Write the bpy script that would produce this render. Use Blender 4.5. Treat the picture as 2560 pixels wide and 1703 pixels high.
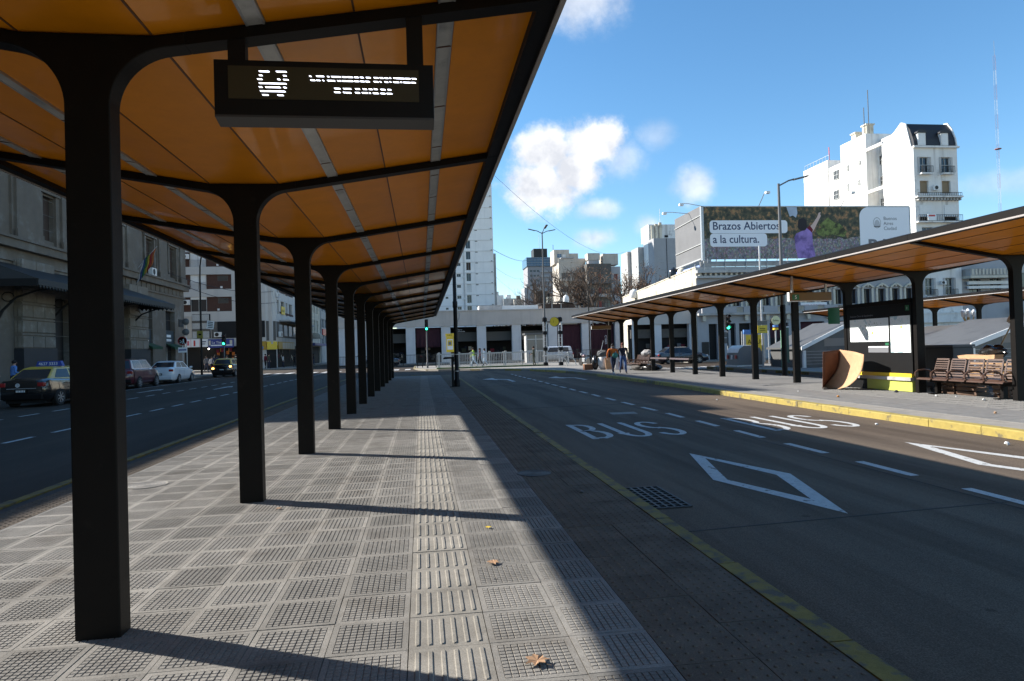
import bpy, bmesh, math, random
from mathutils import Vector, Matrix
random.seed(7)
scene = bpy.context.scene
for o in list(bpy.data.objects): bpy.data.objects.remove(o)
rad = math.radians
# ------------------------------------------------------------------ camera
cam_d = bpy.data.cameras.new('camera'); cam = bpy.data.objects.new('camera', cam_d)
scene.collection.objects.link(cam); scene.camera = cam
CR, CU, CF = Vector((.99055849, -.13393025, -.02926702)), Vector((.02724723, -.01688943, .99948604)), Vector((.13435572, .99084683, .01308074))
cam.matrix_world = Matrix(((CR.x, CU.x, -CF.x, 0), (CR.y, CU.y, -CF.y, 0), (CR.z, CU.z, -CF.z, 1.455), (0, 0, 0, 1)))
cam_d.sensor_width = 36; cam_d.lens = 23.51; cam_d.clip_start = .05; cam_d.clip_end = 6000
# ------------------------------------------------------------------ sky with cumulus clouds, sun
SUN_AZ, SUN_EL = -62.2, 31.0            # degrees clockwise from +Y, degrees up
world = bpy.data.worlds.new('World'); scene.world = world; world.use_nodes = True
wt = world.node_tree; wn = wt.nodes; wl = wt.links; wn.clear()
def N(tree, typ, **kw):
    n = tree.nodes.new(typ)
    for k, v in kw.items():
        if k.startswith('i_'):
            key = k[2:]; key = int(key) if key.isdigit() else key.replace('_', ' ')
            n.inputs[key].default_value = v
        else: setattr(n, k, v)
    return n
def MATH(tree, op, a, b=None, c=None):
    n = tree.nodes.new('ShaderNodeMath'); n.operation = op
    for i, v in enumerate((a, b, c)):
        if v is None: continue
        if isinstance(v, (int, float)): n.inputs[i].default_value = v
        else: tree.links.new(v, n.inputs[i])
    return n.outputs[0]
sky = N(wt, 'ShaderNodeTexSky', sky_type='NISHITA', sun_disc=False, sun_elevation=rad(SUN_EL), sun_rotation=rad(SUN_AZ), altitude=20, air_density=1.0, dust_density=0.0, ozone_density=3.0)
tc = N(wt, 'ShaderNodeTexCoord'); sep = N(wt, 'ShaderNodeSeparateXYZ'); wl.new(tc.outputs['Generated'], sep.inputs[0])
az = MATH(wt, 'MULTIPLY', MATH(wt, 'ARCTAN2', sep.outputs[0], sep.outputs[1]), 57.2958)
el = MATH(wt, 'MULTIPLY', MATH(wt, 'ARCSINE', sep.outputs[2]), 57.2958)
def wnoise(scale, detail, rough, w=0.0):
    n = N(wt, 'ShaderNodeTexNoise', i_Scale=scale, i_Detail=detail, i_Roughness=rough)
    mp = N(wt, 'ShaderNodeMapping'); mp.inputs['Location'].default_value = (w, w*1.7, w*.6); wl.new(tc.outputs['Generated'], mp.inputs['Vector']); wl.new(mp.outputs[0], n.inputs['Vector']); return n.outputs['Fac']
n_big, n_fine = wnoise(12, 5, .55), wnoise(34, 7, .66, 3.1)
edge = MATH(wt, 'ADD', MATH(wt, 'MULTIPLY', MATH(wt, 'SUBTRACT', n_big, .5), .85), MATH(wt, 'MULTIPLY', MATH(wt, 'SUBTRACT', n_fine, .5), .8))
# azimuth, elevation, half width, half height, density of the cumulus puffs in the sky
PUFFS = [(11.2, 16.4, 3.6, 2.6, 1.0), (14.9, 16.8, 3.7, 2.5, 1.0), (10.8, 13.6, 3.9, 3.2, 1.0), (13.4, 14.9, 3.2, 2.4, 1.0), (17.6, 15.4, 2.6, 2.3, .45), (20.4, 17.0, 2.4, 1.6, .28),
         (23.4, 12.9, 2.2, 2.0, .62), (15.4, 11.5, 2.7, 1.1, .6), (15.2, 9.2, 2.5, 1.2, .72), (19.6, 9.9, 1.6, 1.2, .6),
         (14.6, 27.6, 5.8, 3.2, .62), (45.5, 10.4, 7.5, 1.3, .28), (-35, 30, 13, 6, .9), (-75, 44, 18, 7, .9), (75, 28, 14, 6, .9), (115, 40, 18, 7, .9), (165, 26, 16, 7, .9), (-130, 32, 16, 7, .9)]  # broad puffs outside the view are added to make the ambient light neutral
cover = None
for a0, e0, ra, re, dn in PUFFS:
    dx = MATH(wt, 'MULTIPLY', MATH(wt, 'SUBTRACT', az, a0), 1/ra); dy = MATH(wt, 'MULTIPLY', MATH(wt, 'SUBTRACT', el, e0), 1/re)
    d = MATH(wt, 'SQRT', MATH(wt, 'ADD', MATH(wt, 'MULTIPLY', dx, dx), MATH(wt, 'MULTIPLY', dy, dy)))
    fld = MATH(wt, 'ADD', MATH(wt, 'SUBTRACT', 1.0, d), edge)
    mr = N(wt, 'ShaderNodeMapRange', interpolation_type='SMOOTHERSTEP'); mr.inputs[1].default_value = -.06; mr.inputs[2].default_value = .62 if dn > .8 else 1.0; mr.inputs[4].default_value = dn
    wl.new(fld, mr.inputs[0])
    cover = mr.outputs[0] if cover is None else MATH(wt, 'MAXIMUM', cover, mr.outputs[0])
cover = MATH(wt, 'MINIMUM', cover, .97)
cshade = N(wt, 'ShaderNodeMapRange'); wl.new(wnoise(22, 4, .55, 9.0), cshade.inputs[0]); cshade.inputs[1].default_value = .35; cshade.inputs[2].default_value = .62
ccol = N(wt, 'ShaderNodeMix', data_type='RGBA'); wl.new(cshade.outputs[0], ccol.inputs[0])
ccol.inputs[6].default_value = (.40, .41, .44, 1); ccol.inputs[7].default_value = (.62, .615, .61, 1)
skys = N(wt, 'ShaderNodeVectorMath', operation='SCALE'); skys.inputs['Scale'].default_value = .106; wl.new(sky.outputs[0], skys.inputs[0])
hs = N(wt, 'ShaderNodeHueSaturation', i_Hue=.495, i_Saturation=1.17, i_Value=1.0); wl.new(skys.outputs[0], hs.inputs['Color'])
wmix = N(wt, 'ShaderNodeMix', data_type='RGBA'); wl.new(cover, wmix.inputs[0]); wl.new(hs.outputs[0], wmix.inputs[6]); wl.new(ccol.outputs[2], wmix.inputs[7])
bg = N(wt, 'ShaderNodeBackground'); bg.inputs['Strength'].default_value = 1.0; wl.new(wmix.outputs[2], bg.inputs['Color'])
world.cycles.sampling_method = 'MANUAL'; world.cycles.sample_map_resolution = 256
wo = N(wt, 'ShaderNodeOutputWorld'); wl.new(bg.outputs[0], wo.inputs['Surface'])
sun_d = bpy.data.lights.new('sun', 'SUN'); sun = bpy.data.objects.new('sun', sun_d); scene.collection.objects.link(sun)
sun_d.energy = 5.0; sun_d.angle = rad(.53); sun_d.color = (1.0, .95, .875)
sdir = Vector((math.sin(rad(SUN_AZ))*math.cos(rad(SUN_EL)), math.cos(rad(SUN_AZ))*math.cos(rad(SUN_EL)), math.sin(rad(SUN_EL))))
sun.rotation_euler = sdir.to_track_quat('Z', 'Y').to_euler(); sun.location = sdir*300
vs = scene.view_settings; vs.view_transform = 'Standard'; vs.look = 'None'; vs.exposure = 1.02; vs.gamma = 1.0; vs.use_curve_mapping = False
scene.render.engine = 'CYCLES'
# ------------------------------------------------------------------ helpers
COL = scene.collection
def put(o):
    COL.objects.link(o); return o
def tag(o, label=None, cat=None, group=None, kind=None):
    if label: o['label'] = label
    if cat: o['category'] = cat
    if group: o['group'] = group
    if kind: o['kind'] = kind
    return o
def thing(name, label, cat, loc=(0, 0, 0), rz=0, group=None):
    o = put(bpy.data.objects.new(name, None)); o.location = loc; o.rotation_euler = (0, 0, rz); o.empty_display_size = .1
    return tag(o, label, cat, group)
class MB:
    """collects shapes, then links them as one mesh object"""
    def __init__(s): s.v = []; s.f = []; s.m = []
    def add(s, vs, fs, mi=0):
        b = len(s.v); s.v.extend([tuple(p) for p in vs]); s.f.extend([tuple(b+i for i in f) for f in fs]); s.m.extend([mi]*len(fs)); return s
    def box(s, x0, y0, z0, x1, y1, z1, mi=0):
        v = [(x0, y0, z0), (x1, y0, z0), (x1, y1, z0), (x0, y1, z0), (x0, y0, z1), (x1, y0, z1), (x1, y1, z1), (x0, y1, z1)]
        return s.add(v, [(3, 2, 1, 0), (4, 5, 6, 7), (0, 1, 5, 4), (1, 2, 6, 5), (2, 3, 7, 6), (3, 0, 4, 7)], mi)
    def cbox(s, c, sz, rot=None, mi=0):
        hx, hy, hz = sz[0]/2, sz[1]/2, sz[2]/2; c = Vector(c)
        v = [Vector(p) for p in ((-hx, -hy, -hz), (hx, -hy, -hz), (hx, hy, -hz), (-hx, hy, -hz), (-hx, -hy, hz), (hx, -hy, hz), (hx, hy, hz), (-hx, hy, hz))]
        if rot is not None: v = [rot @ p for p in v]
        return s.add([c+p for p in v], [(3, 2, 1, 0), (4, 5, 6, 7), (0, 1, 5, 4), (1, 2, 6, 5), (2, 3, 7, 6), (3, 0, 4, 7)], mi)
    def prism(s, pts, axis, a, b, mi=0):
        """polygon (u,v) extruded along axis: x:(y,z) y:(x,z) z:(x,y)"""
        n = len(pts)
        fn = {'x': lambda u, v, t: (t, u, v), 'y': lambda u, v, t: (u, t, v), 'z': lambda u, v, t: (u, v, t)}[axis]
        vs_ = [fn(u, v, a) for u, v in pts]+[fn(u, v, b) for u, v in pts]
        return s.add(vs_, [tuple(range(n))[::-1], tuple(range(n, 2*n))]+[(i, (i+1) % n, n+(i+1) % n, n+i) for i in range(n)], mi)
    def tube(s, pts, r, n=8, mi=0, cap=True):
        pts = [Vector(p) for p in pts]; rr = r if isinstance(r, (list, tuple)) else [r]*len(pts)
        vs_ = []; fs = []
        t0 = (pts[1]-pts[0]).normalized(); up = Vector((0, 0, 1)) if abs(t0.z) < .9 else Vector((1, 0, 0))
        a = t0.cross(up).normalized()
        for i, p in enumerate(pts):
            t = (pts[min(i+1, len(pts)-1)]-pts[max(i-1, 0)]).normalized()
            a = (a-t*a.dot(t)).normalized(); b = t.cross(a)
            for k in range(n):
                ang = 2*math.pi*k/n; vs_.append(p+(a*math.cos(ang)+b*math.sin(ang))*rr[i])
        for i in range(len(pts)-1):
            for k in range(n): fs.append((i*n+k, i*n+(k+1) % n, (i+1)*n+(k+1) % n, (i+1)*n+k))
        if cap: fs.append(tuple(range(n))[::-1]); fs.append(tuple((len(pts)-1)*n+k for k in range(n)))
        return s.add(vs_, fs, mi)
    def lathe(s, prof, c=(0, 0, 0), n=16, mi=0, rot=None):
        c = Vector(c); vs_ = []; fs = []
        for r, z in prof:
            for k in range(n):
                p = Vector((r*math.cos(2*math.pi*k/n), r*math.sin(2*math.pi*k/n), z)); vs_.append(c+(rot @ p if rot is not None else p))
        for i in range(len(prof)-1):
            for k in range(n): fs.append((i*n+k, i*n+(k+1) % n, (i+1)*n+(k+1) % n, (i+1)*n+k))
        if prof[0][0] > 1e-6: fs.append(tuple(range(n))[::-1])
        if prof[-1][0] > 1e-6: fs.append(tuple((len(prof)-1)*n+k for k in range(n)))
        return s.add(vs_, fs, mi)
    def ball(s, c, r, n=12, m=8, mi=0, jit=0, rnd=random):
        rx, ry, rz = r if isinstance(r, (list, tuple)) else (r, r, r)
        vs_ = [(c[0], c[1], c[2]-rz)]; fs = []
        for i in range(1, m):
            t = math.pi*i/m
            for k in range(n):
                j = 1+rnd.uniform(-jit, jit); a = 2*math.pi*k/n
                vs_.append((c[0]+rx*j*math.sin(t)*math.cos(a), c[1]+ry*j*math.sin(t)*math.sin(a), c[2]-rz*j*math.cos(t)))
        vs_.append((c[0], c[1], c[2]+rz)); L = len(vs_)-1
        for k in range(n):
            fs.append((0, 1+(k+1) % n, 1+k)); fs.append((L, L-n+k, L-n+(k+1) % n))
            for i in range(m-2): fs.append((1+i*n+k, 1+i*n+(k+1) % n, 1+(i+1)*n+(k+1) % n, 1+(i+1)*n+k))
        return s.add(vs_, fs, mi)
    def loft(s, rings, mi=0, closed=True, cap=True):
        n = len(rings[0]); vs_ = [p for r in rings for p in r]; fs = []
        for i in range(len(rings)-1):
            for k in range(n if closed else n-1): fs.append((i*n+k, i*n+(k+1) % n, (i+1)*n+(k+1) % n, (i+1)*n+k))
        if cap: fs.append(tuple(range(n))[::-1]); fs.append(tuple((len(rings)-1)*n+k for k in range(n)))
        return s.add(vs_, fs, mi)
    def mesh(s, name, mats, smooth=False, recalc=True, bevel=0):
        me = bpy.data.meshes.new(name); me.from_pydata(s.v, [], s.f)
        for m in (mats if isinstance(mats, (list, tuple)) else [mats]): me.materials.append(m)
        if max(s.m, default=0): me.polygons.foreach_set('material_index', s.m)
        if recalc or bevel:
            bm = bmesh.new(); bm.from_mesh(me)
            if recalc: bmesh.ops.recalc_face_normals(bm, faces=bm.faces[:])
            if bevel: bmesh.ops.bevel(bm, geom=[e for e in bm.edges if len(e.link_faces) == 2 and e.calc_face_angle(0) > .5], offset=bevel, segments=2, affect='EDGES', profile=.6, clamp_overlap=True)
            bm.to_mesh(me); bm.free()
        if smooth:
            me.polygons.foreach_set('use_smooth', [True]*len(me.polygons))
            try: me.set_sharp_from_angle(angle=rad(40))
            except Exception: pass
        me.update(); return me
    def build(s, name, mats, parent=None, smooth=False, recalc=True, bevel=0, loc=None, rot=None):
        o = put(bpy.data.objects.new(name, s.mesh(name, mats, smooth, recalc, bevel)))
        if parent is not None: o.parent = parent
        if loc is not None: o.location = loc
        if rot is not None: o.rotation_euler = rot
        return o
def inst(name, me, parent=None, loc=(0, 0, 0), rot=(0, 0, 0), scl=None):
    o = put(bpy.data.objects.new(name, me)); o.parent = parent; o.location = loc; o.rotation_euler = rot
    if scl: o.scale = scl
    return o
def copy_tree(o, parent=None, label=None):
    c = o.copy(); COL.objects.link(c); c.parent = parent
    if label: c['label'] = label
    for ch in o.children: copy_tree(ch, c)
    return c
TMP = bpy.data.scenes.new('workbench')
def evaluated_mesh(ob):
    TMP.collection.objects.link(ob)
    with bpy.context.temp_override(scene=TMP, view_layer=TMP.view_layers[0]):
        dg = bpy.context.evaluated_depsgraph_get(); me = bpy.data.meshes.new_from_object(ob.evaluated_get(dg))
    bpy.data.objects.remove(ob); return me
def text(name, body, size, loc, rot, m, parent=None, align='LEFT', ext=.002, sx=1.0, bold=0.0):
    cu = bpy.data.curves.new(name, 'FONT'); cu.body = body; cu.size = size; cu.align_x = align; cu.extrude = ext; cu.resolution_u = 3; cu.offset = bold
    me = evaluated_mesh(bpy.data.objects.new(name, cu))
    me.materials.clear(); me.materials.append(m)
    o = put(bpy.data.objects.new(name, me)); o.parent = parent; o.location = loc; o.rotation_euler = rot; o.scale = (sx, 1, 1); return o
# ------------------------------------------------------------------ materials (all procedural)
MATS = {}
def mat(name, col, rough=.6, metal=0.0, var=0.0, vscale=3.0, col2=None, c2lo=.5, c2hi=.65, c2scale=2.0, bump=0.0, bscale=40.0, spec=.5, coat=0.0, coat_rough=.1, rnd=0.0, emit=None, estr=0.0, stretch=None, trans=0.0, streak=None, spots=None, crack=None, speck=0.0):
    """noise-varied principled material; col2 blotches in; rnd varies by object; streak adds vertical runs of col2-like dirt"""
    m = bpy.data.materials.new(name); m.use_nodes = True; t = m.node_tree; b = t.nodes['Principled BSDF']; MATS[name] = m
    b.inputs['Roughness'].default_value = rough; b.inputs['Metallic'].default_value = metal; b.inputs['Specular IOR Level'].default_value = spec
    if coat: b.inputs['Coat Weight'].default_value = coat; b.inputs['Coat Roughness'].default_value = coat_rough
    c = (*col, 1); b.inputs['Base Color'].default_value = c
    geo = N(t, 'ShaderNodeNewGeometry'); pos = geo.outputs['Position']
    if stretch:
        mp = N(t, 'ShaderNodeMapping'); mp.inputs['Scale'].default_value = stretch; t.links.new(pos, mp.inputs['Vector']); pos = mp.outputs[0]
    cur = None
    def noise(scale, det=5, rg=.6):
        n = N(t, 'ShaderNodeTexNoise', i_Scale=scale, i_Detail=det, i_Roughness=rg); t.links.new(pos, n.inputs['Vector']); return n.outputs['Fac']
    def mix(fac, a, bb, bt='MIX'):
        x = N(t, 'ShaderNodeMix', data_type='RGBA', blend_type=bt)
        for i, vv in ((0, fac), (6, a), (7, bb)):
            if hasattr(vv, 'links'): t.links.new(vv, x.inputs[i])
            else: x.inputs[i].default_value = vv
        return x.outputs[2]
    cur = c
    if col2 is not None:
        mr = N(t, 'ShaderNodeMapRange', interpolation_type='SMOOTHSTEP'); mr.inputs[1].default_value = c2lo; mr.inputs[2].default_value = c2hi
        t.links.new(noise(c2scale, 7, .65), mr.inputs[0]); cur = mix(mr.outputs[0], cur, (*col2, 1))
    if streak is not None:
        sc, amt, scol = streak
        mp2 = N(t, 'ShaderNodeMapping'); mp2.inputs['Scale'].default_value = (sc, sc, sc*.06); t.links.new(geo.outputs['Position'], mp2.inputs['Vector'])
        n2 = N(t, 'ShaderNodeTexNoise', i_Scale=1.0, i_Detail=6, i_Roughness=.7); t.links.new(mp2.outputs[0], n2.inputs['Vector'])
        mr2 = N(t, 'ShaderNodeMapRange', interpolation_type='SMOOTHSTEP'); mr2.inputs[1].default_value = .5; mr2.inputs[2].default_value = .72; mr2.inputs[4].default_value = amt
        t.links.new(n2.outputs['Fac'], mr2.inputs[0]); cur = mix(mr2.outputs[0], cur, (*scol, 1))
    if spots is not None:
        ss, sr, scol = spots; vo = N(t, 'ShaderNodeTexVoronoi', i_Scale=ss); t.links.new(geo.outputs['Position'], vo.inputs['Vector'])
        hit = MATH(t, 'MULTIPLY', MATH(t, 'LESS_THAN', MATH(t, 'ADD', vo.outputs['Distance'], MATH(t, 'MULTIPLY', noise(60, 2), .08)), sr), .75)
        cur = mix(hit, cur, (*scol, 1))
    if crack is not None:
        cs, cw, ccol_ = crack; dn = N(t, 'ShaderNodeTexNoise', i_Scale=2.2, i_Detail=6, i_Roughness=.7); t.links.new(geo.outputs['Position'], dn.inputs['Vector'])
        va = N(t, 'ShaderNodeVectorMath', operation='MULTIPLY_ADD'); t.links.new(dn.outputs['Color'], va.inputs[0]); va.inputs[1].default_value = (.5, .5, .5); t.links.new(geo.outputs['Position'], va.inputs[2])
        ve = N(t, 'ShaderNodeTexVoronoi', feature='DISTANCE_TO_EDGE', i_Scale=cs); t.links.new(va.outputs[0], ve.inputs['Vector'])
        gate = MATH(t, 'GREATER_THAN', noise(.5, 2), .47)
        cur = mix(MATH(t, 'MULTIPLY', MATH(t, 'LESS_THAN', ve.outputs['Distance'], cw), MATH(t, 'MULTIPLY', gate, .8)), cur, (*ccol_, 1))
    if speck:
        mrs = N(t, 'ShaderNodeMapRange'); mrs.inputs[1].default_value = .35; mrs.inputs[2].default_value = .65; mrs.inputs[3].default_value = 1-speck; mrs.inputs[4].default_value = 1+speck
        n3 = N(t, 'ShaderNodeTexNoise', i_Scale=110.0, i_Detail=3, i_Roughness=.8); t.links.new(geo.outputs['Position'], n3.inputs['Vector']); t.links.new(n3.outputs['Fac'], mrs.inputs[0])
        cbs = N(t, 'ShaderNodeCombineColor')
        for i in range(3): t.links.new(mrs.outputs[0], cbs.inputs[i])
        cur = mix(1.0, cur, cbs.outputs[0], 'MULTIPLY')
    if var or rnd:
        val = None
        if var:
            mr = N(t, 'ShaderNodeMapRange'); mr.inputs[1].default_value = .3; mr.inputs[2].default_value = .7; mr.inputs[3].default_value = 1-var; mr.inputs[4].default_value = 1+var
            t.links.new(noise(vscale, 6, .65), mr.inputs[0]); val = mr.outputs[0]
        if rnd:
            oi = N(t, 'ShaderNodeObjectInfo'); r2 = MATH(t, 'ADD', MATH(t, 'MULTIPLY', oi.outputs['Random'], 2*rnd), 1-rnd)
            val = r2 if val is None else MATH(t, 'MULTIPLY', val, r2)
        cb = N(t, 'ShaderNodeCombineColor')
        for i in range(3): t.links.new(val, cb.inputs[i])
        cur = mix(1.0, cur, cb.outputs[0], 'MULTIPLY')
    if hasattr(cur, 'links'): t.links.new(cur, b.inputs['Base Color'])
    if bump:
        bp = N(t, 'ShaderNodeBump', i_Strength=bump, i_Distance=.01); t.links.new(noise(bscale, 8, .7), bp.inputs['Height']); t.links.new(bp.outputs[0], b.inputs['Normal'])
    if emit: b.inputs['Emission Color'].default_value = (*emit, 1); b.inputs['Emission Strength'].default_value = estr
    if trans: b.inputs['Transmission Weight'].default_value = trans
    return m
asphalt = mat('asphalt', (.045, .0325, .0225), .85, var=.24, vscale=.8, col2=(.062, .045, .031), c2lo=.46, c2hi=.68, c2scale=.6, bump=.6, bscale=140, spec=.2, speck=.45, stretch=(1, .12, 1), spots=(1.1, .07, (.02, .015, .011)))
concrete_road = mat('bus_lane_concrete', (.112, .085, .062), .85, var=.24, vscale=1.1, col2=(.066, .048, .034), c2lo=.44, c2hi=.64, c2scale=.9, bump=.55, bscale=160, spec=.2, stretch=(1, .07, 1), speck=.5, spots=(1.4, .085, (.04, .03, .022)))
tile_grey = mat('cement_tile', (.205, .195, .178), .9, var=.16, vscale=5, col2=(.15, .138, .122), c2lo=.5, c2hi=.72, c2scale=1.7, bump=.25, bscale=220, spec=.2, rnd=.2, speck=.25, spots=(2.6, .075, (.06, .057, .053)))
tile_guide = mat('guide_cement_tile', (.225, .212, .188), .9, var=.14, vscale=5, col2=(.16, .15, .132), c2lo=.5, c2hi=.7, c2scale=1.9, bump=.25, bscale=220, spec=.2, rnd=.13, speck=.22, spots=(2.6, .07, (.07, .065, .058)))
tile_dot = mat('studded_cement_tile', (.132, .105, .080), .9, var=.18, vscale=4, col2=(.092, .073, .056), c2lo=.48, c2hi=.7, c2scale=1.5, bump=.3, bscale=200, spec=.15, rnd=.12, speck=.25, spots=(2.4, .08, (.045, .04, .035)))
grout = mat('dirty_mortar', (.05, .047, .043), .95, var=.25, vscale=12, bump=.5, bscale=120)
kerb_yellow = mat('worn_yellow_kerb_paint', (.21, .158, .034), .75, var=.25, vscale=14, col2=(.085, .073, .052), c2lo=.46, c2hi=.60, c2scale=7, bump=.45, bscale=90, spec=.3, rnd=.06)
kerb_yellow_b = mat('bright_yellow_kerb_paint', (.34, .262, .07), .7, var=.14, vscale=10, col2=(.15, .125, .07), c2lo=.53, c2hi=.64, c2scale=4, bump=.4, bscale=90, spec=.3, rnd=.05)
kerb_shaded = mat('shaded_kerb_paint', (.20, .16, .06), .8, var=.2, vscale=12, col2=(.15, .14, .12), c2lo=.45, c2hi=.6, c2scale=6, bump=.45, bscale=90, spec=.3, rnd=.06)  # duller yellow: the cast shade is put into the colour
kerb_conc = mat('kerb_concrete', (.24, .225, .2), .85, var=.2, vscale=8, bump=.4, bscale=90)
paving = mat('plaza_paving', (.25, .23, .2), .85, var=.15, vscale=3, col2=(.2, .19, .175), c2lo=.5, c2hi=.7, c2scale=.8, bump=.25, bscale=90)
paving_grey = mat('grey_platform_tile', (.17, .166, .158), .8, var=.15, vscale=5, col2=(.16, .155, .15), c2lo=.5, c2hi=.7, c2scale=1.4, bump=.25, bscale=120, rnd=.06)
paint_white = mat('road_paint_white', (.47, .47, .455), .8, var=.16, vscale=9, col2=(.085, .08, .075), c2lo=.57, c2hi=.66, c2scale=9, bump=.35, bscale=120, spec=.2, speck=.25, streak=None)
seam = mat('tar_seam', (.022, .021, .02), .8, bump=.3, bscale=80)
bronze = mat('dark_bronze_paint', (.005, .0037, .003), .5, var=.2, vscale=6, col2=(.013, .0105, .0085), c2lo=.58, c2hi=.74, c2scale=7, spec=.16, bump=.08, bscale=60)
black_paint = mat('black_paint', (.006, .006, .0065), .5, var=.1, vscale=8, spec=.2)
orange = None
m_ = bpy.data.materials.new('orange_canopy_panel'); m_.use_nodes = True; t_ = m_.node_tree; b_ = t_.nodes['Principled BSDF']; orange = m_
g_ = N(t_, 'ShaderNodeNewGeometry'); nz_ = N(t_, 'ShaderNodeTexNoise', i_Scale=.55, i_Detail=3, i_Roughness=.5); t_.links.new(g_.outputs['Position'], nz_.inputs['Vector'])
oi_ = N(t_, 'ShaderNodeObjectInfo'); rr_ = MATH(t_, 'ADD', MATH(t_, 'MULTIPLY', oi_.outputs['Random'], .16), .92)
dirt_ = N(t_, 'ShaderNodeTexNoise', i_Scale=2.2, i_Detail=7, i_Roughness=.7); t_.links.new(g_.outputs['Position'], dirt_.inputs['Vector'])
mr_ = N(t_, 'ShaderNodeMapRange'); mr_.inputs[1].default_value = .3; mr_.inputs[2].default_value = .75; mr_.inputs[3].default_value = 1.06; mr_.inputs[4].default_value = .86; t_.links.new(dirt_.outputs['Fac'], mr_.inputs[0])
cc_ = N(t_, 'ShaderNodeVectorMath', operation='SCALE'); cc_.inputs[0].default_value = (.76, .262, .002); t_.links.new(MATH(t_, 'MULTIPLY', rr_, mr_.outputs[0]), cc_.inputs['Scale'])
t_.links.new(cc_.outputs[0], b_.inputs['Base Color']); b_.inputs['Roughness'].default_value = .4; b_.inputs['Specular IOR Level'].default_value = .25
b_.inputs['Coat Weight'].default_value = .38; b_.inputs['Coat Roughness'].default_value = .07
bp_ = N(t_, 'ShaderNodeBump', i_Strength=.35, i_Distance=.05); t_.links.new(nz_.outputs['Fac'], bp_.inputs['Height']); t_.links.new(bp_.outputs[0], b_.inputs['Normal']); t_.links.new(bp_.outputs[0], b_.inputs['Coat Normal'])
diffuser = mat('dirty_light_diffuser', (.42, .42, .40), .4, var=.18, vscale=5, col2=(.25, .25, .24), c2lo=.52, c2hi=.7, c2scale=3, coat=.4)
galv = mat('galvanised_steel', (.42, .43, .44), .45, .6, var=.12, vscale=6)
roof_top = mat('canopy_top_sheet', (.45, .45, .44), .6)
stone = mat('ashlar_stone', (.135, .112, .088), .85, var=.13, vscale=1.5, col2=(.19, .175, .155), c2lo=.5, c2hi=.7, c2scale=.7, bump=.3, bscale=30, streak=(1.2, .5, (.13, .12, .11)))
stone_block = mat('rusticated_stone', (.175, .15, .12), .85, var=.13, vscale=2.5, col2=(.25, .235, .21), c2lo=.5, c2hi=.7, c2scale=1.2, bump=.35, bscale=40, rnd=.08)
dado = mat('dark_granite_dado', (.016, .018, .023), .5, var=.15, vscale=3)
black_iron = mat('black_iron', (.005, .005, .0055), .55)
slate = mat('slate_sheet', (.018, .0165, .015), .55, var=.15, vscale=4)
wood_shutter = mat('brown_wood_shutter', (.045, .026, .017), .7, var=.2, vscale=8)
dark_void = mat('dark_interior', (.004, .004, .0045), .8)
glass = mat('window_glass', (.022, .026, .032), .08, spec=.6)
glass_blue = mat('blue_facade_glass', (.045, .085, .15), .12, .1, spec=.7, var=.25, vscale=.12)
white_wall = mat('stained_white_stucco', (.74, .73, .70), .85, var=.07, vscale=.8, col2=(.34, .31, .27), c2lo=.58, c2hi=.74, c2scale=.55, bump=.15, bscale=20, streak=(.8, .75, (.26, .235, .21)))
tower_white = mat('tower_white_paint', (.86, .84, .81), .85, var=.05, vscale=.4, col2=(.6, .6, .61), c2lo=.58, c2hi=.75, c2scale=.3, streak=(.5, .4, (.42, .41, .41)))
dark_galv = mat('grey_painted_pole', (.10, .102, .104), .55, .2, var=.1, vscale=6)
soffit = mat('grey_soffit_strip', (.34, .31, .29), .55)
white_wall2 = mat('bluish_white_wall', (.52, .50, .47), .85, var=.05, vscale=.5, col2=(.36, .37, .385), c2lo=.58, c2hi=.75, c2scale=.4, streak=(.5, .45, (.27, .27, .28)))
grey_band = mat('grey_frieze_render', (.52, .475, .43), .85, var=.06, vscale=.8, streak=(1.0, .3, (.22, .22, .22)))
skylit_white = mat('skylit_white_pilaster_paint', (.62, .625, .63), .8, var=.06, vscale=1.2, streak=(1.5, .25, (.36, .38, .42)))  # white paint with the bluish skylight put into its colour
grey_wall = mat('stained_concrete_wall', (.44, .435, .42), .9, var=.1, vscale=.6, col2=(.27, .255, .235), c2lo=.5, c2hi=.68, c2scale=.35, streak=(.5, .65, (.17, .16, .145)))
grey_wall2 = mat('pale_grey_render', (.37, .37, .38), .9, var=.07, vscale=.5, streak=(.5, .4, (.3, .29, .29)))
beige_wall = mat('beige_render', (.50, .45, .385), .9, var=.08, vscale=.6, col2=(.37, .33, .29), c2lo=.55, c2hi=.72, c2scale=.4, streak=(.6, .45, (.25, .22, .19)))
cream_wall = mat('cream_stained_render', (.62, .57, .46), .9, var=.1, vscale=.9, col2=(.40, .34, .25), c2lo=.52, c2hi=.68, c2scale=.8, streak=(1.1, .8, (.15, .13, .105)))
cream_trim = mat('cream_trim', (.58, .54, .45), .85, var=.12, vscale=3, streak=(2.0, .4, (.25, .22, .18)))
brick_red = mat('red_brown_brick', (.075, .036, .026), .9, var=.25, vscale=12, bump=.3, bscale=50)
taupe = mat('taupe_stone', (.11, .1, .088), .85, var=.15, vscale=2)
sheet_grey = mat('grey_zinc_sheet', (.11, .11, .108), .5, .2, var=.1, vscale=4, col2=(.075, .075, .073), c2lo=.5, c2hi=.7, c2scale=2)
sheet_white = mat('white_sheet', (.72, .72, .70), .55, var=.06, vscale=4)
maroon = mat('maroon_cloth', (.045, .012, .02), .9, var=.2, vscale=2)
tile_black = mat('black_slate_mansard', (.014, .015, .019), .55, var=.25, vscale=9)
rail_white = mat('white_railing_paint', (.42, .42, .40), .55, var=.08, vscale=10)
green_strip = mat('green_painted_base', (.09, .14, .05), .85, var=.25, vscale=6)
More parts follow.
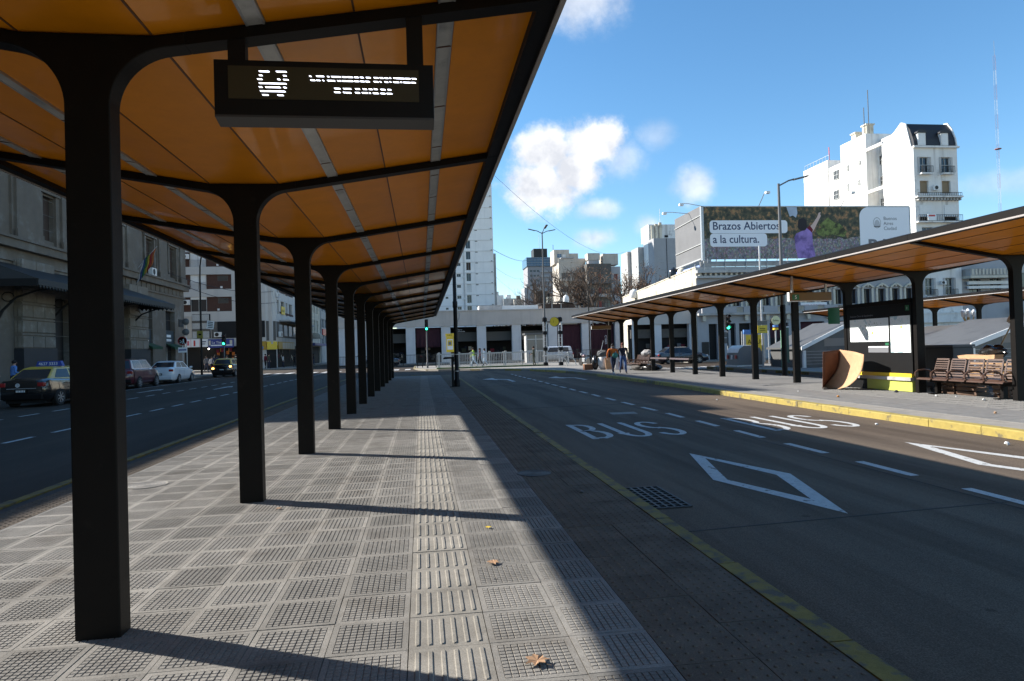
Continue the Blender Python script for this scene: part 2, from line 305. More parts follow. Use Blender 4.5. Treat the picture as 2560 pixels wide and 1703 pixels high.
yellow_sign = mat('yellow_sign', (.72, .50, .03), .45, var=.06, vscale=6)
white_sign = mat('white_sign_face', (.75, .76, .76), .45)
blue_sign = mat('blue_sign', (.02, .045, .25), .4)
red_sign = mat('red_sign', (.5, .03, .03), .45)
green_sign = mat('green_sign', (.015, .14, .06), .45)
navy_print = mat('navy_print', (.035, .055, .12), .6)
grey_print = mat('grey_print', (.16, .165, .18), .6)
bark = mat('bare_bark', (.10, .07, .05), .9, var=.2, vscale=10)
dry_leaf = mat('dry_leaf', (.2, .11, .055), .8, var=.3, vscale=30)
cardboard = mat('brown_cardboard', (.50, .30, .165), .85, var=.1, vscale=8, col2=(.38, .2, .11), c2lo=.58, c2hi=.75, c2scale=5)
cardboard_dark = mat('dark_and_shaded_board', (.10, .036, .016), .8, var=.12, vscale=6)  # dark board; for the cardboard flap its shade is put into the colour
bag_black = mat('black_bag_plastic', (.012, .012, .013), .25, spec=.6)
bag_white = mat('white_sack', (.68, .67, .64), .7, var=.08, vscale=10)
rubber = mat('rubber', (.015, .015, .015), .85)
rim_m = mat('alloy_rim', (.35, .36, .37), .35, .7)
taxi_black = mat('taxi_black_paint', (.006, .006, .007), .2, coat=1.0, coat_rough=.03)
taxi_yellow = mat('taxi_yellow_paint', (.55, .36, .03), .3, coat=.8)
red_paint = mat('burgundy_paint', (.085, .014, .022), .3, coat=1.0, coat_rough=.05)
white_paint = mat('white_car_paint', (.62, .64, .66), .3, coat=1.0, coat_rough=.05)
navy_paint = mat('navy_car_paint', (.012, .016, .03), .25, coat=1.0)
lamp_red = mat('tail_lamp', (.30, .012, .012), .2, coat=.8)
lamp_clear = mat('clear_lamp', (.6, .6, .6), .15, coat=.8)
lamp_amber_on = mat('lit_amber_lamp', (.8, .35, .05), .3, emit=(1, .55, .12), estr=4)
shop_lamp = mat('lit_shop_lamp', (.9, .9, .85), .3, emit=(1, .96, .88), estr=7)
lens_green = mat('lit_green_lens', (.0, .5, .25), .3, emit=(.04, 1, .5), estr=2.6)
lens_off = mat('unlit_signal_lens', (.05, .012, .012), .25, coat=.6)
skin = mat('skin', (.40, .235, .165), .6)
skin_dark = mat('tan_skin', (.27, .15, .10), .6)
def cloth(n, c): return mat(n, c, .9, var=.12, vscale=14, bump=.2, bscale=60)
c_orange, c_navy, c_blue, c_black, c_lime, c_jean = cloth('orange_knit', (.50, .13, .02)), cloth('navy_cloth', (.02, .026, .05)), cloth('blue_jeans', (.05, .095, .22)), cloth('black_cloth', (.018, .018, .02)), cloth('lime_vest', (.38, .55, .05)), cloth('pale_jeans', (.36, .46, .56))
c_teal, c_grey, c_white, c_sky, c_olive, c_red = cloth('teal_cloth', (.05, .2, .17)), cloth('grey_cloth', (.12, .12, .125)), cloth('white_cloth', (.55, .55, .55)), cloth('sky_blue_shirt', (.10, .22, .5)), cloth('olive_cloth', (.05, .055, .035)), cloth('dark_red_cloth', (.16, .015, .03))
hair_m = cloth('dark_hair', (.014, .01, .008))
led_off = mat('unlit_led_matrix', (.045, .036, .018), .5, spec=.3)
led_on = mat('lit_white_led', (.9, .9, 1), .4, emit=(.82, .86, 1.0), estr=2.3)
shoe_white = mat('white_shoe', (.55, .55, .55), .6)
# ------------------------------------------------------------------ ground, roads, platforms
ZR = -.13
g = MB(); g.box(-900, -60, -1.2, 1500, 3000, ZR-.004)
tag(g.build('road', asphalt), 'dark asphalt roadway running between the bus platforms', kind='structure')
b = MB(); b.prism([(1.9, -30), (9.4, -30), (9.4, 36), (8.2, 46), (3.0, 54), (1.9, 39)], 'z', ZR-.3, ZR)
tag(b.build('bus_lane', concrete_road), 'grey bus lane between the two canopied platforms', kind='structure')
bus_lane = bpy.data.objects['bus_lane']
sm = MB()
for y0, y1 in ((5.42, 5.95), (17.6, 17.9), (29, 29.3)): sm.prism([(2.2, y0), (9.0, y1), (9.0, y1+.018), (2.2, y0+.018)], 'z', ZR-.01, ZR+.003)
sm.prism([(5.36, -5), (5.375, -5), (5.40, 40), (5.385, 40)], 'z', ZR-.01, ZR+.0025)
sm.build('expansion_joint', seam, bus_lane)
def slab(name, poly, z0, z1, m, label, kind='structure'):
    s = MB(); s.prism(poly, 'z', z0, z1); return tag(s.build(name, m), label, kind=kind)
# --- near platform: mortar bed, tiles, kerbs
PY0, PY1 = -3.2, 41.6
plat = slab('platform', [(-4.28, PY0-12), (1.92, PY0-12), (1.92, PY1), (-4.28, PY1)], ZR-.2, -.016, grout, 'near bus platform paved with grooved grey cement tiles')
TS = .4
def tile_grid(n=10, h=.0046):
    s = MB(); e = .198; b_ = .168; zt = 0
    s.add([(-e, -e, zt), (e, -e, zt), (e, e, zt), (-e, e, zt), (-b_, -b_, zt), (b_, -b_, zt), (b_, b_, zt), (-b_, b_, zt), (-b_, -b_, -h), (b_, -b_, -h), (b_, b_, -h), (-b_, b_, -h), (-e, -e, -.03), (e, -e, -.03), (e, e, -.03), (-e, e, -.03)],
          [(0, 1, 5, 4), (1, 2, 6, 5), (2, 3, 7, 6), (3, 0, 4, 7), (4, 5, 9, 8), (5, 6, 10, 9), (6, 7, 11, 10), (7, 4, 8, 11), (8, 9, 10, 11), (12, 13, 1, 0), (13, 14, 2, 1), (14, 15, 3, 2), (15, 12, 0, 3)])
    p = 2*b_/n; a, c = p*.455, p*.375
    for i in range(n):
        for j in range(n):
            x, y = -b_+p*(i+.5), -b_+p*(j+.5)
            s.add([(x-a, y-a, -h), (x+a, y-a, -h), (x+a, y+a, -h), (x-a, y+a, -h), (x-c, y-c, .0005), (x+c, y-c, .0005), (x+c, y+c, .0005), (x-c, y+c, .0005)],
                  [(4, 5, 6, 7), (0, 1, 5, 4), (1, 2, 6, 5), (2, 3, 7, 6), (3, 0, 4, 7)])
    return s
def tile_base(e=.1975):
    s = MB(); s.box(-e, -e, -.03, e, e, 0); return s
def tile_guide_mb():
    s = tile_base()
    for i in range(6):
        x = -.155+i*.062; w = .013; L = .155
        o8 = [(x-w, -L), (x-w*.5, -L-.012), (x+w*.5, -L-.012), (x+w, -L), (x+w, L), (x+w*.5, L+.012), (x-w*.5, L+.012), (x-w, L)]
        n = 8; inner = [(x+(u-x)*.6, v*.975) for u, v in o8]
        s.add([(u, v, 0) for u, v in o8]+[(u, v, .006) for u, v in inner], [tuple(range(8, 16))]+[(k, (k+1) % n, 8+(k+1) % n, 8+k) for k in range(n)])
    return s
def tile_dot_mb():
    s = tile_base()
    for i in range(6):
        for j in range(6):
            x, y = -.165+i*.066, -.165+j*.066
            r0, r1 = .0125, .007
            s.add([(x+r0*math.cos(k*math.pi/3), y+r0*math.sin(k*math.pi/3), 0) for k in range(6)]+[(x+r1*math.cos(k*math.pi/3), y+r1*math.sin(k*math.pi/3), .0055) for k in range(6)],
                  [tuple(range(6, 12))]+[(k, (k+1) % 6, 6+(k+1) % 6, 6+k) for k in range(6)])
    return s
T_G, T_U, T_D = tile_grid(), tile_guide_mb(), tile_dot_mb()
ME_G, ME_U, ME_D = T_G.mesh('grid_tile', tile_grey, recalc=False), T_U.mesh('guide_tile', tile_guide, recalc=False), T_D.mesh('studded_tile', tile_dot, recalc=False)
GX = -.104
rt = random.Random(3)
cand = []
for row in range(-8, 113):
    y = 3.33+row*TS+.2-1.6
    if y < PY0 or y > PY1-.2: continue
    for k in range(-10, 5):
        x = GX+TS*(k+.5)
        if k == -10: x = GX-9*TS-.2
        typ = 'U' if k == 0 else ('D' if k in (3, 4, -10) else 'G')
        v = Vector((x, y, 0))-Vector((0, 0, 1.455)); dep = v.dot(CF)
        px, py = 1280+1672*v.dot(CR)/max(dep, .01), 851.5-1672*v.dot(CU)/max(dep, .01)
        vis = dep > .5 and -120 < px < 2680 and py < 1840
        cand.append((dep if vis else 999+dep, typ, x, y))
cand.sort()
SRC = {'G': (T_G, ME_G, 'paving_tile'), 'U': (T_U, ME_U, 'guide_tile'), 'D': (T_D, ME_D, 'studded_tile')}
cnt = {'G': 0, 'U': 0, 'D': 0}; LIM = {'G': 230, 'U': 32, 'D': 70}
rest = {'G': MB(), 'U': MB(), 'D': MB()}
flat = tile_base()
for d_, typ, x, y in cand:
    zz = rt.uniform(-.0022, .0016); rz = rt.uniform(-.006, .006); tx, ty = rt.uniform(-.003, .003), rt.uniform(-.003, .003)
    if d_ < 900 and cnt[typ] < LIM[typ]:
        cnt[typ] += 1; inst(SRC[typ][2], SRC[typ][1], plat, (x, y, zz), (rt.uniform(-.004, .004), rt.uniform(-.004, .004), rz))
    else:
        src = SRC[typ][0] if d_ < 21 else flat
        ca, sa = math.cos(rz), math.sin(rz)
        rest[typ].add([(x+u*ca-v*sa, y+u*sa+v*ca, w+zz) for u, v, w in src.v], src.f)
for typ, m, nm in (('G', tile_grey, 'paving_tile_field'), ('U', tile_guide, 'guide_tile_field'), ('D', tile_dot, 'studded_tile_field')):
    tag(rest[typ].build(nm, m, plat, recalc=False), kind='stuff')
def kerb_run(parent, pts, w, z0, z1, m, seg=1.0, name='kerb_stone', rnd_=rt, mfun=None):
    """kerb stones along a polyline; w to the left of travel; each stone an object"""
    L = []
    for i in range(len(pts)-1):
        a, c = Vector(pts[i]), Vector(pts[i+1]); n = max(1, round((c-a).length/seg))
        for k in range(n): L.append((a.lerp(c, k/n), a.lerp(c, (k+1)/n)))
    for a, c in L:
        d = (c-a).normalized(); nrm = Vector((-d.y, d.x)); gap = .006; j = rnd_.uniform(-.006, .006)
        p = [a+d*gap+nrm*j, c-d*gap+nrm*(j+rnd_.uniform(-.004, .004)), c-d*gap+nrm*w, a+d*gap+nrm*w]
        zt = z1+rnd_.uniform(-.004, .004); bv = .018
        q = [p[0]+nrm*bv, p[1]+nrm*bv, p[2], p[3]]
        s = MB(); s.add([(u.x, u.y, z0) for u in p]+[(u.x, u.y, zt-bv) for u in p]+[(u.x, u.y, zt) for u in q],
                        [(0, 1, 5, 4), (1, 2, 6, 5), (2, 3, 7, 6), (3, 0, 4, 7), (4, 5, 9, 8), (5, 6, 10, 9), (6, 7, 11, 10), (7, 4, 8, 11), (8, 9, 10, 11)])
        s.build(name, mfun((a+c)/2) if mfun else m, parent)
kerb_run(plat, [(2.036, y) for y in (-12, -3, 40.2)], .138, ZR-.15, .004, kerb_yellow, 1.2)
kerb_run(plat, [(-4.40, 40.2), (-4.40, -3), (-4.40, -12)], .138, ZR-.15, .004, kerb_yellow, 1.2)
kerb_run(plat, [(2.03, 40.2), (1.2, 41.3), (-.6, 41.9), (-3.2, 41.7), (-4.38, 40.2)], .14, ZR-.15, .003, kerb_yellow, .7)
def manhole(name, x, y, r, label):
    root = thing(name, label, 'manhole cover', (x, y, .0045))
    s = MB(); s.lathe([(r, -.01), (r, 0.002), (r*.93, .004), (r*.9, .001)], n=28); s.build('rim', kerb_conc if x < 0 else slate, root)
    s = MB()
    for k in range(5): s.lathe([(r*(.86-.17*k), -.008), (r*(.86-.17*k), .003), (r*(.80-.17*k), .003), (r*(.80-.17*k), -.002)], n=28)
    s.lathe([(r*.9, -.01), (r*.9, -.0015), (.001, -.0015)], n=28)
    s.build('cover_plate', mat('cover_iron%d' % (x > 0), (.16, .155, .15) if x < 0 else (.075, .074, .072), .7, var=.2, vscale=12), root)
manhole('manhole_cover', 1.26, 7.72, .2, 'round iron manhole cover with rings at the shadow edge near the bus lane kerb')
manhole('manhole_cover', -3.2, 8.3, .22, 'pale round cover set in the tiles beside the second canopy column')
# storm drain grate in the gutter
dr = thing('drain_grate', 'black iron storm drain grate in the gutter beside the worn yellow kerb', 'drain grate', (2.36, 6.7, ZR))
s = MB(); x0, x1, y0, y1 = -.19, .20, -.46, .50
for k in range(6): xx = x0+(x1-x0)*k/5; s.box(xx-.013, y0, .001, xx+.013, y1, .014)
s.build('bar', black_iron, dr)
s = MB()
for k in range(10): yy = y0+(y1-y0)*k/9; s.box(x0, yy-.012, .0, x1, yy+.012, .0125)
s.build('cross_bar', black_iron, dr)
s = MB(); s.box(x0, y0, -.006, x1, y1, .0008); s.build('pit', dark_void, dr)
# --- right platform joined with the plaza at its far end
ISL = [(8.84, -25), (8.84, 13), (9.0, 19), (9.28, 24), (9.28, 36), (9.05, 40), (8.6, 43), (7.6, 47), (6.2, 50.1), (4.5, 52.4), (3.0, 53.7), (1.3, 54.5), (.3, 55.8), (-.4, 59), (-.8, 63), (-.8, 71), (14.5, 71), (15.0, 62), (15.0, -25)]
def inset(poly, d):
    return poly
isl = slab('plaza', [(x+.05, y) if x < 9.4 and y < 45 else (x, y) for x, y in ISL], ZR-.3, -.012, paving, 'paved plaza and far bus platform beyond the bus lane')
kerb_run(isl, [(8.84, -4), (8.84, 4)][::-1], -.26, ZR-.2, .006, kerb_yellow_b, 1.2)
def kmat(p):  # stones lying in shade get the shade-darkened yellow
    y = p.y
    if 35.3 < y < 41 or 25.5 < y < 27.2: return kerb_shaded
    if p.x < 5.8 and y > 50: return kerb_shaded if p.x < 5.2 else kerb_yellow_b
    return kerb_yellow_b
kerb_run(isl, ISL[1:16][::-1]+[], .2, ZR-.2, .006, None, 1.0, mfun=kmat)
kerb_run(isl, [(8.84, 13), (8.84, 4)], .2, ZR-.2, .006, kerb_yellow_b, 1.2)
s = MB()   # grey grooved tiles of the far platform
for i in range(14):
    for j in range(118):
        x, y = 9.75+.38*i, 3+.38*j
        if y > 46: continue
        z = rt.uniform(-.0015, .0015); s.box(x+.003, y+.003, -.02, x+.377, y+.377, z)
        if y < 21 and i > 3:
            for k in range(5): s.box(x+.04+.066*k, y+.04, z, x+.07+.066*k, y+.34, z+.006)
tag(s.build('platform_tile_field', paving_grey, isl, recalc=False), kind='stuff')
# --- far island, sidewalks
isl3 = slab('traffic_island', [(17.7, -20), (17.7, 39), (19, 41.5), (22, 42.3), (75, 42.3), (75, -20)], ZR-.3, .0, paving, 'paved island with market stalls right of the second canopy')
kerb_run(isl3, [(17.7, 40), (17.7, 18)], .28, ZR-.2, .012, kerb_yellow, 1.4)
slab('left_sidewalk', [(-22.4, -60), (-18.1, -60), (-18.1, 67.5), (-22.4, 68.5), (-60, 68.5), (-60, 66)], ZR-.3, .0, paving, 'sidewalk in front of the old stone station')
slab('corner_sidewalk', [(-60, 82), (-17, 82), (-15.4, 84), (-15.4, 300), (-18, 300), (-18, 86), (-60, 86)], ZR-.3, .0, paving, 'sidewalk along the corner shops')
slab('arcade_sidewalk', [(-5, 83.5), (24, 83.5), (24, 90), (-5, 90)], ZR-.3, .0, paving, 'sidewalk in front of the low arcade building')
slab('right_sidewalk', [(22.5, 54.6), (90, 54.6), (90, 58), (22.5, 58)], ZR-.3, .0, paving, 'sidewalk below the hotel corner building')
# --- road markings
def stroke(mb, pts, w, z=ZR, closed=False):
    pts = [Vector(p) for p in pts]; n = len(pts); Lf, Rt = [], []
    for i, p in enumerate(pts):
        a = pts[i-1] if i or closed else None; c = pts[(i+1) % n] if i < n-1 or closed else None
        d1_ = (p-a).normalized() if a is not None else None; d2_ = (c-p).normalized() if c is not None else None
        if d1_ is None: d1_ = d2_
        if d2_ is None: d2_ = d1_
        n1, n2 = Vector((-d1_.y, d1_.x)), Vector((-d2_.y, d2_.x)); mt = (n1+n2); mt = mt.normalized() if mt.length > 1e-6 else n1
        k = w/2/max(.5, mt.dot(n1)); Lf.append(p+mt*k); Rt.append(p-mt*k)
    v = [(q.x, q.y, z+.004) for q in Lf]+[(q.x, q.y, z+.004) for q in Rt]
    mb.add(v, [(i, (i+1) % n, n+(i+1) % n, n+i) for i in range(n if closed else n-1)])
def poly(mb, pts, z=ZR): mb.add([(x, y, z+.004) for x, y in pts], [tuple(range(len(pts)))])
def letters(cx, y0, y1, name, label):
    root = tag(put(bpy.data.objects.new(name, None)), label, 'road marking'); root.location = (cx, y0, 0)
    H, w = y1-y0, .118
    def arc(cx_, cy_, rx, ry, a0, a1, n=10): return [(cx_+rx*math.cos(rad(a0+(a1-a0)*i/n)), cy_+ry*math.sin(rad(a0+(a1-a0)*i/n))) for i in range(n+1)]
    L = [('B', -.92), ('U', -.26), ('S', .42)]
    for ch, x in L:
        s = MB(); W = .5
        if ch == 'B':
            stroke(s, [(x+.06, 0), (x+.06, H)], w)
            stroke(s, [(x+.06, .13), (x+.22, .13)]+arc(x+.22, .13+H*.22, .22, H*.22, -90, 90)+[(x+.06, .13+H*.44)], w)
            stroke(s, [(x+.06, .13+H*.44+.001), (x+.2, .13+H*.44+.001)]+arc(x+.2, H*.73+.02, .19, H*.21, -90, 90)+[(x+.06, H*.94+.02)], w)
        if ch == 'U': stroke(s, [(x+.06, H), (x+.06, .6)]+arc(x+.27, .6, .21, .5, 180, 360)+[(x+.48, H)], w)
        if ch == 'S': stroke(s, arc(x+.24, H*.73, .2, H*.22, 20, 270, 12)+arc(x+.24, H*.28, .21, H*.23, 90, -160, 12), w)
        s.build('letter', paint_white, root, recalc=False)
letters(3.79, 11.2, 13.45, 'bus_lettering', 'white BUS lettering painted on the nearer bus lane')
letters(7.10, 11.15, 13.4, 'bus_lettering', 'white BUS lettering painted on the lane beside the bright yellow kerb')
def diamond(cx, label):
    s = MB(); o_ = [(0, 1.82), (.52, .03), (0, -1.82), (-.49, -.06)]; i_ = [(.04, 1.36), (.335, .02), (.01, -1.22), (-.335, -.1)]
    v = [(x, y, .004) for x, y in o_+i_]; s.add(v, [(k, (k+1) % 4, 4+(k+1) % 4, 4+k) for k in range(4)])
    o = s.build('diamond_marking', paint_white, None, recalc=False, loc=(cx, 7.46, ZR)); tag(o, label, 'road marking')
diamond(3.8, 'white outlined diamond painted on the nearer bus lane'); diamond(7.22, 'white outlined diamond on the far bus lane cut by the picture edge')
def dash(x, y0, y1, label, grp, w=.12):
    s = MB(); j = rt.uniform(-.015, .015); poly(s, [(x-w/2+j, y0), (x+w/2+j, y0), (x+w/2-j, y1), (x-w/2-j, y1)])
    tag(s.build('lane_dash', paint_white, None, recalc=False), label, 'lane dash', grp)
ORD = 'first second third fourth fifth sixth seventh eighth ninth tenth eleventh twelfth thirteenth fourteenth fifteenth sixteenth seventeenth eighteenth nineteenth twentieth twenty-first twenty-second'.split()
for k in range(22): dash(5.56+.003*k, 5.28+1.72*k, 6.28+1.72*k, '%s white dash, counted from the near end, between the two bus lanes' % ORD[k], 'dashes between the bus lanes')
for k in range(21): dash(-8.33, 12.8+1.83*k, 13.85+1.83*k, '%s white dash from the near end in the left road line by the platform' % ORD[k], 'near lane dashes on the left road')
for k in range(17): dash(-11.95, 19.95+1.85*k, 20.95+1.85*k, '%s white dash from the near end in the left road line by the parked cars' % ORD[k], 'far lane dashes on the left road')
for x, y0, y1, lb in ((-12.1, 52.5, 67, 'solid white line ahead of the crossing, nearer the parked cars'), (-8.35, 52.5, 60, 'solid white line ahead of the crossing, nearer the platform'), (-15.65, 33, 56, 'thin solid white line along the parked cars')):
    s = MB(); poly(s, [(x-.05, y0), (x+.05, y0), (x+.05, y1), (x-.05, y1)]); tag(s.build('solid_line', paint_white, None, recalc=False), lb, 'lane line')
def arrow(x, y, L, turn, label):
    s = MB(); w = .09
    if turn: poly(s, [(x-w, y), (x+w, y), (x+w, y+L*.55), (x-.55, y+L*.72), (x-.55, y+L), (x-1.25, y+L*.72), (x-.55, y+L*.45), (x-.55, y+L*.58), (x-w, y+L*.46)])
    else: poly(s, [(x-w, y), (x+w, y), (x+w, y+L*.6), (x+.33, y+L*.6), (x, y+L), (x-.33, y+L*.6), (x-w, y+L*.6)])
    tag(s.build('lane_arrow', paint_white, None, recalc=False), label, 'road arrow')
arrow(4.45, 32.5, 4.9, True, 'white left-turn arrow painted on the nearer bus lane'); arrow(7.9, 31.8, 4.7, True, 'white left-turn arrow painted beside the right-hand kerb')
arrow(-13.7, 34.6, 3.4, False, 'white straight arrow painted beside the burgundy car'); arrow(-10.4, 35.4, 3.4, False, 'white straight arrow painted in the middle of the left road')
s = MB(); poly(s, [(4.35, 15.1), (4.95, 15.05), (5.0, 15.5), (4.38, 15.55)]); tag(s.build('road_patch', kerb_conc, None, recalc=False), 'small pale rectangular patch on the nearer bus lane', 'road patch')
zr = tag(put(bpy.data.objects.new('zebra_crossing', None)), 'white zebra stripes crossing the left road ahead of the shops', 'zebra crossing')
for k in range(14):
    s = MB(); x = -15.2+k*1.05; poly(s, [(x, 60.6), (x+.5, 60.6), (x+.5, 64), (x, 64)]); s.build('stripe', paint_white, zr, recalc=False)
zr = tag(put(bpy.data.objects.new('zebra_crossing', None)), 'white zebra stripes crossing the lane behind the second canopy', 'zebra crossing')
for k in range(9):
    s = MB(); x = 15.15+k*.95; poly(s, [(x, 40.2), (x+.5, 40.2), (x+.5, 44.4), (x, 44.4)]); s.build('stripe', paint_white, zr, recalc=False)
# ------------------------------------------------------------------ butterfly canopies
ZV, SL, FL = 3.2, .16, .33           # valley height, slope, half width of the flat valley
def zp(x): x = abs(x); return ZV if x < FL else ZV+SL*(x-FL)
def column_mesh():
    hw, Rr = .1125, .33; xc_, ar = hw+Rr, []
    zc = (ZV-.075-SL*FL)+SL*xc_-Rr*math.sqrt(1+SL*SL)
    a1_ = 90+math.degrees(math.atan(SL))
    for i in range(15): a = rad(180+(a1_-180)*i/14); ar.append((xc_+Rr*math.cos(a), zc+Rr*math.sin(a)))
    e = .5; right = [(hw, -.02)]+ar+[(e, zp(e)-.075), (e, zp(e)-.004), (FL, ZV-.004)]
    s = MB(); s.prism(right+[(-x, z) for x, z in right[::-1]], 'y', 0, .128)
    return s.mesh('column', bronze, bevel=.007)
COLM = column_mesh()
def arm_mesh(sg):
    s = MB(); a, e = .501, 2.46
    s.prism([(sg*a, zp(a)-.074), (sg*e, zp(e)-.066), (sg*e, zp(e)-.004), (sg*a, zp(a)-.004)], 'y', .003, .125); return s.mesh('arm', bronze)
ARML, ARMR = arm_mesh(-1), arm_mesh(1)
def fascia_mesh(sg, L):
    s = MB(); e = 2.463; z = zp(e)
    s.prism([(sg*e, z-.055), (sg*(e+.15), z-.035), (sg*(e+.15), z+.11), (sg*(e+.1), z+.135), (sg*e, z+.10)], 'y', .004, L-.004); return s.mesh('fascia', bronze)
def lip_mesh(sg, L):
    s = MB(); e = 2.463; z = zp(e); s.prism([(sg*(e+.122), z-.043), (sg*(e+.1505), z-.0395), (sg*(e+.1505), z-.018), (sg*(e+.158), z-.018), (sg*(e+.158), z-.05), (sg*(e+.122), z-.056)], 'y', 0, L); return s.mesh('drip_edge', soffit)
def panel_mesh(x0, x1, L, nm='panel', m=None, dz=0.0, th=.012):
    s = MB(); s.prism([(x0, zp(x0)+dz), (x1, zp(x1)+dz), (x1, zp(x1)+dz+th), (x0, zp(x0)+dz+th)], 'y', 0, L); return s.mesh(nm, m or orange)
seam_brown = mat('brown_panel_joint', (.085, .03, .008), .6)
def canopy(name, label, xc, ys, strips):
    root = thing(name, label, 'bus shelter', (xc, ys[0], 0)); L = ys[1]-ys[0]
    bays = []
    for sg in (-1, 1):
        cuts = [(.333, .82), (.92, 1.40), (1.40, 1.87), (1.97, 2.462)] if strips else [(.333, .87), (.87, 1.40), (1.40, 1.92), (1.92, 2.462)]
        for a, c in cuts:
            x0, x1 = (a+.004, c-.004); bays.append(('panel', panel_mesh(min(sg*x0, sg*x1), max(sg*x0, sg*x1), L-.01), .005))
        for c in ((.333, 1.40) if strips else (.333, .87, 1.40, 1.92)):
            bays.append(('purlin', panel_mesh(min(sg*(c-.0055), sg*(c+.0055)), max(sg*(c-.0055), sg*(c+.0055)), L-.13, 'purlin', seam_brown, -.006, .02), .128))
        if strips:
            for a in (.82, 1.87):
                bays.append(('light_strip', panel_mesh(min(sg*(a+.012), sg*(a+.088)), max(sg*(a+.012), sg*(a+.088)), L-.13, 'light_strip', diffuser, -.014, .03), .128))
                for yj in (.55, 1.62, 2.7):
                    jm = panel_mesh(min(sg*(a+.002), sg*(a+.098)), max(sg*(a+.002), sg*(a+.098)), .012, 'strip_joint', seam_brown, -.019, .03); bays.append(('strip_joint', jm, yj))
                for q in (a, a+.088): bays.append(('strip_frame', panel_mesh(min(sg*q, sg*(q+.012)), max(sg*q, sg*(q+.012)), L-.13, 'strip_frame', galv, -.017, .035), .128))
        bays.append(('fascia', fascia_mesh(sg, L), 0)); bays.append(('drip_edge', lip_mesh(sg, L), 0))
    bays.append(('panel', panel_mesh(-.331, .331, L-.01), .005))
    s = MB(); s.prism([(-2.46, zp(2.46)+.03), (-.33, ZV+.03), (.33, ZV+.03), (2.46, zp(2.46)+.03), (2.46, zp(2.46)+.05), (.33, ZV+.05), (-.33, ZV+.05), (-2.46, zp(2.46)+.05)], 'y', 0, L)
    bays.append(('roof_sheet', s.mesh('roof_sheet', roof_top), 0))
    for i, y in enumerate(ys):
        yy = y-ys[0]
        inst('column', COLM, root, (0, yy, 0)); inst('arm', ARML, root, (0, yy, 0)); inst('arm', ARMR, root, (0, yy, 0))
        if i < len(ys)-1:
            for nm, me, off in bays: inst(nm, me, root, (0, yy+off, 0))
    s = MB()   # closed end of the last bay
    e = 2.612; s.prism([(-e, zp(e)-.02), (-2.46, zp(2.46)-.07), (-.5, zp(.5)-.01), (.5, zp(.5)-.01), (2.46, zp(2.46)-.07), (e, zp(e)-.02), (e, zp(e)+.09), (0, ZV+.09), (-e, zp(e)+.09)], 'y', ys[-1]-ys[0]+.13, ys[-1]-ys[0]+.16)
    s.build('end_fascia', bronze, root)
    return root
canopy('bus_canopy', 'orange and dark bronze butterfly canopy over the near grey platform', -1.722, [3.79+3.2*k for k in range(-3, 12)], True)
canopy('bus_canopy', 'orange butterfly canopy over the sunlit platform right of the bus lanes', 12.95, [12.98+2.92*k-8.76 for k in range(15)], False)
canopy('bus_canopy', 'farthest orange canopy, behind the map panel and benches', 30.5, [33.0+3.2*k-9.6 for k in range(8)], False)
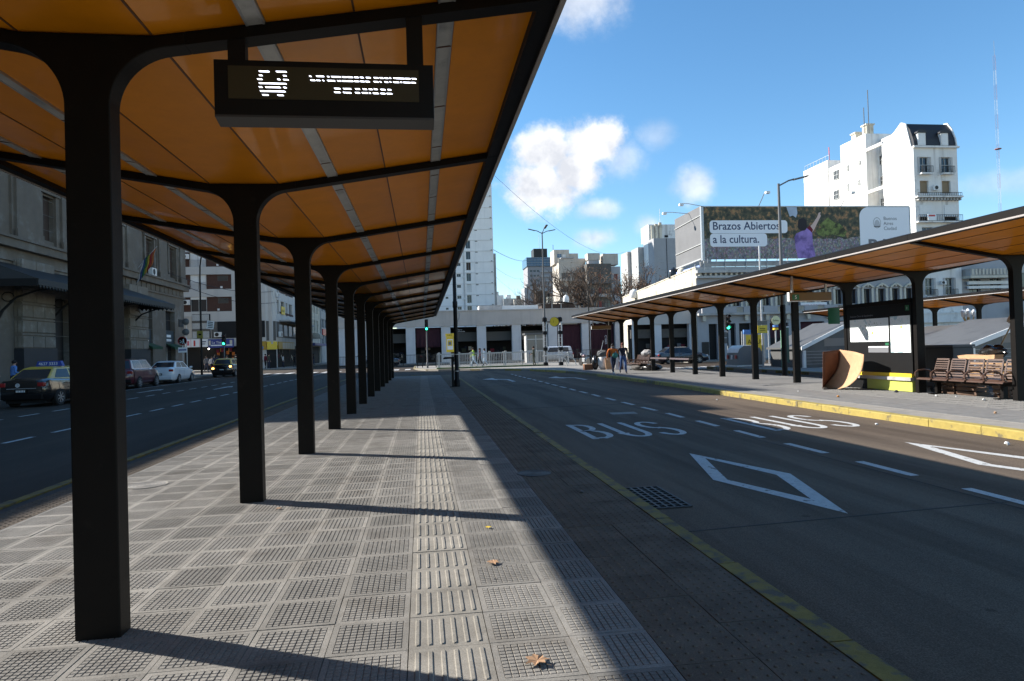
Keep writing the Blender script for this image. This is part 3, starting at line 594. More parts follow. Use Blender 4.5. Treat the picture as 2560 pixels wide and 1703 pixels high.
# ------------------------------------------------------------------ LED arrivals sign hung from the first arm
sg = thing('led_sign', 'black LED arrivals sign with white lettering hanging under the near canopy', 'LED sign', (-.485, 3.78, 2.766))
s = MB(); s.prism([(0, .0), (.105, -.012), (.105, .31), (0, .308)], 'x', -.59, .592); s.build('housing', black_paint, sg, bevel=.004)
s = MB(); s.prism([(-.003, .006), (.102, -.016), (.102, -.028), (-.003, -.006)], 'x', -.588, .59); s.build('bottom_trim', galv if 0 else mat('sign_trim_aluminium', (.05, .05, .052), .45, .3), sg)
s = MB(); s.box(-.515, -.0035, .095, .51, .01, .274); s.build('screen', led_off, sg)
for x in (-.52, .447):
    s = MB(); s.box(x, .02, .3085, x+.092, .085, .45 if x < 0 else .60); s.build('hanger', black_paint, sg)
SEGS = [(-0.837, -0.783, 3.011), (-0.747, -0.693, 3.012), (-0.837, -0.82, 2.989), (-0.71, -0.694, 2.99), (-0.847, -0.821, 2.968), (-0.741, -0.726, 2.969), (-0.71, -0.683, 2.968), (-0.838, -0.695, 2.946), (-0.839, -0.822, 2.925), (-0.805, -0.726, 2.925), (-0.71, -0.695, 2.925), (-0.833, -0.701, 2.903), (-0.822, -0.791, 2.882), (-0.742, -0.711, 2.882), (-0.571, -0.561, 2.991), (-0.534, -0.493, 2.992), (-0.475, -0.465, 2.991), (-0.453, -0.403, 2.991), (-0.394, -0.371, 2.991), (-0.367, -0.338, 2.991), (-0.329, -0.306, 2.991), (-0.297, -0.279, 2.991), (-0.265, -0.241, 2.991), (-0.222, -0.198, 2.991), (-0.19, -0.171, 2.991), (-0.163, -0.144, 2.991), (-0.136, -0.128, 2.992), (-0.114, -0.106, 2.992), (-0.103, -0.053, 2.991), (-0.05, -0.021, 2.991), (-0.012, 0.012, 2.991), (-0.565, -0.541, 2.969), (-0.533, -0.526, 2.969), (-0.522, -0.514, 2.969), (-0.501, -0.493, 2.969), (-0.475, -0.445, 2.969), (-0.442, -0.434, 2.969), (-0.421, -0.413, 2.969), (-0.41, -0.402, 2.969), (-0.395, -0.37, 2.969), (-0.368, -0.337, 2.969), (-0.33, -0.305, 2.969), (-0.298, -0.274, 2.969), (-0.27, -0.246, 2.969), (-0.223, -0.199, 2.969), (-0.19, -0.182, 2.969), (-0.164, -0.145, 2.969), (-0.136, -0.128, 2.97), (-0.115, -0.085, 2.969), (-0.077, -0.069, 2.97), (-0.061, -0.022, 2.969), (-0.017, 0.007, 2.969), (-0.438, -0.407, 2.926), (-0.39, -0.382, 2.926), (-0.379, -0.348, 2.926), (-0.325, -0.301, 2.926), (-0.284, -0.263, 2.926), (-0.251, -0.232, 2.926), (-0.223, -0.204, 2.927), (-0.186, -0.161, 2.926), (-0.148, -0.129, 2.926), (-0.439, -0.407, 2.905), (-0.391, -0.382, 2.905), (-0.379, -0.348, 2.904), (-0.326, -0.301, 2.905), (-0.289, -0.258, 2.905), (-0.25, -0.242, 2.905), (-0.229, -0.199, 2.904), (-0.187, -0.162, 2.904), (-0.154, -0.124, 2.904)]
s = MB()
for a, c, z in SEGS:
    a, c, z = a+.485, c+.485, z-2.766; h = .0035; k = .003
    s.add([(a+k, -.0052, z-h), (c+k, -.0052, z-h), (c-k, -.0052, z+h), (a-k, -.0052, z+h)], [(0, 1, 2, 3)])
s.build('lettering', led_on, sg, recalc=False)
# ------------------------------------------------------------------ facade helpers
def facade(mb, P0, U, Nr, W, H, ops, dep, mi=0):
    """front skin of a wall with rectangular openings and their reveals"""
    P0, U, Nr = Vector(P0), Vector(U), Vector(Nr); Zv = Vector((0, 0, 1))
    us = sorted({0, W, *[o[0] for o in ops], *[o[1] for o in ops]}); zs = sorted({0, H, *[o[2] for o in ops], *[o[3] for o in ops]})
    us = [u for u in us if 0 <= u <= W]; zs = [z for z in zs if 0 <= z <= H]
    P = lambda u, z, d=0: P0+U*u+Zv*z-Nr*d
    for j in range(len(zs)-1):
        run = None
        for i in range(len(us)-1):
            um, zm = (us[i]+us[i+1])/2, (zs[j]+zs[j+1])/2
            hole = any(o[0] < um < o[1] and o[2] < zm < o[3] for o in ops)
            if not hole and run is None: run = us[i]
            if run is not None and (hole or i == len(us)-2):
                e = us[i] if hole else us[i+1]
                mb.add([P(run, zs[j]), P(e, zs[j]), P(e, zs[j+1]), P(run, zs[j+1])], [(0, 1, 2, 3)], mi); run = None
    for u0, u1, z0, z1 in [o[:4] for o in ops]:
        for a, c in (((u0, z0), (u0, z1)), ((u1, z0), (u1, z1)), ((u0, z0), (u1, z0)), ((u0, z1), (u1, z1))):
            mb.add([P(*a), P(*c), P(*c, dep), P(*a, dep)], [(0, 1, 2, 3)], mi)
def wbox(mb, P0, U, Nr, u0, u1, z0, z1, d0, d1, mi=0):
    """box on a facade: d0..d1 measured outwards"""
    P0, U, Nr = Vector(P0), Vector(U), Vector(Nr); Zv = Vector((0, 0, 1))
    P = lambda u, z, d: P0+U*u+Zv*z+Nr*d
    v = [P(u0, z0, d0), P(u1, z0, d0), P(u1, z0, d1), P(u0, z0, d1), P(u0, z1, d0), P(u1, z1, d0), P(u1, z1, d1), P(u0, z1, d1)]
    mb.add(v, [(3, 2, 1, 0), (4, 5, 6, 7), (0, 1, 5, 4), (1, 2, 6, 5), (2, 3, 7, 6), (3, 0, 4, 7)], mi)
def window(parent, F, u0, u1, z0, z1, dep, gm=None, fm=None, nv=2, nh=2, bar=.05, name='window'):
    """glazed window set back in its opening; frame is a sub-part"""
    P0, U, Nr = F
    s = MB(); wbox(s, P0, U, Nr, u0, u1, z0, z1, -dep-.03, -dep+.0); w = s.build(name, gm or glass, parent)
    s = MB(); k = bar
    wbox(s, P0, U, Nr, u0, u0+k, z0, z1, -dep+.001, -dep+.05); wbox(s, P0, U, Nr, u1-k, u1, z0, z1, -dep+.001, -dep+.05)
    wbox(s, P0, U, Nr, u0+k, u1-k, z0, z0+k, -dep+.001, -dep+.05); wbox(s, P0, U, Nr, u0+k, u1-k, z1-k, z1, -dep+.001, -dep+.05)
    for i in range(1, nv): um = u0+(u1-u0)*i/nv; wbox(s, P0, U, Nr, um-k/2, um+k/2, z0+k, z1-k, -dep+.001, -dep+.045)
    for i in range(1, nh): zm = z0+(z1-z0)*i/nh; wbox(s, P0, U, Nr, u0+k, u1-k, zm-k/2, zm+k/2, -dep+.001, -dep+.04)
    s.build('frame', fm or rail_white, w); return w
def panelbox(parent, name, F, u0, u1, z0, z1, d0, d1, m, bevel=0):
    s = MB(); wbox(s, *F, u0, u1, z0, z1, d0, d1); return s.build(name, m, parent, bevel=bevel)
def railing(parent, F, u0, u1, z0, z1, d, m, n=None, name='railing', r=.014):
    P0, U, Nr = [Vector(q) for q in F]; Zv = Vector((0, 0, 1)); s = MB(); n = n or max(2, int((u1-u0)/.13))
    for z in (z0, z1): wbox(s, P0, U, Nr, u0, u1, z-.02, z+.02, d-.02, d+.02)
    for i in range(n+1): u = u0+(u1-u0)*i/n; wbox(s, P0, U, Nr, u-r, u+r, z0+.02, z1-.02, d-r, d+r)
    return s.build(name, m, parent)
def ac_unit(loc, rz, label, sc=1.0):
    t = thing('air_conditioner', label, 'air conditioner', loc, rz, 'air conditioners on facades')
    s = MB(); s.box(-.42*sc, -.16*sc, 0, .42*sc, .16*sc, .6*sc); s.build('case', sheet_white, t, bevel=.015*sc)
    s = MB(); s.lathe([(.235*sc, 0), (.235*sc, .012), (.2*sc, .018), (.05*sc, .008), (.001, .008)], (-.1*sc, -.162*sc, .3*sc), 20, rot=Matrix.Rotation(rad(90), 3, 'X')); s.build('fan_grille', black_iron, t)
    return t
# ------------------------------------------------------------------ old station on the left
st = thing('station_building', 'old grey stone railway station with rusticated pilasters along the left road', 'building', (-22, 40, 0))
OFF = Vector((22, -40, 0))
FS = (Vector((0, -.3, 0)), Vector((0, 1, 0)), Vector((1, 0, 0)))      # u = Y - 39.7
def u_(Y): return Y-39.7
ops = [(u_(43.2), u_(45.6), .0, 5.4), (u_(46.6), u_(49.0), 0, 5.2), (u_(50.4), u_(52.6), 0, 5.2), (u_(56.85), u_(58.8), 0, 5.7), (u_(61.7), u_(63.9), 0, 5.7)]
ups = [(57.5, 59.1), (62.6, 64.2), (51.6, 53.2), (46.8, 48.4), (42.6, 44.0)]
ops += [(u_(a), u_(c), 8.75, 11.4) for a, c in ups]
s = MB(); facade(s, FS[0]-FS[1]*4, FS[1], FS[2], 30.6, 22, [(a+4, c+4, z0, z1) for a, c, z0, z1 in ops], .45)
s.box(-28, -9.2, 0, -.46, 3, 20.06); s.box(-28, 3.01, 0, -.461, 26.28, 22); s.box(-28, -100, 0, -.03, -9.21, 12.4)
s.add([(0, 26.3, 0), (-.47, 26.3, 0), (-.47, 26.3, 22), (0, 26.3, 22)], [(0, 1, 2, 3)]); s.add([(0, -4.3, 0), (-.47, -4.3, 0), (-.47, -4.3, 20), (0, -4.3, 20)], [(0, 1, 2, 3)])
s.build('wall', stone, st, recalc=False)
s = MB()
for k, zj in enumerate([.9*i+.35 for i in range(1, 24)]):
    for a, c in ((56.9-3.4, 66.25), (39.75, 52)):
        wbox(s, *FS, u_(a), u_(c), zj, zj+.025, .001, .004)
tag(s.build('ashlar_joint', mat('dark_joint', (.12, .11, .095), .9), st), kind='stuff')
for nm, z0, z1, d in (('cornice', 7.75, 8.2, .42), ('cornice', 8.201, 8.35, .55), ('frieze', 7.05, 7.2, .12), ('cornice', 13.6, 14.1, .5)): panelbox(st, nm, FS, u_(37.5), u_(66.3)+d*.6, z0, z1, .0015, d, stone)
for k in range(14):
    Y = 53.8+k*.95
    if Y < 66: panelbox(st, 'frieze_panel', FS, u_(Y), u_(Y)+.78, 7.25, 7.7, .002, .07, stone)
for a, c in ((39.8, 43.1), (53.4, 56.9)):                              # rusticated pilasters, block by block
    panelbox(st, 'dado', FS, u_(a)-.05, u_(c)+.05, 0, 2.3, .0015, .5, dado)
    panelbox(st, 'pilaster_core', FS, u_(a)+.03, u_(c)-.03, 2.301, 7.04, .001, .36, stone)
    z = 2.34; k = 0
    while z < 6.9:
        big = k % 2 == 0; h = .62 if big else .16
        if big:
            cuts = [0, .42, 1] if (k//2) % 2 else [0, .3, .66, 1]
            for i in range(len(cuts)-1):
                panelbox(st, 'stone_block', FS, u_(a)+(c-a)*cuts[i]+.025, u_(a)+(c-a)*cuts[i+1]-.025, z, z+h, .362, .45, stone_block, .012)
            for i, dd in enumerate((.02, .2)): panelbox(st, 'quoin_block', (FS[0]+Vector((0, u_(a)+.03, 0)), Vector((1, 0, 0)), Vector((0, -1, 0))), dd, dd+.15, z, z+h, .002, .05, stone_block)
        else: panelbox(st, 'stone_course', FS, u_(a)+.01, u_(c)-.01, z+.03, z+h-.03, .362, .43, stone_block)
        z += h+.035; k += 1
panelbox(st, 'dado', FS, u_(43.16), u_(53.3), 0, 2.3, .0012, .04, dado) if False else None
for a, c in ((39.8, 42.2), (44.5, 46.3), (48.9, 51.1), (53.7, 56.3), (59.9, 61.7), (64.9, 66.2)):                                # upper giant pilasters
    panelbox(st, 'pilaster', FS, u_(a), u_(c), 8.36, 13.58, .0025, .26, stone); panelbox(st, 'pilaster_base', FS, u_(a)-.12, u_(c)+.08, 8.355, 8.85, .262, .36, stone)
    panelbox(st, 'pilaster_side', FS, u_(a)-.22, u_(a)-.001, 8.36, 13.58, .0022, .12, stone)
for a, c in ups:                                                       # upper windows with stone surrounds and shutters
    ua, uc = u_(a), u_(c)
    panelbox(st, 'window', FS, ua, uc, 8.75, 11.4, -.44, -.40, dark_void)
    for x0, x1 in ((ua-.32, ua-.02), (uc+.02, uc+.32)): panelbox(st, 'window_jamb', FS, x0, x1, 8.4, 11.5, .002, .14, stone)
    panelbox(st, 'window_lintel', FS, ua-.42, uc+.42, 11.52, 11.75, .002, .22, stone); panelbox(st, 'window_pediment', FS, ua-.55, uc+.55, 12.1, 12.35, .002, .38, stone)
    for i in range(6): panelbox(st, 'dentil', FS, ua-.45+i*(uc-ua+.6)/5, ua-.25+i*(uc-ua+.6)/5, 11.78, 12.08, .002, .28, stone)
    sh = panelbox(st, 'shutter', FS, (ua+uc)/2+.05, uc-.03, 8.78, 11.38, -.30, -.25, wood_shutter)
    for i in range(22): panelbox(sh, 'slat', FS, (ua+uc)/2+.1, uc-.08, 8.86+i*.113, 8.93+i*.113, -.249, -.232, wood_shutter) if a > 57 else None
for a, c in ((43.2, 45.6), (46.6, 49.0), (50.4, 52.6)): panelbox(st, 'door', FS, u_(a), u_(c), 0, 5.4, -.44, -.38, black_iron)
for n_, (a, c) in enumerate(((56.85, 58.8), (61.7, 63.9))):            # ground floor shop openings
    panelbox(st, 'door', FS, u_(a), u_(c), 0, 5.7, -.44, -.4, dark_void); panelbox(st, 'door_frame', FS, u_((a+c)/2)-.05, u_((a+c)/2)+.05, 0, 2.5, -.399, -.33, rail_white)
    bd = panelbox(st, 'shop_board', FS, u_(a)+.01, u_(c)-.01, 2.85, 4.0, -.2, -.12, mat('dark_teal_board', (.018, .03, .04), .5))
    for i, (z, w) in enumerate(((3.55, .5), (3.25, .9), (2.95, .9)) if n_ == 0 else ((3.4, .8), (3.02, .9))):
        panelbox(bd, 'notice', FS, u_((a+c)/2)-.35-w*.35, u_((a+c)/2)-.35+w*.9, z, z+.22, -.119, -.112, white_sign)
    s = MB(); P = lambda Y, z, d: FS[0]+FS[1]*u_(Y)+Vector((d, 0, z))
    s.add([P(a, 2.83, -.02), P(c, 2.83, -.02), P(c+.1, 2.5, .75), P(a-.1, 2.5, .75), P(a, 2.80, -.02), P(c, 2.80, -.02), P(c+.1, 2.3, .75), P(a-.1, 2.3, .75)], [(0, 1, 2, 3), (7, 6, 5, 4), (0, 3, 7, 4), (1, 5, 6, 2), (3, 2, 6, 7), (0, 4, 5, 1)])
    s.build('shop_awning', mat('green_awning_cloth%d' % n_, (.02, .06, .03), .9), st)
panelbox(st, 'plaque', FS, u_(64.8), u_(65.8), 4.4, 5.1, .002, .05, black_iron)
# iron marquee with slate top, scroll brackets and hanging valance
mq = thing('station_marquee', 'black iron marquee with slate roof projecting from the stone station', 'marquee', (-22, 46, 0))
s = MB(); A = [(.0, -9.6, 6.9), (.0, 7.6, 6.9), (3.0, 9.2, 5.72), (3.0, -9.6, 5.72)]
s.add([(x+.001, y, z) for x, y, z in A]+[(x+.001, y, z-.09) for x, y, z in A], [(0, 1, 2, 3), (7, 6, 5, 4), (0, 3, 7, 4), (1, 5, 6, 2), (2, 6, 7, 3), (0, 4, 5, 1)]); s.add([(.001, 7.6, 6.9), (.001, 9.2, 5.72), (3.0, 9.2, 5.72)], [(0, 1, 2)]); s.build('roof', slate, mq)
s = MB(); s.box(2.96, -9.6, 5.4, 3.04, 9.24, 5.715); s.box(0.02, 9.16, 5.4, 2.95, 9.24, 5.715); s.box(0.02, -9.66, 5.35, 3.0, -9.601, 5.72); s.build('fascia', black_iron, mq)
s = MB()
for k in range(62): s.prism([(-9.5+.3*k, 5.4), (-9.26+.3*k, 5.4), (-9.38+.3*k, 5.24)], 'x', 2.98, 3.02)
for k in range(9): s.prism([(.2+.3*k, 5.4), (.44+.3*k, 5.4), (.32+.3*k, 5.24)], 'y', 9.18, 9.22)
s.build('valance', black_iron, mq)
s = MB(); s.add([(0.02, -9.66, 5.72), (3.0, -9.66, 5.72), (0.02, -9.66, 6.88)], [(0, 1, 2)]); s.build('side_glazing', mat('dirty_marquee_glass', (.05, .055, .06), .3), mq)
for yb in (-7.6, -2.5, 3.2, 8.4):
    s = MB(); s.tube([(.05, yb, 3.9), (.25, yb, 4.3), (.9, yb, 4.95), (1.9, yb, 5.3), (2.9, yb, 5.42)], [.07, .07, .06, .05, .04], 6); s.tube([(.06, yb, 3.9), (.06, yb, 5.4)], .05, 6)
    s.tube([(.5+.3*math.cos(a*.7), yb, 5.0+.25*math.sin(a*.7)) for a in range(9)], .03, 6); s.build('bracket', black_iron, mq)
# flag
fl = thing('flag', 'drooping multicoloured flag on an angled pole above the marquee', 'flag', (-21.9, 55.2, 8.3))
s = MB(); s.tube([(0, 0, 0), (1.5, .6, 2.1)], .025, 6); s.build('pole', galv, fl)
for i, m in enumerate((mat('flag_orange', (.3, .08, .02), .9), mat('flag_red', (.22, .015, .015), .9), mat('flag_yellow', (.28, .2, .02), .9), mat('flag_green', (.015, .08, .03), .9), mat('flag_blue', (.015, .035, .1), .9), mat('flag_white', (.28, .27, .27), .9))):
    s = MB(); rows = []
    for j in range(9):
        t = j/8; q = lambda n: (1.4-.15*n-.35*t*(.4+.1*n), .55-.06*n-.35*t+.07*math.sin(j*1.3+n), 2.0-.2*n-(1.5+.05*n)*t); rows.append([q(i), q(i+1)])
    v = [p for r in rows for p in r]; s.add(v, [(2*k, 2*k+1, 2*k+3, 2*k+2) for k in range(8)]); o = s.build('stripe', m, fl, smooth=True); o.modifiers.new('cloth_thickness', 'SOLIDIFY').thickness = .008
ac_unit((-21.75, 58.4, 8.36), rad(90), 'white air conditioner under the stone station window above the marquee', 1.05)
# ------------------------------------------------------------------ corner block of flats with shops, straight behind the station
cb = thing('corner_flats', 'white banded and brown brick corner block of flats above street shops', 'building', (-18, 86, 0))
FC = (Vector((-12, 0, 0)), Vector((1, 0, 0)), Vector((0, -1, 0)))
s = MB(); fo = []
for z in (7.15, 9.9, 12.65, 15.4): fo.append((1.35, 7.05, z, z+1.8))
facade(s, *FC, 11, 20, fo+[(.2, 10.4, 0.0, 2.85)], .25); s.box(-12, .26, 3, -.28, 20, 20); s.box(-12, 1.7, 0, -.28, 20, 2.99); s.prism([(-1, 0), (0, 1), (-.28, 1), (-1, .26)], 'z', 0, 20)
s.build('wall', white_wall2, cb, recalc=False)
for k, z in enumerate((7.15, 9.9, 12.65, 15.4)):
    panelbox(cb, 'brick_panel', FC, 1.35, 2.2, z, z+1.8, -.25, -.2, brick_red); panelbox(cb, 'brick_panel', FC, 4.1, 7.05, z, z+1.8, -.25, -.2, brick_red)
    w = window(cb, FC, 2.22, 4.08, z, z+1.8, .22, glass if k in (0,) else sheet_white, nv=2, nh=1)
    if k: railing(cb, FC, 2.22, 4.08, z, z+.85, -.05, galv, 14, 'balcony_rail')
    else: panelbox(cb, 'blind', FC, 2.22, 4.08, z+1.5, z+1.8, -.15, -.12, sheet_white)
    lv = panelbox(cb, 'louvre', FC, 5.4, 6.6, z+1.0, z+1.65, -.199, -.17, taupe)
    for i in range(5): panelbox(lv, 'slat', FC, 5.45, 6.55, z+1.06+i*.12, z+1.1+i*.12, -.169, -.15, black_iron)
    panelbox(cb, 'vent', FC, 5.7 if k % 2 else 5.3, 5.95 if k % 2 else 5.55, z+.12, z+.36, -.199, -.16, sheet_white)
FD = (Vector((0, 1, 0)), Vector((0, 1, 0)), Vector((1, 0, 0)))
s = MB(); so = []
for z in (6.6, 9.35): so += [(.9, 2.0, z+.2, z+2.0), (3.2, 5.6, z+.3, z+2.0), (6.4, 7.6, z+.2, z+2.0), (8.6, 11.0, z+.3, z+2.0)]
facade(s, *FD, 22, 14, so+[(.5, 21.5, 0, 2.85)], .3); s.box(-.6, 1.02, 0, -.31, 23, 14); s.build('side_wall', white_wall2, cb, recalc=False)
for a, c, z0, z1 in so: window(cb, FD, a, c, z0, z1, .25, nv=2, nh=1)
for z in (6.95, 9.7): panelbox(cb, 'brick_panel', FD, 2.3, 11.5, z-.0, z+.25, .002, .03, brick_red)
panelbox(cb, 'canopy_slab', FD, 2, 21.5, 5.9, 6.1, .002, 1.4, grey_wall); panelbox(cb, 'mezzanine_wall', FD, .2, 21.8, 3.85, 5.85, .002, .03, taupe)
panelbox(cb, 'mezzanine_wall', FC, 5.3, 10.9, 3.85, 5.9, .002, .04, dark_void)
s = MB()
for i in range(17): wbox(s, *FC, 2.45+i*.115, 2.51+i*.115, 3.9, 6.8, .05, .09)
s.build('striped_screen', sheet_white, cb)
panelbox(cb, 'screen_back', FC, 2.4, 4.5, 3.88, 6.85, .002, .045, dark_void)
for z in (4.75, 5.75): panelbox(cb, 'screen_rail', FC, 2.38, 4.52, z, z+.3, .092, .12, taupe)
panelbox(cb, 'side_panel', FC, 1.3, 2.35, 3.95, 6.6, .002, .08, beige_wall)
FX = (Vector((-1, 0, 0)), Vector((.70711, .70711, 0)), Vector((.70711, -.70711, 0)))
panelbox(cb, 'shop_interior', FX, .03, 1.38, 0, 2.3, .002, .03, dark_void); panelbox(cb, 'mezzanine_wall', FX, .03, 1.38, 3.4, 5.85, .002, .04, taupe); panelbox(cb, 'corner_fascia', FX, .0, 1.41, 2.32, 3.3, .002, .2, MATS['mustard_shop_board'] if 'mustard_shop_board' in MATS else yellow_sign)
panelbox(cb, 'mezzanine_wall', FC, 4.6, 5.28, 3.85, 5.9, .002, .03, taupe)
for k in range(6): panelbox(cb, 'mezzanine_window', FD, 1.5+3.2*k, 3.6+3.2*k, 4.1, 5.5, .032, .06, glass)
# shop fronts
def shop_sign(F, u0, u1, z0, z1, m, label, parts):
    P0, U, Nr = F; base = Vector(cb.location)
    t = thing('shop_sign', label, 'shop sign', tuple(base)); panelbox(t, 'board', F, u0, u1, z0, z1, .06, .2, m)
    for nm, a, c, za, zb, mm in parts: panelbox(t, nm, F, u0+a, u0+c, z0+za, z0+zb, .202, .212, mm)
    return t
blue_board = mat('blue_shop_board', (.03, .05, .22), .5); gold_board = mat('mustard_shop_board', (.45, .27, .03), .5); pale_poster = mat('pale_poster', (.55, .5, .4), .6); pink_print = mat('red_pink_print', (.55, .12, .15), .6)
shop_sign(FC, 1.6, 4.2, 2.85, 3.8, white_sign, 'white shop fascia with red bottle pictures under the striped screen', [('panel_edge', .62, .66, .02, .93, pink_print), ('bottle_picture', .95, 1.15, .12, .8, red_sign), ('panel_edge', 1.6, 1.64, .02, .93, pink_print), ('lettering', 1.85, 2.4, .55, .68, navy_print), ('lettering', 1.85, 2.3, .3, .4, navy_print), ('picture', .15, .45, .2, .75, pink_print)])
t = shop_sign(FC, 4.25, 7.2, 2.7, 3.75, blue_board, 'blue and white shop fascia over the orange lit display', [('white_stripe', .3, 2.8, .22, .36, white_sign), ('picture', .05, .28, .3, .9, pale_poster), ('picture', 2.5, 2.8, .4, .9, pale_poster)])
text('lettering', 'La Tienda', .42, tuple(FC[0]+FC[1]*4.65+Vector((0, -.215, 3.2))), (rad(90), 0, 0), white_sign, t)
t = shop_sign(FC, 7.6, 11.0, 2.3, 3.35, gold_board, 'mustard shop fascia with a round badge, left of the third column', [('badge', 2.0, 2.5, .2, .85, pink_print), ('picture', .15, .9, .25, .8, navy_print), ('picture', 2.6, 3.1, .1, .4, c_sky)])
text('lettering', 'mercado', .24, tuple(FC[0]+FC[1]*7.8+Vector((0, -.218, 2.72))), (rad(90), 0, 0), white_sign, t)
shop_sign(FD, .6, 11, 2.35, 3.3, gold_board, 'long mustard shop fascia with pale posters on the street side', [('poster', 2.2+1.7*i, 3.7+1.7*i, .05, .85, pale_poster) for i in range(5)])
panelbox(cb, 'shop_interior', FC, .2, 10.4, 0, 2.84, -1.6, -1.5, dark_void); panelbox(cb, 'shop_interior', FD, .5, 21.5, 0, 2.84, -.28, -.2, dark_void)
rs = random.Random(5)
for i in range(26):
    u = rs.uniform(4.9, 6.9); z = rs.uniform(.6, 2.3); panelbox(cb, 'hanging_shirt', FC, u, u+.32, z, z+.42, -.5-.02*i, -.47-.02*i, [c_orange, c_red, gold_board, c_black][i % 4])
for i in range(22):
    u = rs.uniform(7.9, 10.2); z = rs.uniform(.5, 2.0); panelbox(cb, 'hanging_goods', FC, u, u+.3, z, z+.4, -.4-.02*i, -.37-.02*i, [c_grey, c_white, c_red, c_navy, c_olive][i % 5])
for i in range(30):
    u = rs.uniform(1.0, 21); z = rs.uniform(.4, 2.1); panelbox(cb, 'hanging_goods', FD, u, u+.4, z, z+.45, -.15+.004*i, -.14+.004*i, [c_grey, c_red, c_navy, c_olive, c_black, pale_poster][i % 6])
for i, u in enumerate((3.1, 4.0)):
    s = MB(); P = FC[0]+FC[1]*u+Vector((0, .8, 2.6)); s.ball(tuple(P), (.1, .1, .07), 10, 6); s.build('shop_lamp', shop_lamp, cb)
for (px, pz, lb) in ((-10.2, 13.6, 'air conditioner on the corner flats beside the topmost visible blind'), (-10.2, 8.0, 'air conditioner on the corner flats above the striped screen'), (-6.6, 4.0, 'air conditioner over the blue shop fascia')): ac_unit((-18+px+.0, 85.8, pz), 0, lb, 1.0)
ac_unit((-17.7, 88.2, 3.9), rad(90), 'air conditioner on the mezzanine over the mustard fascia', 1.1); ac_unit((-17.8, 87.6, 8.9), rad(90), 'air conditioner on the corner flats, street side, beside a window', .9)
t = thing('banner', 'small yellow banner hung below a window of the corner flats', 'banner', (-17.9, 90, 6.9)); s = MB(); s.box(0, 0, 0, .05, 2.2, 1.0); s.build('sheet', yellow_sign, t)
text('lettering', '463-867', .5, (.055, .12, .3), (rad(90), 0, rad(90)), black_paint, t)
# further buildings along the same street
fb = thing('street_building', 'cream building with rounded hood further down the shop street', 'building', (-18, 110, 0))
FB = (Vector((0, 0, 0)), Vector((0, 1, 0)), Vector((1, 0, 0))); s = MB(); so = [(1+3*i, 2.6+3*i, z, z+1.9) for i in range(4) for z in (5.5, 8.6)]
facade(s, *FB, 14, 11.5, so+[(.5, 13.5, 0, 2.9)], .3); s.box(-10, .01, 0, -.31, 14, 11.5); s.add([(0, 0, 0), (-10, 0, 0), (-10, 0, 11.5), (0, 0, 11.5)], [(0, 1, 2, 3)]); s.build('wall', cream_wall, fb, recalc=False)
for a, c, z0, z1 in so: window(fb, FB, a, c, z0, z1, .25)
s = MB(); s.prism([(.4, 4.1), (.6, 4.7), (1.1, 5.0), (1.7, 5.0), (2.1, 4.6), (2.1, 4.1)], 'y', -.4, 2.5); s.build('hood', cream_wall, fb); panelbox(fb, 'shop_awning', FB, 0, 14, 3.0, 3.4, .002, 1.2, blue_board); panelbox(fb, 'shop_interior', FB, .5, 13.5, 0, 2.9, -.29, -.25, dark_void)
fb = thing('street_building', 'grey glass-banded block at the far end of the shop street', 'building', (-18, 125, 0)); s = MB(); so = [(1+4*i, 4+4*i, z, z+1.6) for i in range(8) for z in (3.5, 6.5, 9.5, 12.5)]
facade(s, *FB, 36, 15, so, .3); s.box(-10, .01, 0, -.31, 36, 15); s.add([(0, 0, 0), (-10, 0, 0), (-10, 0, 15), (0, 0, 15)], [(0, 1, 2, 3)]); s.build('wall', grey_wall, fb, recalc=False)
for a, c, z0, z1 in so: window(fb, FB, a, c, z0, z1, .25, glass_blue, nv=3, nh=1)
panelbox(fb, 'red_sign', FB, 1, 6, 5.1, 6.2, .05, .2, red_sign)
# ------------------------------------------------------------------ low arcade building closing the plaza
ab = thing('arcade_building', 'long low grey arcade building with pale pilasters behind the white railing', 'building', (0, 88, 0))
FA = (Vector((-12, 0, 0)), Vector((1, 0, 0)), Vector((0, -1, 0)))
pil = [-6.65, -1.97, 2.62, 7.31, 11.97, 16.87, 21.46, 26.1, 30.8]; PW = 1.2
ops = []
for i in range(len(pil)-1): ops.append((pil[i]+PW+12, pil[i+1]+12, 0, 4.72))
s = MB(); facade(s, *FA, 46, 4.72, ops, .8); s.build('pier_wall', skylit_white, ab, recalc=False)
panelbox(ab, 'cornice', FA, 0, 46, 4.72, 4.84, -.4, .14, grey_band); panelbox(ab, 'frieze', FA, 0, 46, 4.841, 6.62, -.5, .0, grey_band); panelbox(ab, 'parapet_cap', FA, 0, 46, 6.621, 6.77, -.5, .1, grey_band)
panelbox(ab, 'roof', FA, 0, 46, 6.5, 6.6, -22, -.51, grey_wall)
for x in pil:
    for z0, z1 in ((4.95, 5.2), (5.24, 6.2), (6.24, 6.5)): panelbox(ab, 'frieze_panel', FA, x+12.1, x+13.1, z0, z1, .002, .035, grey_band)
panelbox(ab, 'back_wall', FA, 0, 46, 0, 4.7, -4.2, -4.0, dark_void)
panelbox(ab, 'shop_lintel', FA, 0, 46, 2.7, 3.9, -1.6, -1.5, mat('dull_lintel', (.10, .098, .09), .8))
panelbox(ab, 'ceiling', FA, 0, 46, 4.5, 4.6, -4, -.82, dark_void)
ra = random.Random(11)
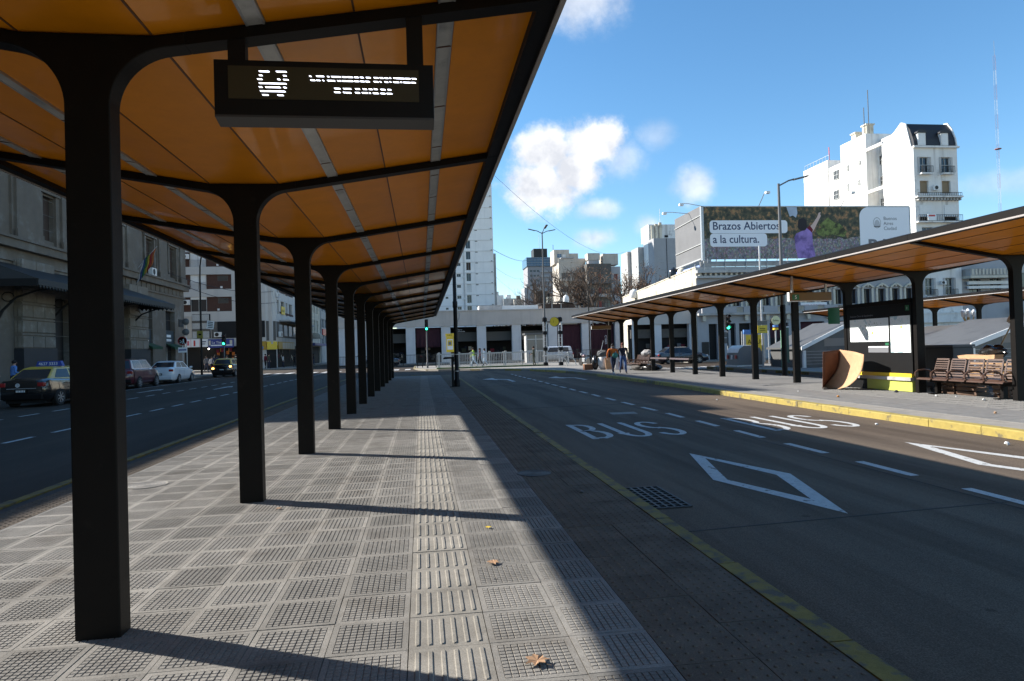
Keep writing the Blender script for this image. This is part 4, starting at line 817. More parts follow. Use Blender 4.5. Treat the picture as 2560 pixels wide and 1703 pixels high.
for i in range(len(pil)-1):
    a, c = pil[i]+PW+12.2, pil[i+1]+11.8
    for k in range(13):
        u = ra.uniform(a, c-.5); z = ra.uniform(.15, 1.7); panelbox(ab, 'shop_goods', FA, u, u+ra.uniform(.25, .6), z, z+ra.uniform(.2, .6), -3.6+k*.03, -3.5+k*.03, [c_grey, c_red, c_black, c_navy, taupe, c_olive, pale_poster][ra.randrange(7)])
def drape(parent, F, u0, u1, z0, z1, d, m, sag=.35, name='curtain', n=16):
    s = MB(); P0, U, Nr = F; rows = []
    for j in range(9):
        t = j/8; rows.append([P0+U*(u0+(u1-u0)*k/n)+Vector((0, 0, z1-(z1-z0)*t-sag*t*(1-t)*math.sin(math.pi*k/n)))+Nr*(d+.10*math.sin(k*1.9+3*t)*(t*.8+.2)) for k in range(n+1)])
    s.loft(rows, closed=False, cap=False); o = s.build(name, m, parent, smooth=True); o.modifiers.new('cloth_thickness', 'SOLIDIFY').thickness = .02; return o
drape(ab, FA, pil[1]+PW+12.1, pil[2]+11.9, 2.0, 4.6, -.5, maroon); drape(ab, FA, pil[5]+PW+12.1, pil[6]+11.9, .0, 4.6, -.5, maroon, 0); drape(ab, FA, pil[6]+PW+12.1, pil[7]+11.9, .2, 4.5, -.5, maroon, 0)
text('lettering', 'Nuevo', .22, (4.75, -.02-1.49+2.98-1.4, 4.15), (rad(90), 0, 0), white_sign, ab); text('lettering', 'Supermercado', .2, (4.55, .07, 3.92), (rad(90), 0, 0), white_sign, ab)
text('lettering', 'CYBER', .42, (24.6, -.05, 3.0), (rad(90), rad(90), 0), white_sign, ab)
panelbox(ab, 'lit_poster', FA, 35.2, 36.6, .8, 2.4, -1.2, -1.1, mat('pink_poster', (.6, .2, .35), .5)); panelbox(ab, 'pale_shopfront', FA, 36.7, 38.7, 0, 2.6, -1.25, -1.15, mat('pale_green_glass', (.33, .38, .33), .3))
# roof clutter on the arcade
s = MB(); s.box(8.04, 92, 6.5, 11.2, 95, 7.6); tag(s.build('roof_hut', grey_wall), 'grey rendered hut on the arcade roof left of the corrugated wall', 'hut')
t = thing('corrugated_wall', 'pale corrugated sheet wall on the arcade roof', 'wall', (11.25, 92, 6.55)); s = MB()
for k in range(34): s.prism([(k*.148, 0), (k*.148+.074, -.05), (k*.148+.148, 0), (k*.148+.148, .03), (k*.148, .03)], 'z', 0, .98)
s.build('sheet', sheet_white, t); s = MB(); s.box(0, .03, 0, 5.05, .1, .08); s.box(0, .03, .9, 5.05, .1, .98); s.build('rail', galv, t)
t = thing('roof_shed', 'dark wooden shed with tin roof on the arcade roof', 'shed', (19.1, 92, 6.55))
s = MB(); s.box(-2.3, 0, 0, 2.3, 2.6, 1.1); s.build('back_wall', wood_shutter, t)
for x in (-2.3, -.9, .4, 1.4): s = MB(); s.box(x, -.12, 0, x+.1, -.02, 1.1); s.build('post', rail_white if x < 1 and x > -2 else wood_shutter, t)
s = MB(); s.add([(-2.7, -.4, 1.15), (0, -.4, 1.42), (2.7, -.4, 1.15), (-2.7, 3, 1.2), (0, 3, 1.5), (2.7, 3, 1.2)], [(0, 1, 4, 3), (1, 2, 5, 4)]); o = s.build('roof', sheet_grey, t); o.modifiers.new('sheet_thickness', 'SOLIDIFY').thickness = .05
def tank(x, y, z, r, h, m, label):
    t = thing('water_tank', label, 'water tank', (x, y, z)); s = MB(); s.lathe([(r*.9, 0), (r, .06*h), (r, .62*h), (r*.9, .8*h), (r*.62, .93*h), (r*.25, h), (r*.01, h)], n=18); s.build('vessel', m, t, smooth=True)
    s = MB(); s.lathe([(r*.22, h*.97), (r*.22, h*1.06), (.001, h*1.06)], n=12); s.build('lid', m, t); s = MB(); s.lathe([(r*1.03, .3*h), (r*1.03, .34*h)], n=18); s.build('band', m, t)
tank(20.5, 92.9, 7.75, .43, 1.15, sheet_white, 'white domed water tank on the tin roof of the dark wooden shed')
# ------------------------------------------------------------------ white residential tower
tw = thing('white_tower', 'tall white residential tower with one dark window per floor, beside the near canopy edge', 'building', (0, 170, 0))
FT = (Vector((0, 0, 0)), Vector((1, 0, 0)), Vector((0, -1, 0))); ops = []; FH = 2.78
floors = [13.5+FH*k-FH*4 for k in range(17)]
for z in floors:
    if z < 0: continue
    ops += [(11.85, 13.0, z+.05, z+2.05), (9.35, 10.4, z+1.15, z+1.95), (6.4, 7.1, z+1.2, z+1.75), (3, 4.2, z+.5, z+2.0), (.6, 1.6, z+1.1, z+1.9)]
s = MB(); facade(s, FT[0]-FT[1]*6, *FT[1:], 24.9, 50, [(a+6, c+6, z0, z1) for a, c, z0, z1 in ops], .3); s.box(-6, .31, 0, 18.89, 6, 50)
s.build('wall', tower_white, tw, recalc=False)
rw = random.Random(2)
for k, z in enumerate(floors):
    if z < 0: continue
    panelbox(tw, 'floor_ledge', FT, -6, 18.9, z+2.18, z+2.3, .002, .09, tower_white); panelbox(tw, 'floor_joint', FT, -6, 18.88, z+2.12, z+2.17, .002, .02, grey_wall2)
    w = window(tw, FT, 11.85, 13.0, z+.05, z+2.05, .25, [glass, sheet_white, wood_shutter, glass, glass][(k*3+1) % 5], nv=2, nh=1)
    window(tw, FT, 9.35, 10.4, z+1.15, z+1.95, .25, nv=2, nh=1); window(tw, FT, 6.4, 7.1, z+1.2, z+1.75, .25, nv=1, nh=1); window(tw, FT, 3, 4.2, z+.5, z+2.0, .25)
    v = panelbox(tw, 'vent', FT, 14.2, 14.85, z+1.78, z+2.0, .002, .03, grey_wall)
    for i in range(3): panelbox(v, 'slot', FT, 14.23+i*.21, 14.4+i*.21, z+1.8, z+1.98, .031, .036, dark_void)
    s = MB(); s.box(18.2, -.35, z+2.3, 18.55, .0, z+2.42); s.build('bracket', black_iron, tw)
    if k % 2 == 0: panelbox(tw, 'wall_unit', FT, 10.8, 11.35, z+.9, z+1.35, .002, .3, sheet_white)
for x in (11.1, 11.35): s = MB(); s.tube([(x, -.06, 0), (x, -.06, 46)], .05, 5); s.build('pipe', grey_wall, tw)
s = MB(); s.box(18.9, .5, 0, 19.55, 5, 26.2); s.build('side_stack', grey_wall, tw)
# ------------------------------------------------------------------ distant blocks
def block(name, label, loc, W, D, H, m, rows, cols, ww, wh, z0, fh, x0, dx, wm=None, dep=.25):
    t = thing(name, label, 'building', loc); F = (Vector((0, 0, 0)), Vector((1, 0, 0)), Vector((0, -1, 0)))
    ops = [(x0+i*dx, x0+i*dx+ww, z0+j*fh, z0+j*fh+wh) for i in range(cols) for j in range(rows)]
    s = MB(); facade(s, *F, W, H, ops, dep); s.box(0, dep+.01, 0, W, D, H); s.add([(0, 0, 0), (0, dep+.02, 0), (0, dep+.02, H), (0, 0, H)], [(0, 1, 2, 3)]); s.add([(0, 0, H), (W, 0, H), (W, dep+.02, H), (0, dep+.02, H)], [(0, 1, 2, 3)])
    s.build('wall', m, t, recalc=False)
    for a, c, za, zb in ops: window(t, F, a, c, za, zb, dep-.02, wm or glass, nv=2, nh=1)
    return t, F
t, F = block('glass_top_tower', 'grey tower with blue glass upper floors and dark rooftop box', (68.3, 420, 0), 16.3, 18, 53.8, mat('mauve_grey_render', (.30, .295, .31), .9, var=.05, vscale=.2), 17, 3, 1.6, 1.3, 1.5, 3.05, 1.5, 2.2)
for j in range(17): panelbox(t, 'balcony', F, 8, 15.8, 1.2+3.05*j, 2.2+3.05*j, .002, 1.0, grey_wall2)
s = MB(); s.box(-.6, -.6, 53.9, 16.5, 18, 59.6); s.build('glass_storey', glass_blue, t)
for z in (54.6, 56.2, 57.8, 59.2): panelbox(t, 'glazing_bar', F, -.6, 16.5, z, z+.18, .602, .7, grey_wall2)
for i in range(9): panelbox(t, 'glazing_bar', F, -.5+2.1*i, -.4+2.1*i, 53.95, 59.5, .602, .68, slate)
s = MB(); s.box(4.6, 2, 59.61, 13.4, 12, 65.5); s.build('rooftop_box', slate, t); s = MB(); s.tube([(9, 6, 65.5), (9, 6, 75)], .12, 5); s.build('antenna', galv, t)
t, F = block('beige_flats', 'beige block of flats with a bright sunlit side wall and glazed penthouse', (43.5, 206.2, -.36), 6.9, 8.2, 22.9, beige_wall, 6, 2, 2.3, 1.5, 1.6, 3.45, .6, 3.3)
for j in range(6): panelbox(t, 'balcony', F, .3, 6.6, .9+3.45*j, 1.5+3.45*j, .002, .9, beige_wall)
s = MB(); s.box(-.55, 2.8, 22.91, 3.4, 8, 26.6); s.box(3.41, 3.5, 22.91, 5.9, 8, 25.7); s.build('penthouse', beige_wall, t)
window(t, (F[0]+Vector((0, 2.8, 0)), F[1], F[2]), .2, 1.4, 24.5, 25.5, -.03, glass_blue); window(t, (F[0]+Vector((0, 2.8, 0)), F[1], F[2]), 1.6, 2.5, 24.3, 25.4, -.03, sheet_white); panelbox(t, 'terrace_parapet', F, -.1, 6.95, 22.9, 23.9, -.2, .05, beige_wall); panelbox(t, 'pergola', F, .6, 4, 24.0, 24.2, -2, .2, grey_wall2)
s = MB(); s.tube([(-.3, 5, 26.6), (-.3, 5, 28.2)], .07, 5); s.build('antenna', black_iron, t)
t.scale = (1.25, 1.25, 1.25); t, F = block('terraced_flats', 'taupe flats with stepped dark balconies and red blinds left of the grey blank walls', (51, 200, -.36), 6.1, 9, 21.9, taupe, 6, 2, 2.2, 1.6, 1.2, 3.3, .5, 3.0)
for j in range(6):
    panelbox(t, 'balcony', F, .0, 6.1, .4+3.3*j, 1.2+3.3*j, .002, 1.1, grey_wall if j < 5 else sheet_grey); panelbox(t, 'red_blind', F, 2.75, 3.45, 1.2+3.3*j, 2.8+3.3*j, .002, .04, mat('red_blind%d' % j, (.2, .05, .04), .8))
s = MB(); s.box(.8, 2, 23.1, 3.9, 5, 24.8); s.build('tank_room', beige_wall, t); s = MB(); s.box(1, 2.2, 21.9, 3.7, 4.8, 23.1); s.build('tank_base', grey_wall2, t); s = MB(); s.box(4.8, 2.5, 21.9, 8.7, 6, 24.7); s.build('tank_room', beige_wall, t)
t.scale = (1.25, 1.25, 1.25); t2, F2 = block('narrow_flats', 'narrow pale flats with red shutters beside the taupe balconies', (58.7, 200.6, -.36), 2.4, 8, 21.2, grey_wall2, 6, 1, .95, 1.5, 1.4, 3.3, .8, 1, mat('brick_red_shutter', (.24, .07, .05), .8))
t2.scale = (1.25, 1.25, 1.25)
# stepped blank party walls
for nm, x, y0, y1, H, lb in (('blank_wall_block', 52.3, 163.5, 169, 25.3, 'leftmost stained concrete party wall, lowest of the stepped blank walls'), ('blank_wall_block', 53.2, 157.5, 163.4, 25.5, 'middle stained concrete party wall of the stepped blank walls')):
    t = thing(nm, lb, 'building', (x, y0, 0)); s = MB(); s.box(0, 0, 0, 14, y1-y0, H); s.build('wall', grey_wall, t)
    for k in range(7): s = MB(); s.box(-.03, 1.6, 2+3.1*k, .01, 2.0, 2.5+3.1*k); s.build('vent', dark_void, t)
t = thing('blank_wall_block', 'pale grey block with faint bricked-up window outlines left of the billboard', 'building', (54.4, 150, 0)); s = MB(); s.box(0, 0, 0, 14, 7.4, 26.4); s.build('wall', grey_wall2, t)
F = (Vector((0, 0, 0)), Vector((1, 0, 0)), Vector((0, -1, 0)))
for j in range(8):
    for x in (.9, 3.5): panelbox(t, 'blind_window_sill', F, x, x+1.55, 1.6+2.72*j, 1.68+2.72*j, .002, .06, grey_wall); panelbox(t, 'blind_window_lintel', F, x, x+1.55, 2.62+2.72*j, 2.7+2.72*j, .002, .05, grey_wall)
s = MB(); s.tube([(3.1, -.08, 2), (3.1, -.08, 26.3)], .06, 5); s.build('drain_pipe', black_iron, t)
s = MB(); s.box(-.04, 3.7, 20.5, -.01, 7.0, 26.0); s.build('white_sheet', sheet_white, t)
s = MB(); s.box(.1, 3.5, 26.41, 14, 9, 30.3); s.build('upper_storey', white_wall, t)
for k in range(3): s = MB(); s.box(.6+k*1.0, 3.0, 26.41, 1.2+k*1.0, 3.45, 30.0+.35*k); s.build('flue', cream_wall, t)
s = MB(); s.box(4.0, 3.46, 27.2, 4.9, 3.49, 27.7); s.build('vent', dark_void, t); s = MB(); s.tube([(2.9, 3.2, 30.6), (2.9, 3.2, 34)], .05, 5); s.build('antenna', galv, t)
# low far roofs between tower and glass tower
rr = random.Random(9); lbs = ['low white rooftops', 'low grey rooftops', 'low beige rooftops', 'low pale rooftops', 'low brownish rooftops']
for k in range(7):
    x, y, h, w = 32.5+k*4.4, 300-k*3, 26.5+rr.uniform(-3, 2.5), rr.uniform(4, 6.5)
    t, F = block('far_house', ['white low house at the far end, next to the white tower', 'grey house with water tank in the far gap', 'beige far house under the overhead cables', 'pale far house with dark windows in the gap', 'brown stuccoed far house in the gap', 'tall narrow far house left of the glass-topped tower', 'far house just left of the glass-topped tower'][k], (x, y, 0), w, 10, h, [white_wall, grey_wall, beige_wall, grey_wall2, taupe, cream_wall, beige_wall][k], 5, 2, .9, 1.3, 2, 3, .6, 1.9)
    s = MB(); s.box(w*.3, 2, h, w*.6, 5, h+1.8); s.build('roof_room', [grey_wall, white_wall, taupe][k % 3], t)
    if k in (1, 3): s = MB(); s.tube([(w*.5, 3, h), (w*.5, 3, h+7)], .06, 4); s.build('antenna', galv, t)
# ------------------------------------------------------------------ hotel corner building with billboard on its roof
hb = thing('hotel_building', 'cream corner hotel building with arched-pediment windows below the billboard', 'building', (24.5, 57, 0))
FHB = (Vector((0, 0, 0)), Vector((1, 0, 0)), Vector((0, -1, 0))); X0 = 24.5
gro = [(25.55, 26.35, 0, 3.2), (27.6, 28.1, 1.2, 3.2), (28.43, 29.55, 0, 3.2), (31.37, 33.2, 0, 3.15), (34.36, 36.7, 0, 3.2), (38, 40, 0, 3.2), (41.5, 43.5, 0, 3.2)]
wins = [26.4+1.43*k for k in range(14)]
ops = [(a-X0, c-X0, z0, z1) for a, c, z0, z1 in gro]+[(w-X0, w-X0+.78, 4.75, 6.1) for w in wins]
s = MB(); facade(s, *FHB, 21.7, 8.3, ops, .35); s.build('wall', grey_wall2, hb, recalc=False)
s = MB(); s.box(.05, .36, 0, 21.7, 19, 7.6); s.prism([(.001, 0), (22, 0), (22, 7.35), (.001, 8.28)], 'x', 0, .049); s.build('side_wall', cream_wall, hb)
for nm, z0, z1, d in (('string_course', 3.95, 4.15, .5), ('cornice', 7.3, 7.5, .35), ('cornice', 7.75, 8.0, .5), ('parapet', 8.0, 8.3, .1)): panelbox(hb, nm, FHB, -.05, 21.7, z0, z1, .002, d, grey_wall)
for k in range(44): panelbox(hb, 'dentil', FHB, .2+.49*k, .4+.49*k, 7.52, 7.74, .002, .3, cream_trim)
for k in range(11): panelbox(hb, 'corbel', FHB, .4+2.0*k, .7+2.0*k, 3.45, 3.93, .002, .32, cream_trim)
for k in range(11):
    u = .3+1.95*k; panelbox(hb, 'balustrade', FHB, u, u+1.3, 4.16, 4.68, .25, .42, grey_wall2)
    for i in range(5): panelbox(hb, 'baluster', FHB, u+1.34+.12*i, u+1.40+.12*i, 4.16, 4.62, .28, .38, cream_trim)
    panelbox(hb, 'balustrade_rail', FHB, u+1.3, u+1.95, 4.62, 4.69, .25, .43, grey_wall2)
for w in wins:
    u = w-X0; window(hb, FHB, u, u+.78, 4.75, 6.1, .3, glass, wood_shutter, nv=2, nh=1)
    for x0, x1 in ((u-.2, u-.01), (u+.79, u+.98)): panelbox(hb, 'window_pilaster', FHB, x0, x1, 4.7, 6.15, .002, .12, cream_trim)
    s = MB(); pts = [(u-.28+(1.34)*i/10, 6.2+.38*math.sin(math.pi*i/10)) for i in range(11)]; s.prism([(p, z) for p, z in pts]+[(pts[-1][0]-.12, 6.2)]+[(p*.82+(u+.39)*.18, z-.14) for p, z in pts[::-1][1:-1]]+[(pts[0][0]+.12, 6.2)], 'y', -.22, -.002); s.build('pediment', cream_trim, hb)
    s = MB(); s.ball((u+.39, -.12, 6.45), (.14, .1, .2), 8, 6); s.build('keystone', cream_trim, hb)
for a, c, z0, z1 in gro: panelbox(hb, 'shopfront', FHB, a-X0, c-X0, z0, z1, -.34, -.3, maroon if a in (34.36, 31.37) else dark_void)
for a, c, z0, z1 in gro[3:5]: panelbox(hb, 'roller_shutter', FHB, a-X0, c-X0, .2, 1.8, -.298, -.27, dark_void)
panelbox(hb, 'notice_case', FHB, .35, 1.0, .4, 1.6, .002, .06, black_iron); panelbox(hb, 'meter_box', FHB, 2.1, 2.35, .3, .9, .002, .08, black_iron)
s = MB(); s.prism([(.0, 8.285), (22, 7.355), (22, 7.45), (0, 8.38)], 'x', -.06, .11); s.build('coping', cream_wall, hb)
wg = thing('arcade_wing', 'single-storey grey wing with dark openings left of the hotel corner', 'building', (18.6, 57.6, 0)); ops = [(.32, 2.0, 0, 3.35), (2.75, 5.35, 0, 3.35)]
s = MB(); facade(s, *FHB, 5.85, 3.35, ops, .5); s.build('pier_wall', skylit_white, wg, recalc=False); panelbox(wg, 'frieze', FHB, 0, 5.85, 3.36, 5.0, -1.2, .0, grey_band); panelbox(wg, 'cornice', FHB, 0, 5.85, 3.3, 3.4, .002, .1, grey_band); panelbox(wg, 'lintel_panel', FHB, 0.1, 5.8, 2.1, 2.9, -.8, -.7, taupe); panelbox(wg, 'back_wall', FHB, 0, 5.85, 0, 3.35, -1.2, -1.1, dark_void)
for k in range(12):
    u = ra.uniform(.4, 5.0); z = ra.uniform(.1, 1.3); panelbox(wg, 'shop_goods', FHB, u, u+.35, z, z+.4, -1.0+k*.02, -.95+k*.02, [c_grey, c_red, taupe, c_olive, pale_poster][k % 5])
t = thing('hotel_sign', 'white hotel sign with red lettering hung on the cream corner building', 'sign', (34.3, 56.7, 3.98)); s = MB(); s.box(0, 0, 0, 2.55, .12, .95); s.build('board', white_sign, t)
text('lettering', 'HOTEL PUEYRREDON', .29, (.12, -.003, .55), (rad(90), 0, 0), red_sign, t, sx=.82); text('lettering', 'AV. PUEYRREDON 61', .2, (.5, -.003, .2), (rad(90), 0, 0), navy_print, t, sx=.8)
tank(24.9, 63.2, 8.0, .55, 1.0, bag_black, 'black water tank on the sunlit parapet left of the billboard'); tank(24.9, 61.2, 8.0, .4, .75, cream_wall, 'cream water tank beside the black one on the sunlit parapet')
tank(24.3, 74, 6.9, .5, 1.0, sheet_white, 'white water tank at the far end of the arcade roof'); tank(25.4, 73.2, 7.1, .45, .9, bag_black, 'small black water tank behind the far right canopy edge')
# billboard
bb = thing('billboard', 'wide billboard of a crowd with white lettering panels on the hotel roof', 'billboard', (25.25, 56.6, 8.96)); BW, BH = 20.13, 4.68
mbb = bpy.data.materials.new('crowd_photo_print'); mbb.use_nodes = True; tt = mbb.node_tree; bs = tt.nodes['Principled BSDF']; bs.inputs['Roughness'].default_value = .6
tcn = N(tt, 'ShaderNodeTexCoord'); sp = N(tt, 'ShaderNodeSeparateXYZ'); tt.links.new(tcn.outputs['Object'], sp.inputs[0])
def TN(scale, det=4, vec=None):
    n = N(tt, 'ShaderNodeTexNoise', i_Scale=scale, i_Detail=det, i_Roughness=.65); tt.links.new(vec or tcn.outputs['Object'], n.inputs['Vector']); return n
vor = N(tt, 'ShaderNodeTexVoronoi', i_Scale=7.5); mpv = N(tt, 'ShaderNodeMapping'); mpv.inputs['Scale'].default_value = (1.15, 1, .8); tt.links.new(tcn.outputs['Object'], mpv.inputs[0]); tt.links.new(mpv.outputs[0], vor.inputs['Vector'])
cr = N(tt, 'ShaderNodeValToRGB'); e = cr.color_ramp; e.elements[0].position = 0; e.elements[0].color = (.75, .52, .44, 1); e.elements[1].position = 1; e.elements[1].color = (.01, .008, .012, 1)
for p, c in ((.15, (.55, .34, .30, 1)), (.33, (.11, .06, .075, 1))): el_ = e.elements.new(p); el_.color = c
tt.links.new(vor.outputs['Distance'], cr.inputs[0])
shirt = N(tt, 'ShaderNodeHueSaturation', i_Saturation=.42, i_Value=.62); tt.links.new(vor.outputs['Color'], shirt.inputs['Color'])
mcrowd = N(tt, 'ShaderNodeMix', data_type='RGBA'); mcrowd.inputs[0].default_value = .38; tt.links.new(cr.outputs[0], mcrowd.inputs[6]); tt.links.new(shirt.outputs[0], mcrowd.inputs[7])
tr = N(tt, 'ShaderNodeValToRGB'); e = tr.color_ramp; e.elements[0].position = .36; e.elements[0].color = (.008, .012, .010, 1); e.elements[1].position = .72; e.elements[1].color = (.26, .24, .08, 1)
el_ = e.elements.new(.52); el_.color = (.07, .07, .035, 1); el_ = e.elements.new(.6); el_.color = (.34, .17, .07, 1); tt.links.new(TN(2.0, 10).outputs['Fac'], tr.inputs[0])
lim = MATH(tt, 'GREATER_THAN', MATH(tt, 'ADD', sp.outputs[2], MATH(tt, 'MULTIPLY', TN(.9, 3).outputs['Fac'], .9)), 2.25)
fin = N(tt, 'ShaderNodeMix', data_type='RGBA'); tt.links.new(lim, fin.inputs[0]); tt.links.new(mcrowd.outputs[2], fin.inputs[6]); tt.links.new(tr.outputs[0], fin.inputs[7]); tt.links.new(fin.outputs[2], bs.inputs['Base Color'])
s = MB(); s.box(0, 0, 0, BW, .18, BH); s.build('poster', mbb, bb)
pale_print = mat('pale_blue_print', (.80, .82, .85), .6); purple_print = mat('purple_print', (.30, .19, .50), .6, var=.25, vscale=.9, col2=(.12, .07, .24), c2lo=.45, c2hi=.62, c2scale=.8); skin_print = mat('skin_print', (.62, .44, .38), .6); dark_print = mat('dark_hair_print', (.012, .01, .014), .7); green_print = mat('green_leaf_print', (.17, .21, .06), .8, var=.5, vscale=2.5, col2=(.05, .055, .025), c2lo=.45, c2hi=.6, c2scale=1.8); sky_print = mat('pale_sky_print', (.40, .48, .58), .7, var=.15, vscale=.8)
def flat(nm, pts, m, d=.004): s = MB(); s.prism(pts, 'y', -d, -d+.003); return s.build(nm, m, bb)
def rrect(x0, x1, z0, z1, r, n=6, which=(1, 1, 1, 1)):
    out = []
    for (cx_, cz_, a0), on in zip(((x1-r, z1-r, 0), (x0+r, z1-r, 90), (x0+r, z0+r, 180), (x1-r, z0+r, 270)), which):
        if on: out += [(cx_+r*math.cos(rad(a0+90*i/n)), cz_+r*math.sin(rad(a0+90*i/n))) for i in range(n+1)]
        else: out.append(({0: x1, 90: x0, 180: x0, 270: x1}[a0], {0: z1, 90: z1, 180: z0, 270: z0}[a0]))
    return out
def sc(x, z): return (x*.976-25.25, 1.455+(z-1.455)*.976-8.96)
flat('sky_print', [(7.9, BH-.01), (8.9, BH-.01), (8.95, 4.1), (8.8, 3.7), (8.5, 3.9), (8.2, 3.8)], sky_print, .002); flat('tree_print', [(10.9+.0, 2.1), (11.6, 1.95), (12.5, 2.1), (13.5, 1.9), (13.75, 2.4), (13.3, 2.9), (13.0, 3.2), (12.4, 3.35), (11.9, 3.7), (11.4, 3.3), (11.0, 3.2), (11.2, 2.8), (10.75, 2.5)], green_print, .0025)
x0, z0 = sc(26.4, 11.5); x1, z1 = sc(34.0, 12.7); flat('caption_panel', rrect(x0, x1, z0, z1, .3), pale_print, .0062)
xa, za = sc(26.4, 10.28); xb, zb = sc(31.95, 11.48); flat('caption_panel', rrect(xa, xb, za, zb, .3), pale_print, .0065)
text('lettering', 'Brazos Abiertos', 1.0, (x0+.25, -.012, z0+.34), (rad(90), 0, 0), navy_print, bb, sx=.985, bold=.012); text('lettering', 'a la cultura.', 1.0, (xa+.25, -.012, za+.34), (rad(90), 0, 0), navy_print, bb, sx=.95, bold=.012)
px_, _ = sc(41.3, 12); flat('corner_panel', rrect(px_, BW-.02, 0, BH-.02, .9, 8, (0, 1, 0, 0)), pale_print, .006)
text('lettering', 'Buenos\nAires\nCiudad', .46, (px_+2.4, -.012, 3.45), (rad(90), 0, 0), grey_print, bb, sx=1.0)
s = MB(); cx_, cz_ = px_+1.75, 3.2
for r0, r1 in ((.45, .41),):
    s.add([(cx_+q*math.cos(a*math.pi/16)*.85, -.011, cz_+q*math.sin(a*math.pi/16)*1.1) for q in (r0, r1) for a in range(32)], [(k, (k+1) % 32, 32+(k+1) % 32, 32+k) for k in range(32)])
for k in range(-3, 4): s.add([(cx_+.09*k-.018, -.011, cz_-.32), (cx_+.09*k+.018, -.011, cz_-.32), (cx_+.07*k+.014, -.011, cz_+.1+.2*math.cos(k*.5)), (cx_+.07*k-.014, -.011, cz_+.1+.2*math.cos(k*.5))], [(0, 1, 2, 3)])
s.add([(cx_-.36, -.011, cz_-.3), (cx_+.36, -.011, cz_-.3), (cx_+.28, -.011, cz_-.4), (cx_-.28, -.011, cz_-.4)], [(0, 1, 2, 3)]); s.build('city_crest', grey_print, bb, recalc=False)
text('lettering', 'BA', 1.5, (px_+.75, -.012, .62), (rad(90), 0, 0), grey_print, bb, sx=1.25, bold=.05)
mx, mz = 8.62, 0
flat('singer_arm_print', [(mx+1.35, 2.75), (mx+1.75, 3.1), (mx+2.25, 3.75), (mx+2.42, 4.15), (mx+2.62, 4.2), (mx+2.55, 4.0), (mx+2.62, 3.85), (mx+2.3, 3.3), (mx+1.95, 2.65), (mx+1.7, 2.3)], skin_print, .0052)
flat('singer_back_print', [(mx+.25, 0), (mx+.05, .9), (mx-.05, 1.9), (mx+.15, 2.25), (mx+.75, 2.5), (mx+1.15, 2.75), (mx+1.45, 2.75), (mx+1.7, 2.35), (mx+1.75, 1.2), (mx+1.95, .35), (mx+1.9, 0)], purple_print, .0058)
flat('singer_head_print', rrect(mx+.35, mx+1.22, 2.5, 3.65, .4), dark_print, .0062); flat('singer_arm_print', [(mx+1.2, 2.74), (mx+1.5, 3.0), (mx+1.8, 2.6), (mx+1.7, 2.3), (mx+1.5, 2.5)], c_red, .0064)
s = MB(); s.box(-.25, .0, -.1, -.02, .25, BH+.1); s.box(BW+.02, 0, -.1, BW+.1, .25, BH+.05); s.box(-.2, .02, BH+.02, BW, .2, BH+.1); s.build('frame', galv, bb)
s = MB()
for k in range(11):
    s.tube([(k*2, .3, -1.0), (k*2, .3, BH)], .05, 5); s.tube([(k*2, .3, BH*.8), (k*2+.0, 2.6, -.9)], .04, 5)
s.tube([(0, -.5, -.35), (BW, -.5, -.35)], .04, 5); s.tube([(0, -.5, .0), (0, -.5, -.4)], .03, 4); s.build('support_frame', galv, bb)
s = MB(); s.box(-.3, .4, -.6, BW, .5, -.15); s.build('catwalk', grey_wall, bb)
s = MB(); s.prism([(.3, .0), (6.6, .0), (6.6, 4.85), (.3, 4.85)], 'x', -.1, -.02); s.build('side_panel', mat('grey_tarp', (.15, .15, .152), .8, var=.1, vscale=.6), bb)
for z in (.0, 1.35, 3.9): s = MB(); s.tube([(-.14, .4, z+.1), (-.14, 6.5, z-.05)], .05 if z else .1, 5); s.build('batten', rail_white, bb)
for x, y, z, a in ((.2, 0, BH, (-2.4, -.3, .25)), (-.1, 3, BH, (-2.4, 0, .15)), (5.2, 0, BH, (-.3, -2.2, .9)), (13.2, 0, BH, (-.3, -2.2, .9))):
    fl_ = MB(); fl_.tube([(x, y, z), (x+a[0]*.7, y+a[1]*.7, z+a[2]), (x+a[0], y+a[1], z+a[2])], .035, 5); f_ = fl_.build('floodlight_arm', galv, bb)
    fl_ = MB(); fl_.cbox((x+a[0], y+a[1], z+a[2]-.12), (.36, .3, .2)); fl_.build('floodlight', sheet_white, f_)
s = MB(); s.box(-.35, .5, -1.0, -.1, 6, -.45); s.build('small_banner', mat('pale_blue_banner', (.25, .33, .6), .7), bb)
# ------------------------------------------------------------------ white mansard tower block right of the billboard
mt = thing('mansard_building', 'tall white building with black mansard roof and two dormers', 'building', (46.35, 57, 0))
FM = (Vector((0, 0, 0)), Vector((1, 0, 0)), Vector((0, -1, 0)))
ops = [(.6, 1.55, 17.0, 18.45), (2.85, 3.8, 17.0, 18.45), (.55, 1.45, 15.0, 16.2), (2.85, 3.75, 15.0, 16.2), (.4, 1.6, 12.4, 13.9), (3.0, 4.3, 12.4, 13.9), (.6, 1.75, 10.6, 11.8), (2.7, 3.7, 10.6, 11.8), (.7, 1.55, 5.4, 7.0), (2.8, 3.65, 5.4, 7.0), (.6, 1.7, 0, 2.0), (2.65, 3.85, 0, 2.0), (.7, 1.55, 8.2, 9.8), (2.8, 3.65, 8.2, 9.8)]
s = MB(); facade(s, *FM, 4.55, 19.45, ops, .25); s.box(.01, .26, 0, 4.55, 4.2, 19.44); s.prism([(.26, 0), (4.2, 0), (4.2, 20.9), (2.4, 21.6), (1.5, 22.2), (.9, 21.9), (.26, 19.5)], 'x', -.01, .12); s.box(-.005, .001, 0, .011, .26, 19.45)
s.build('wall', white_wall, mt, recalc=False)
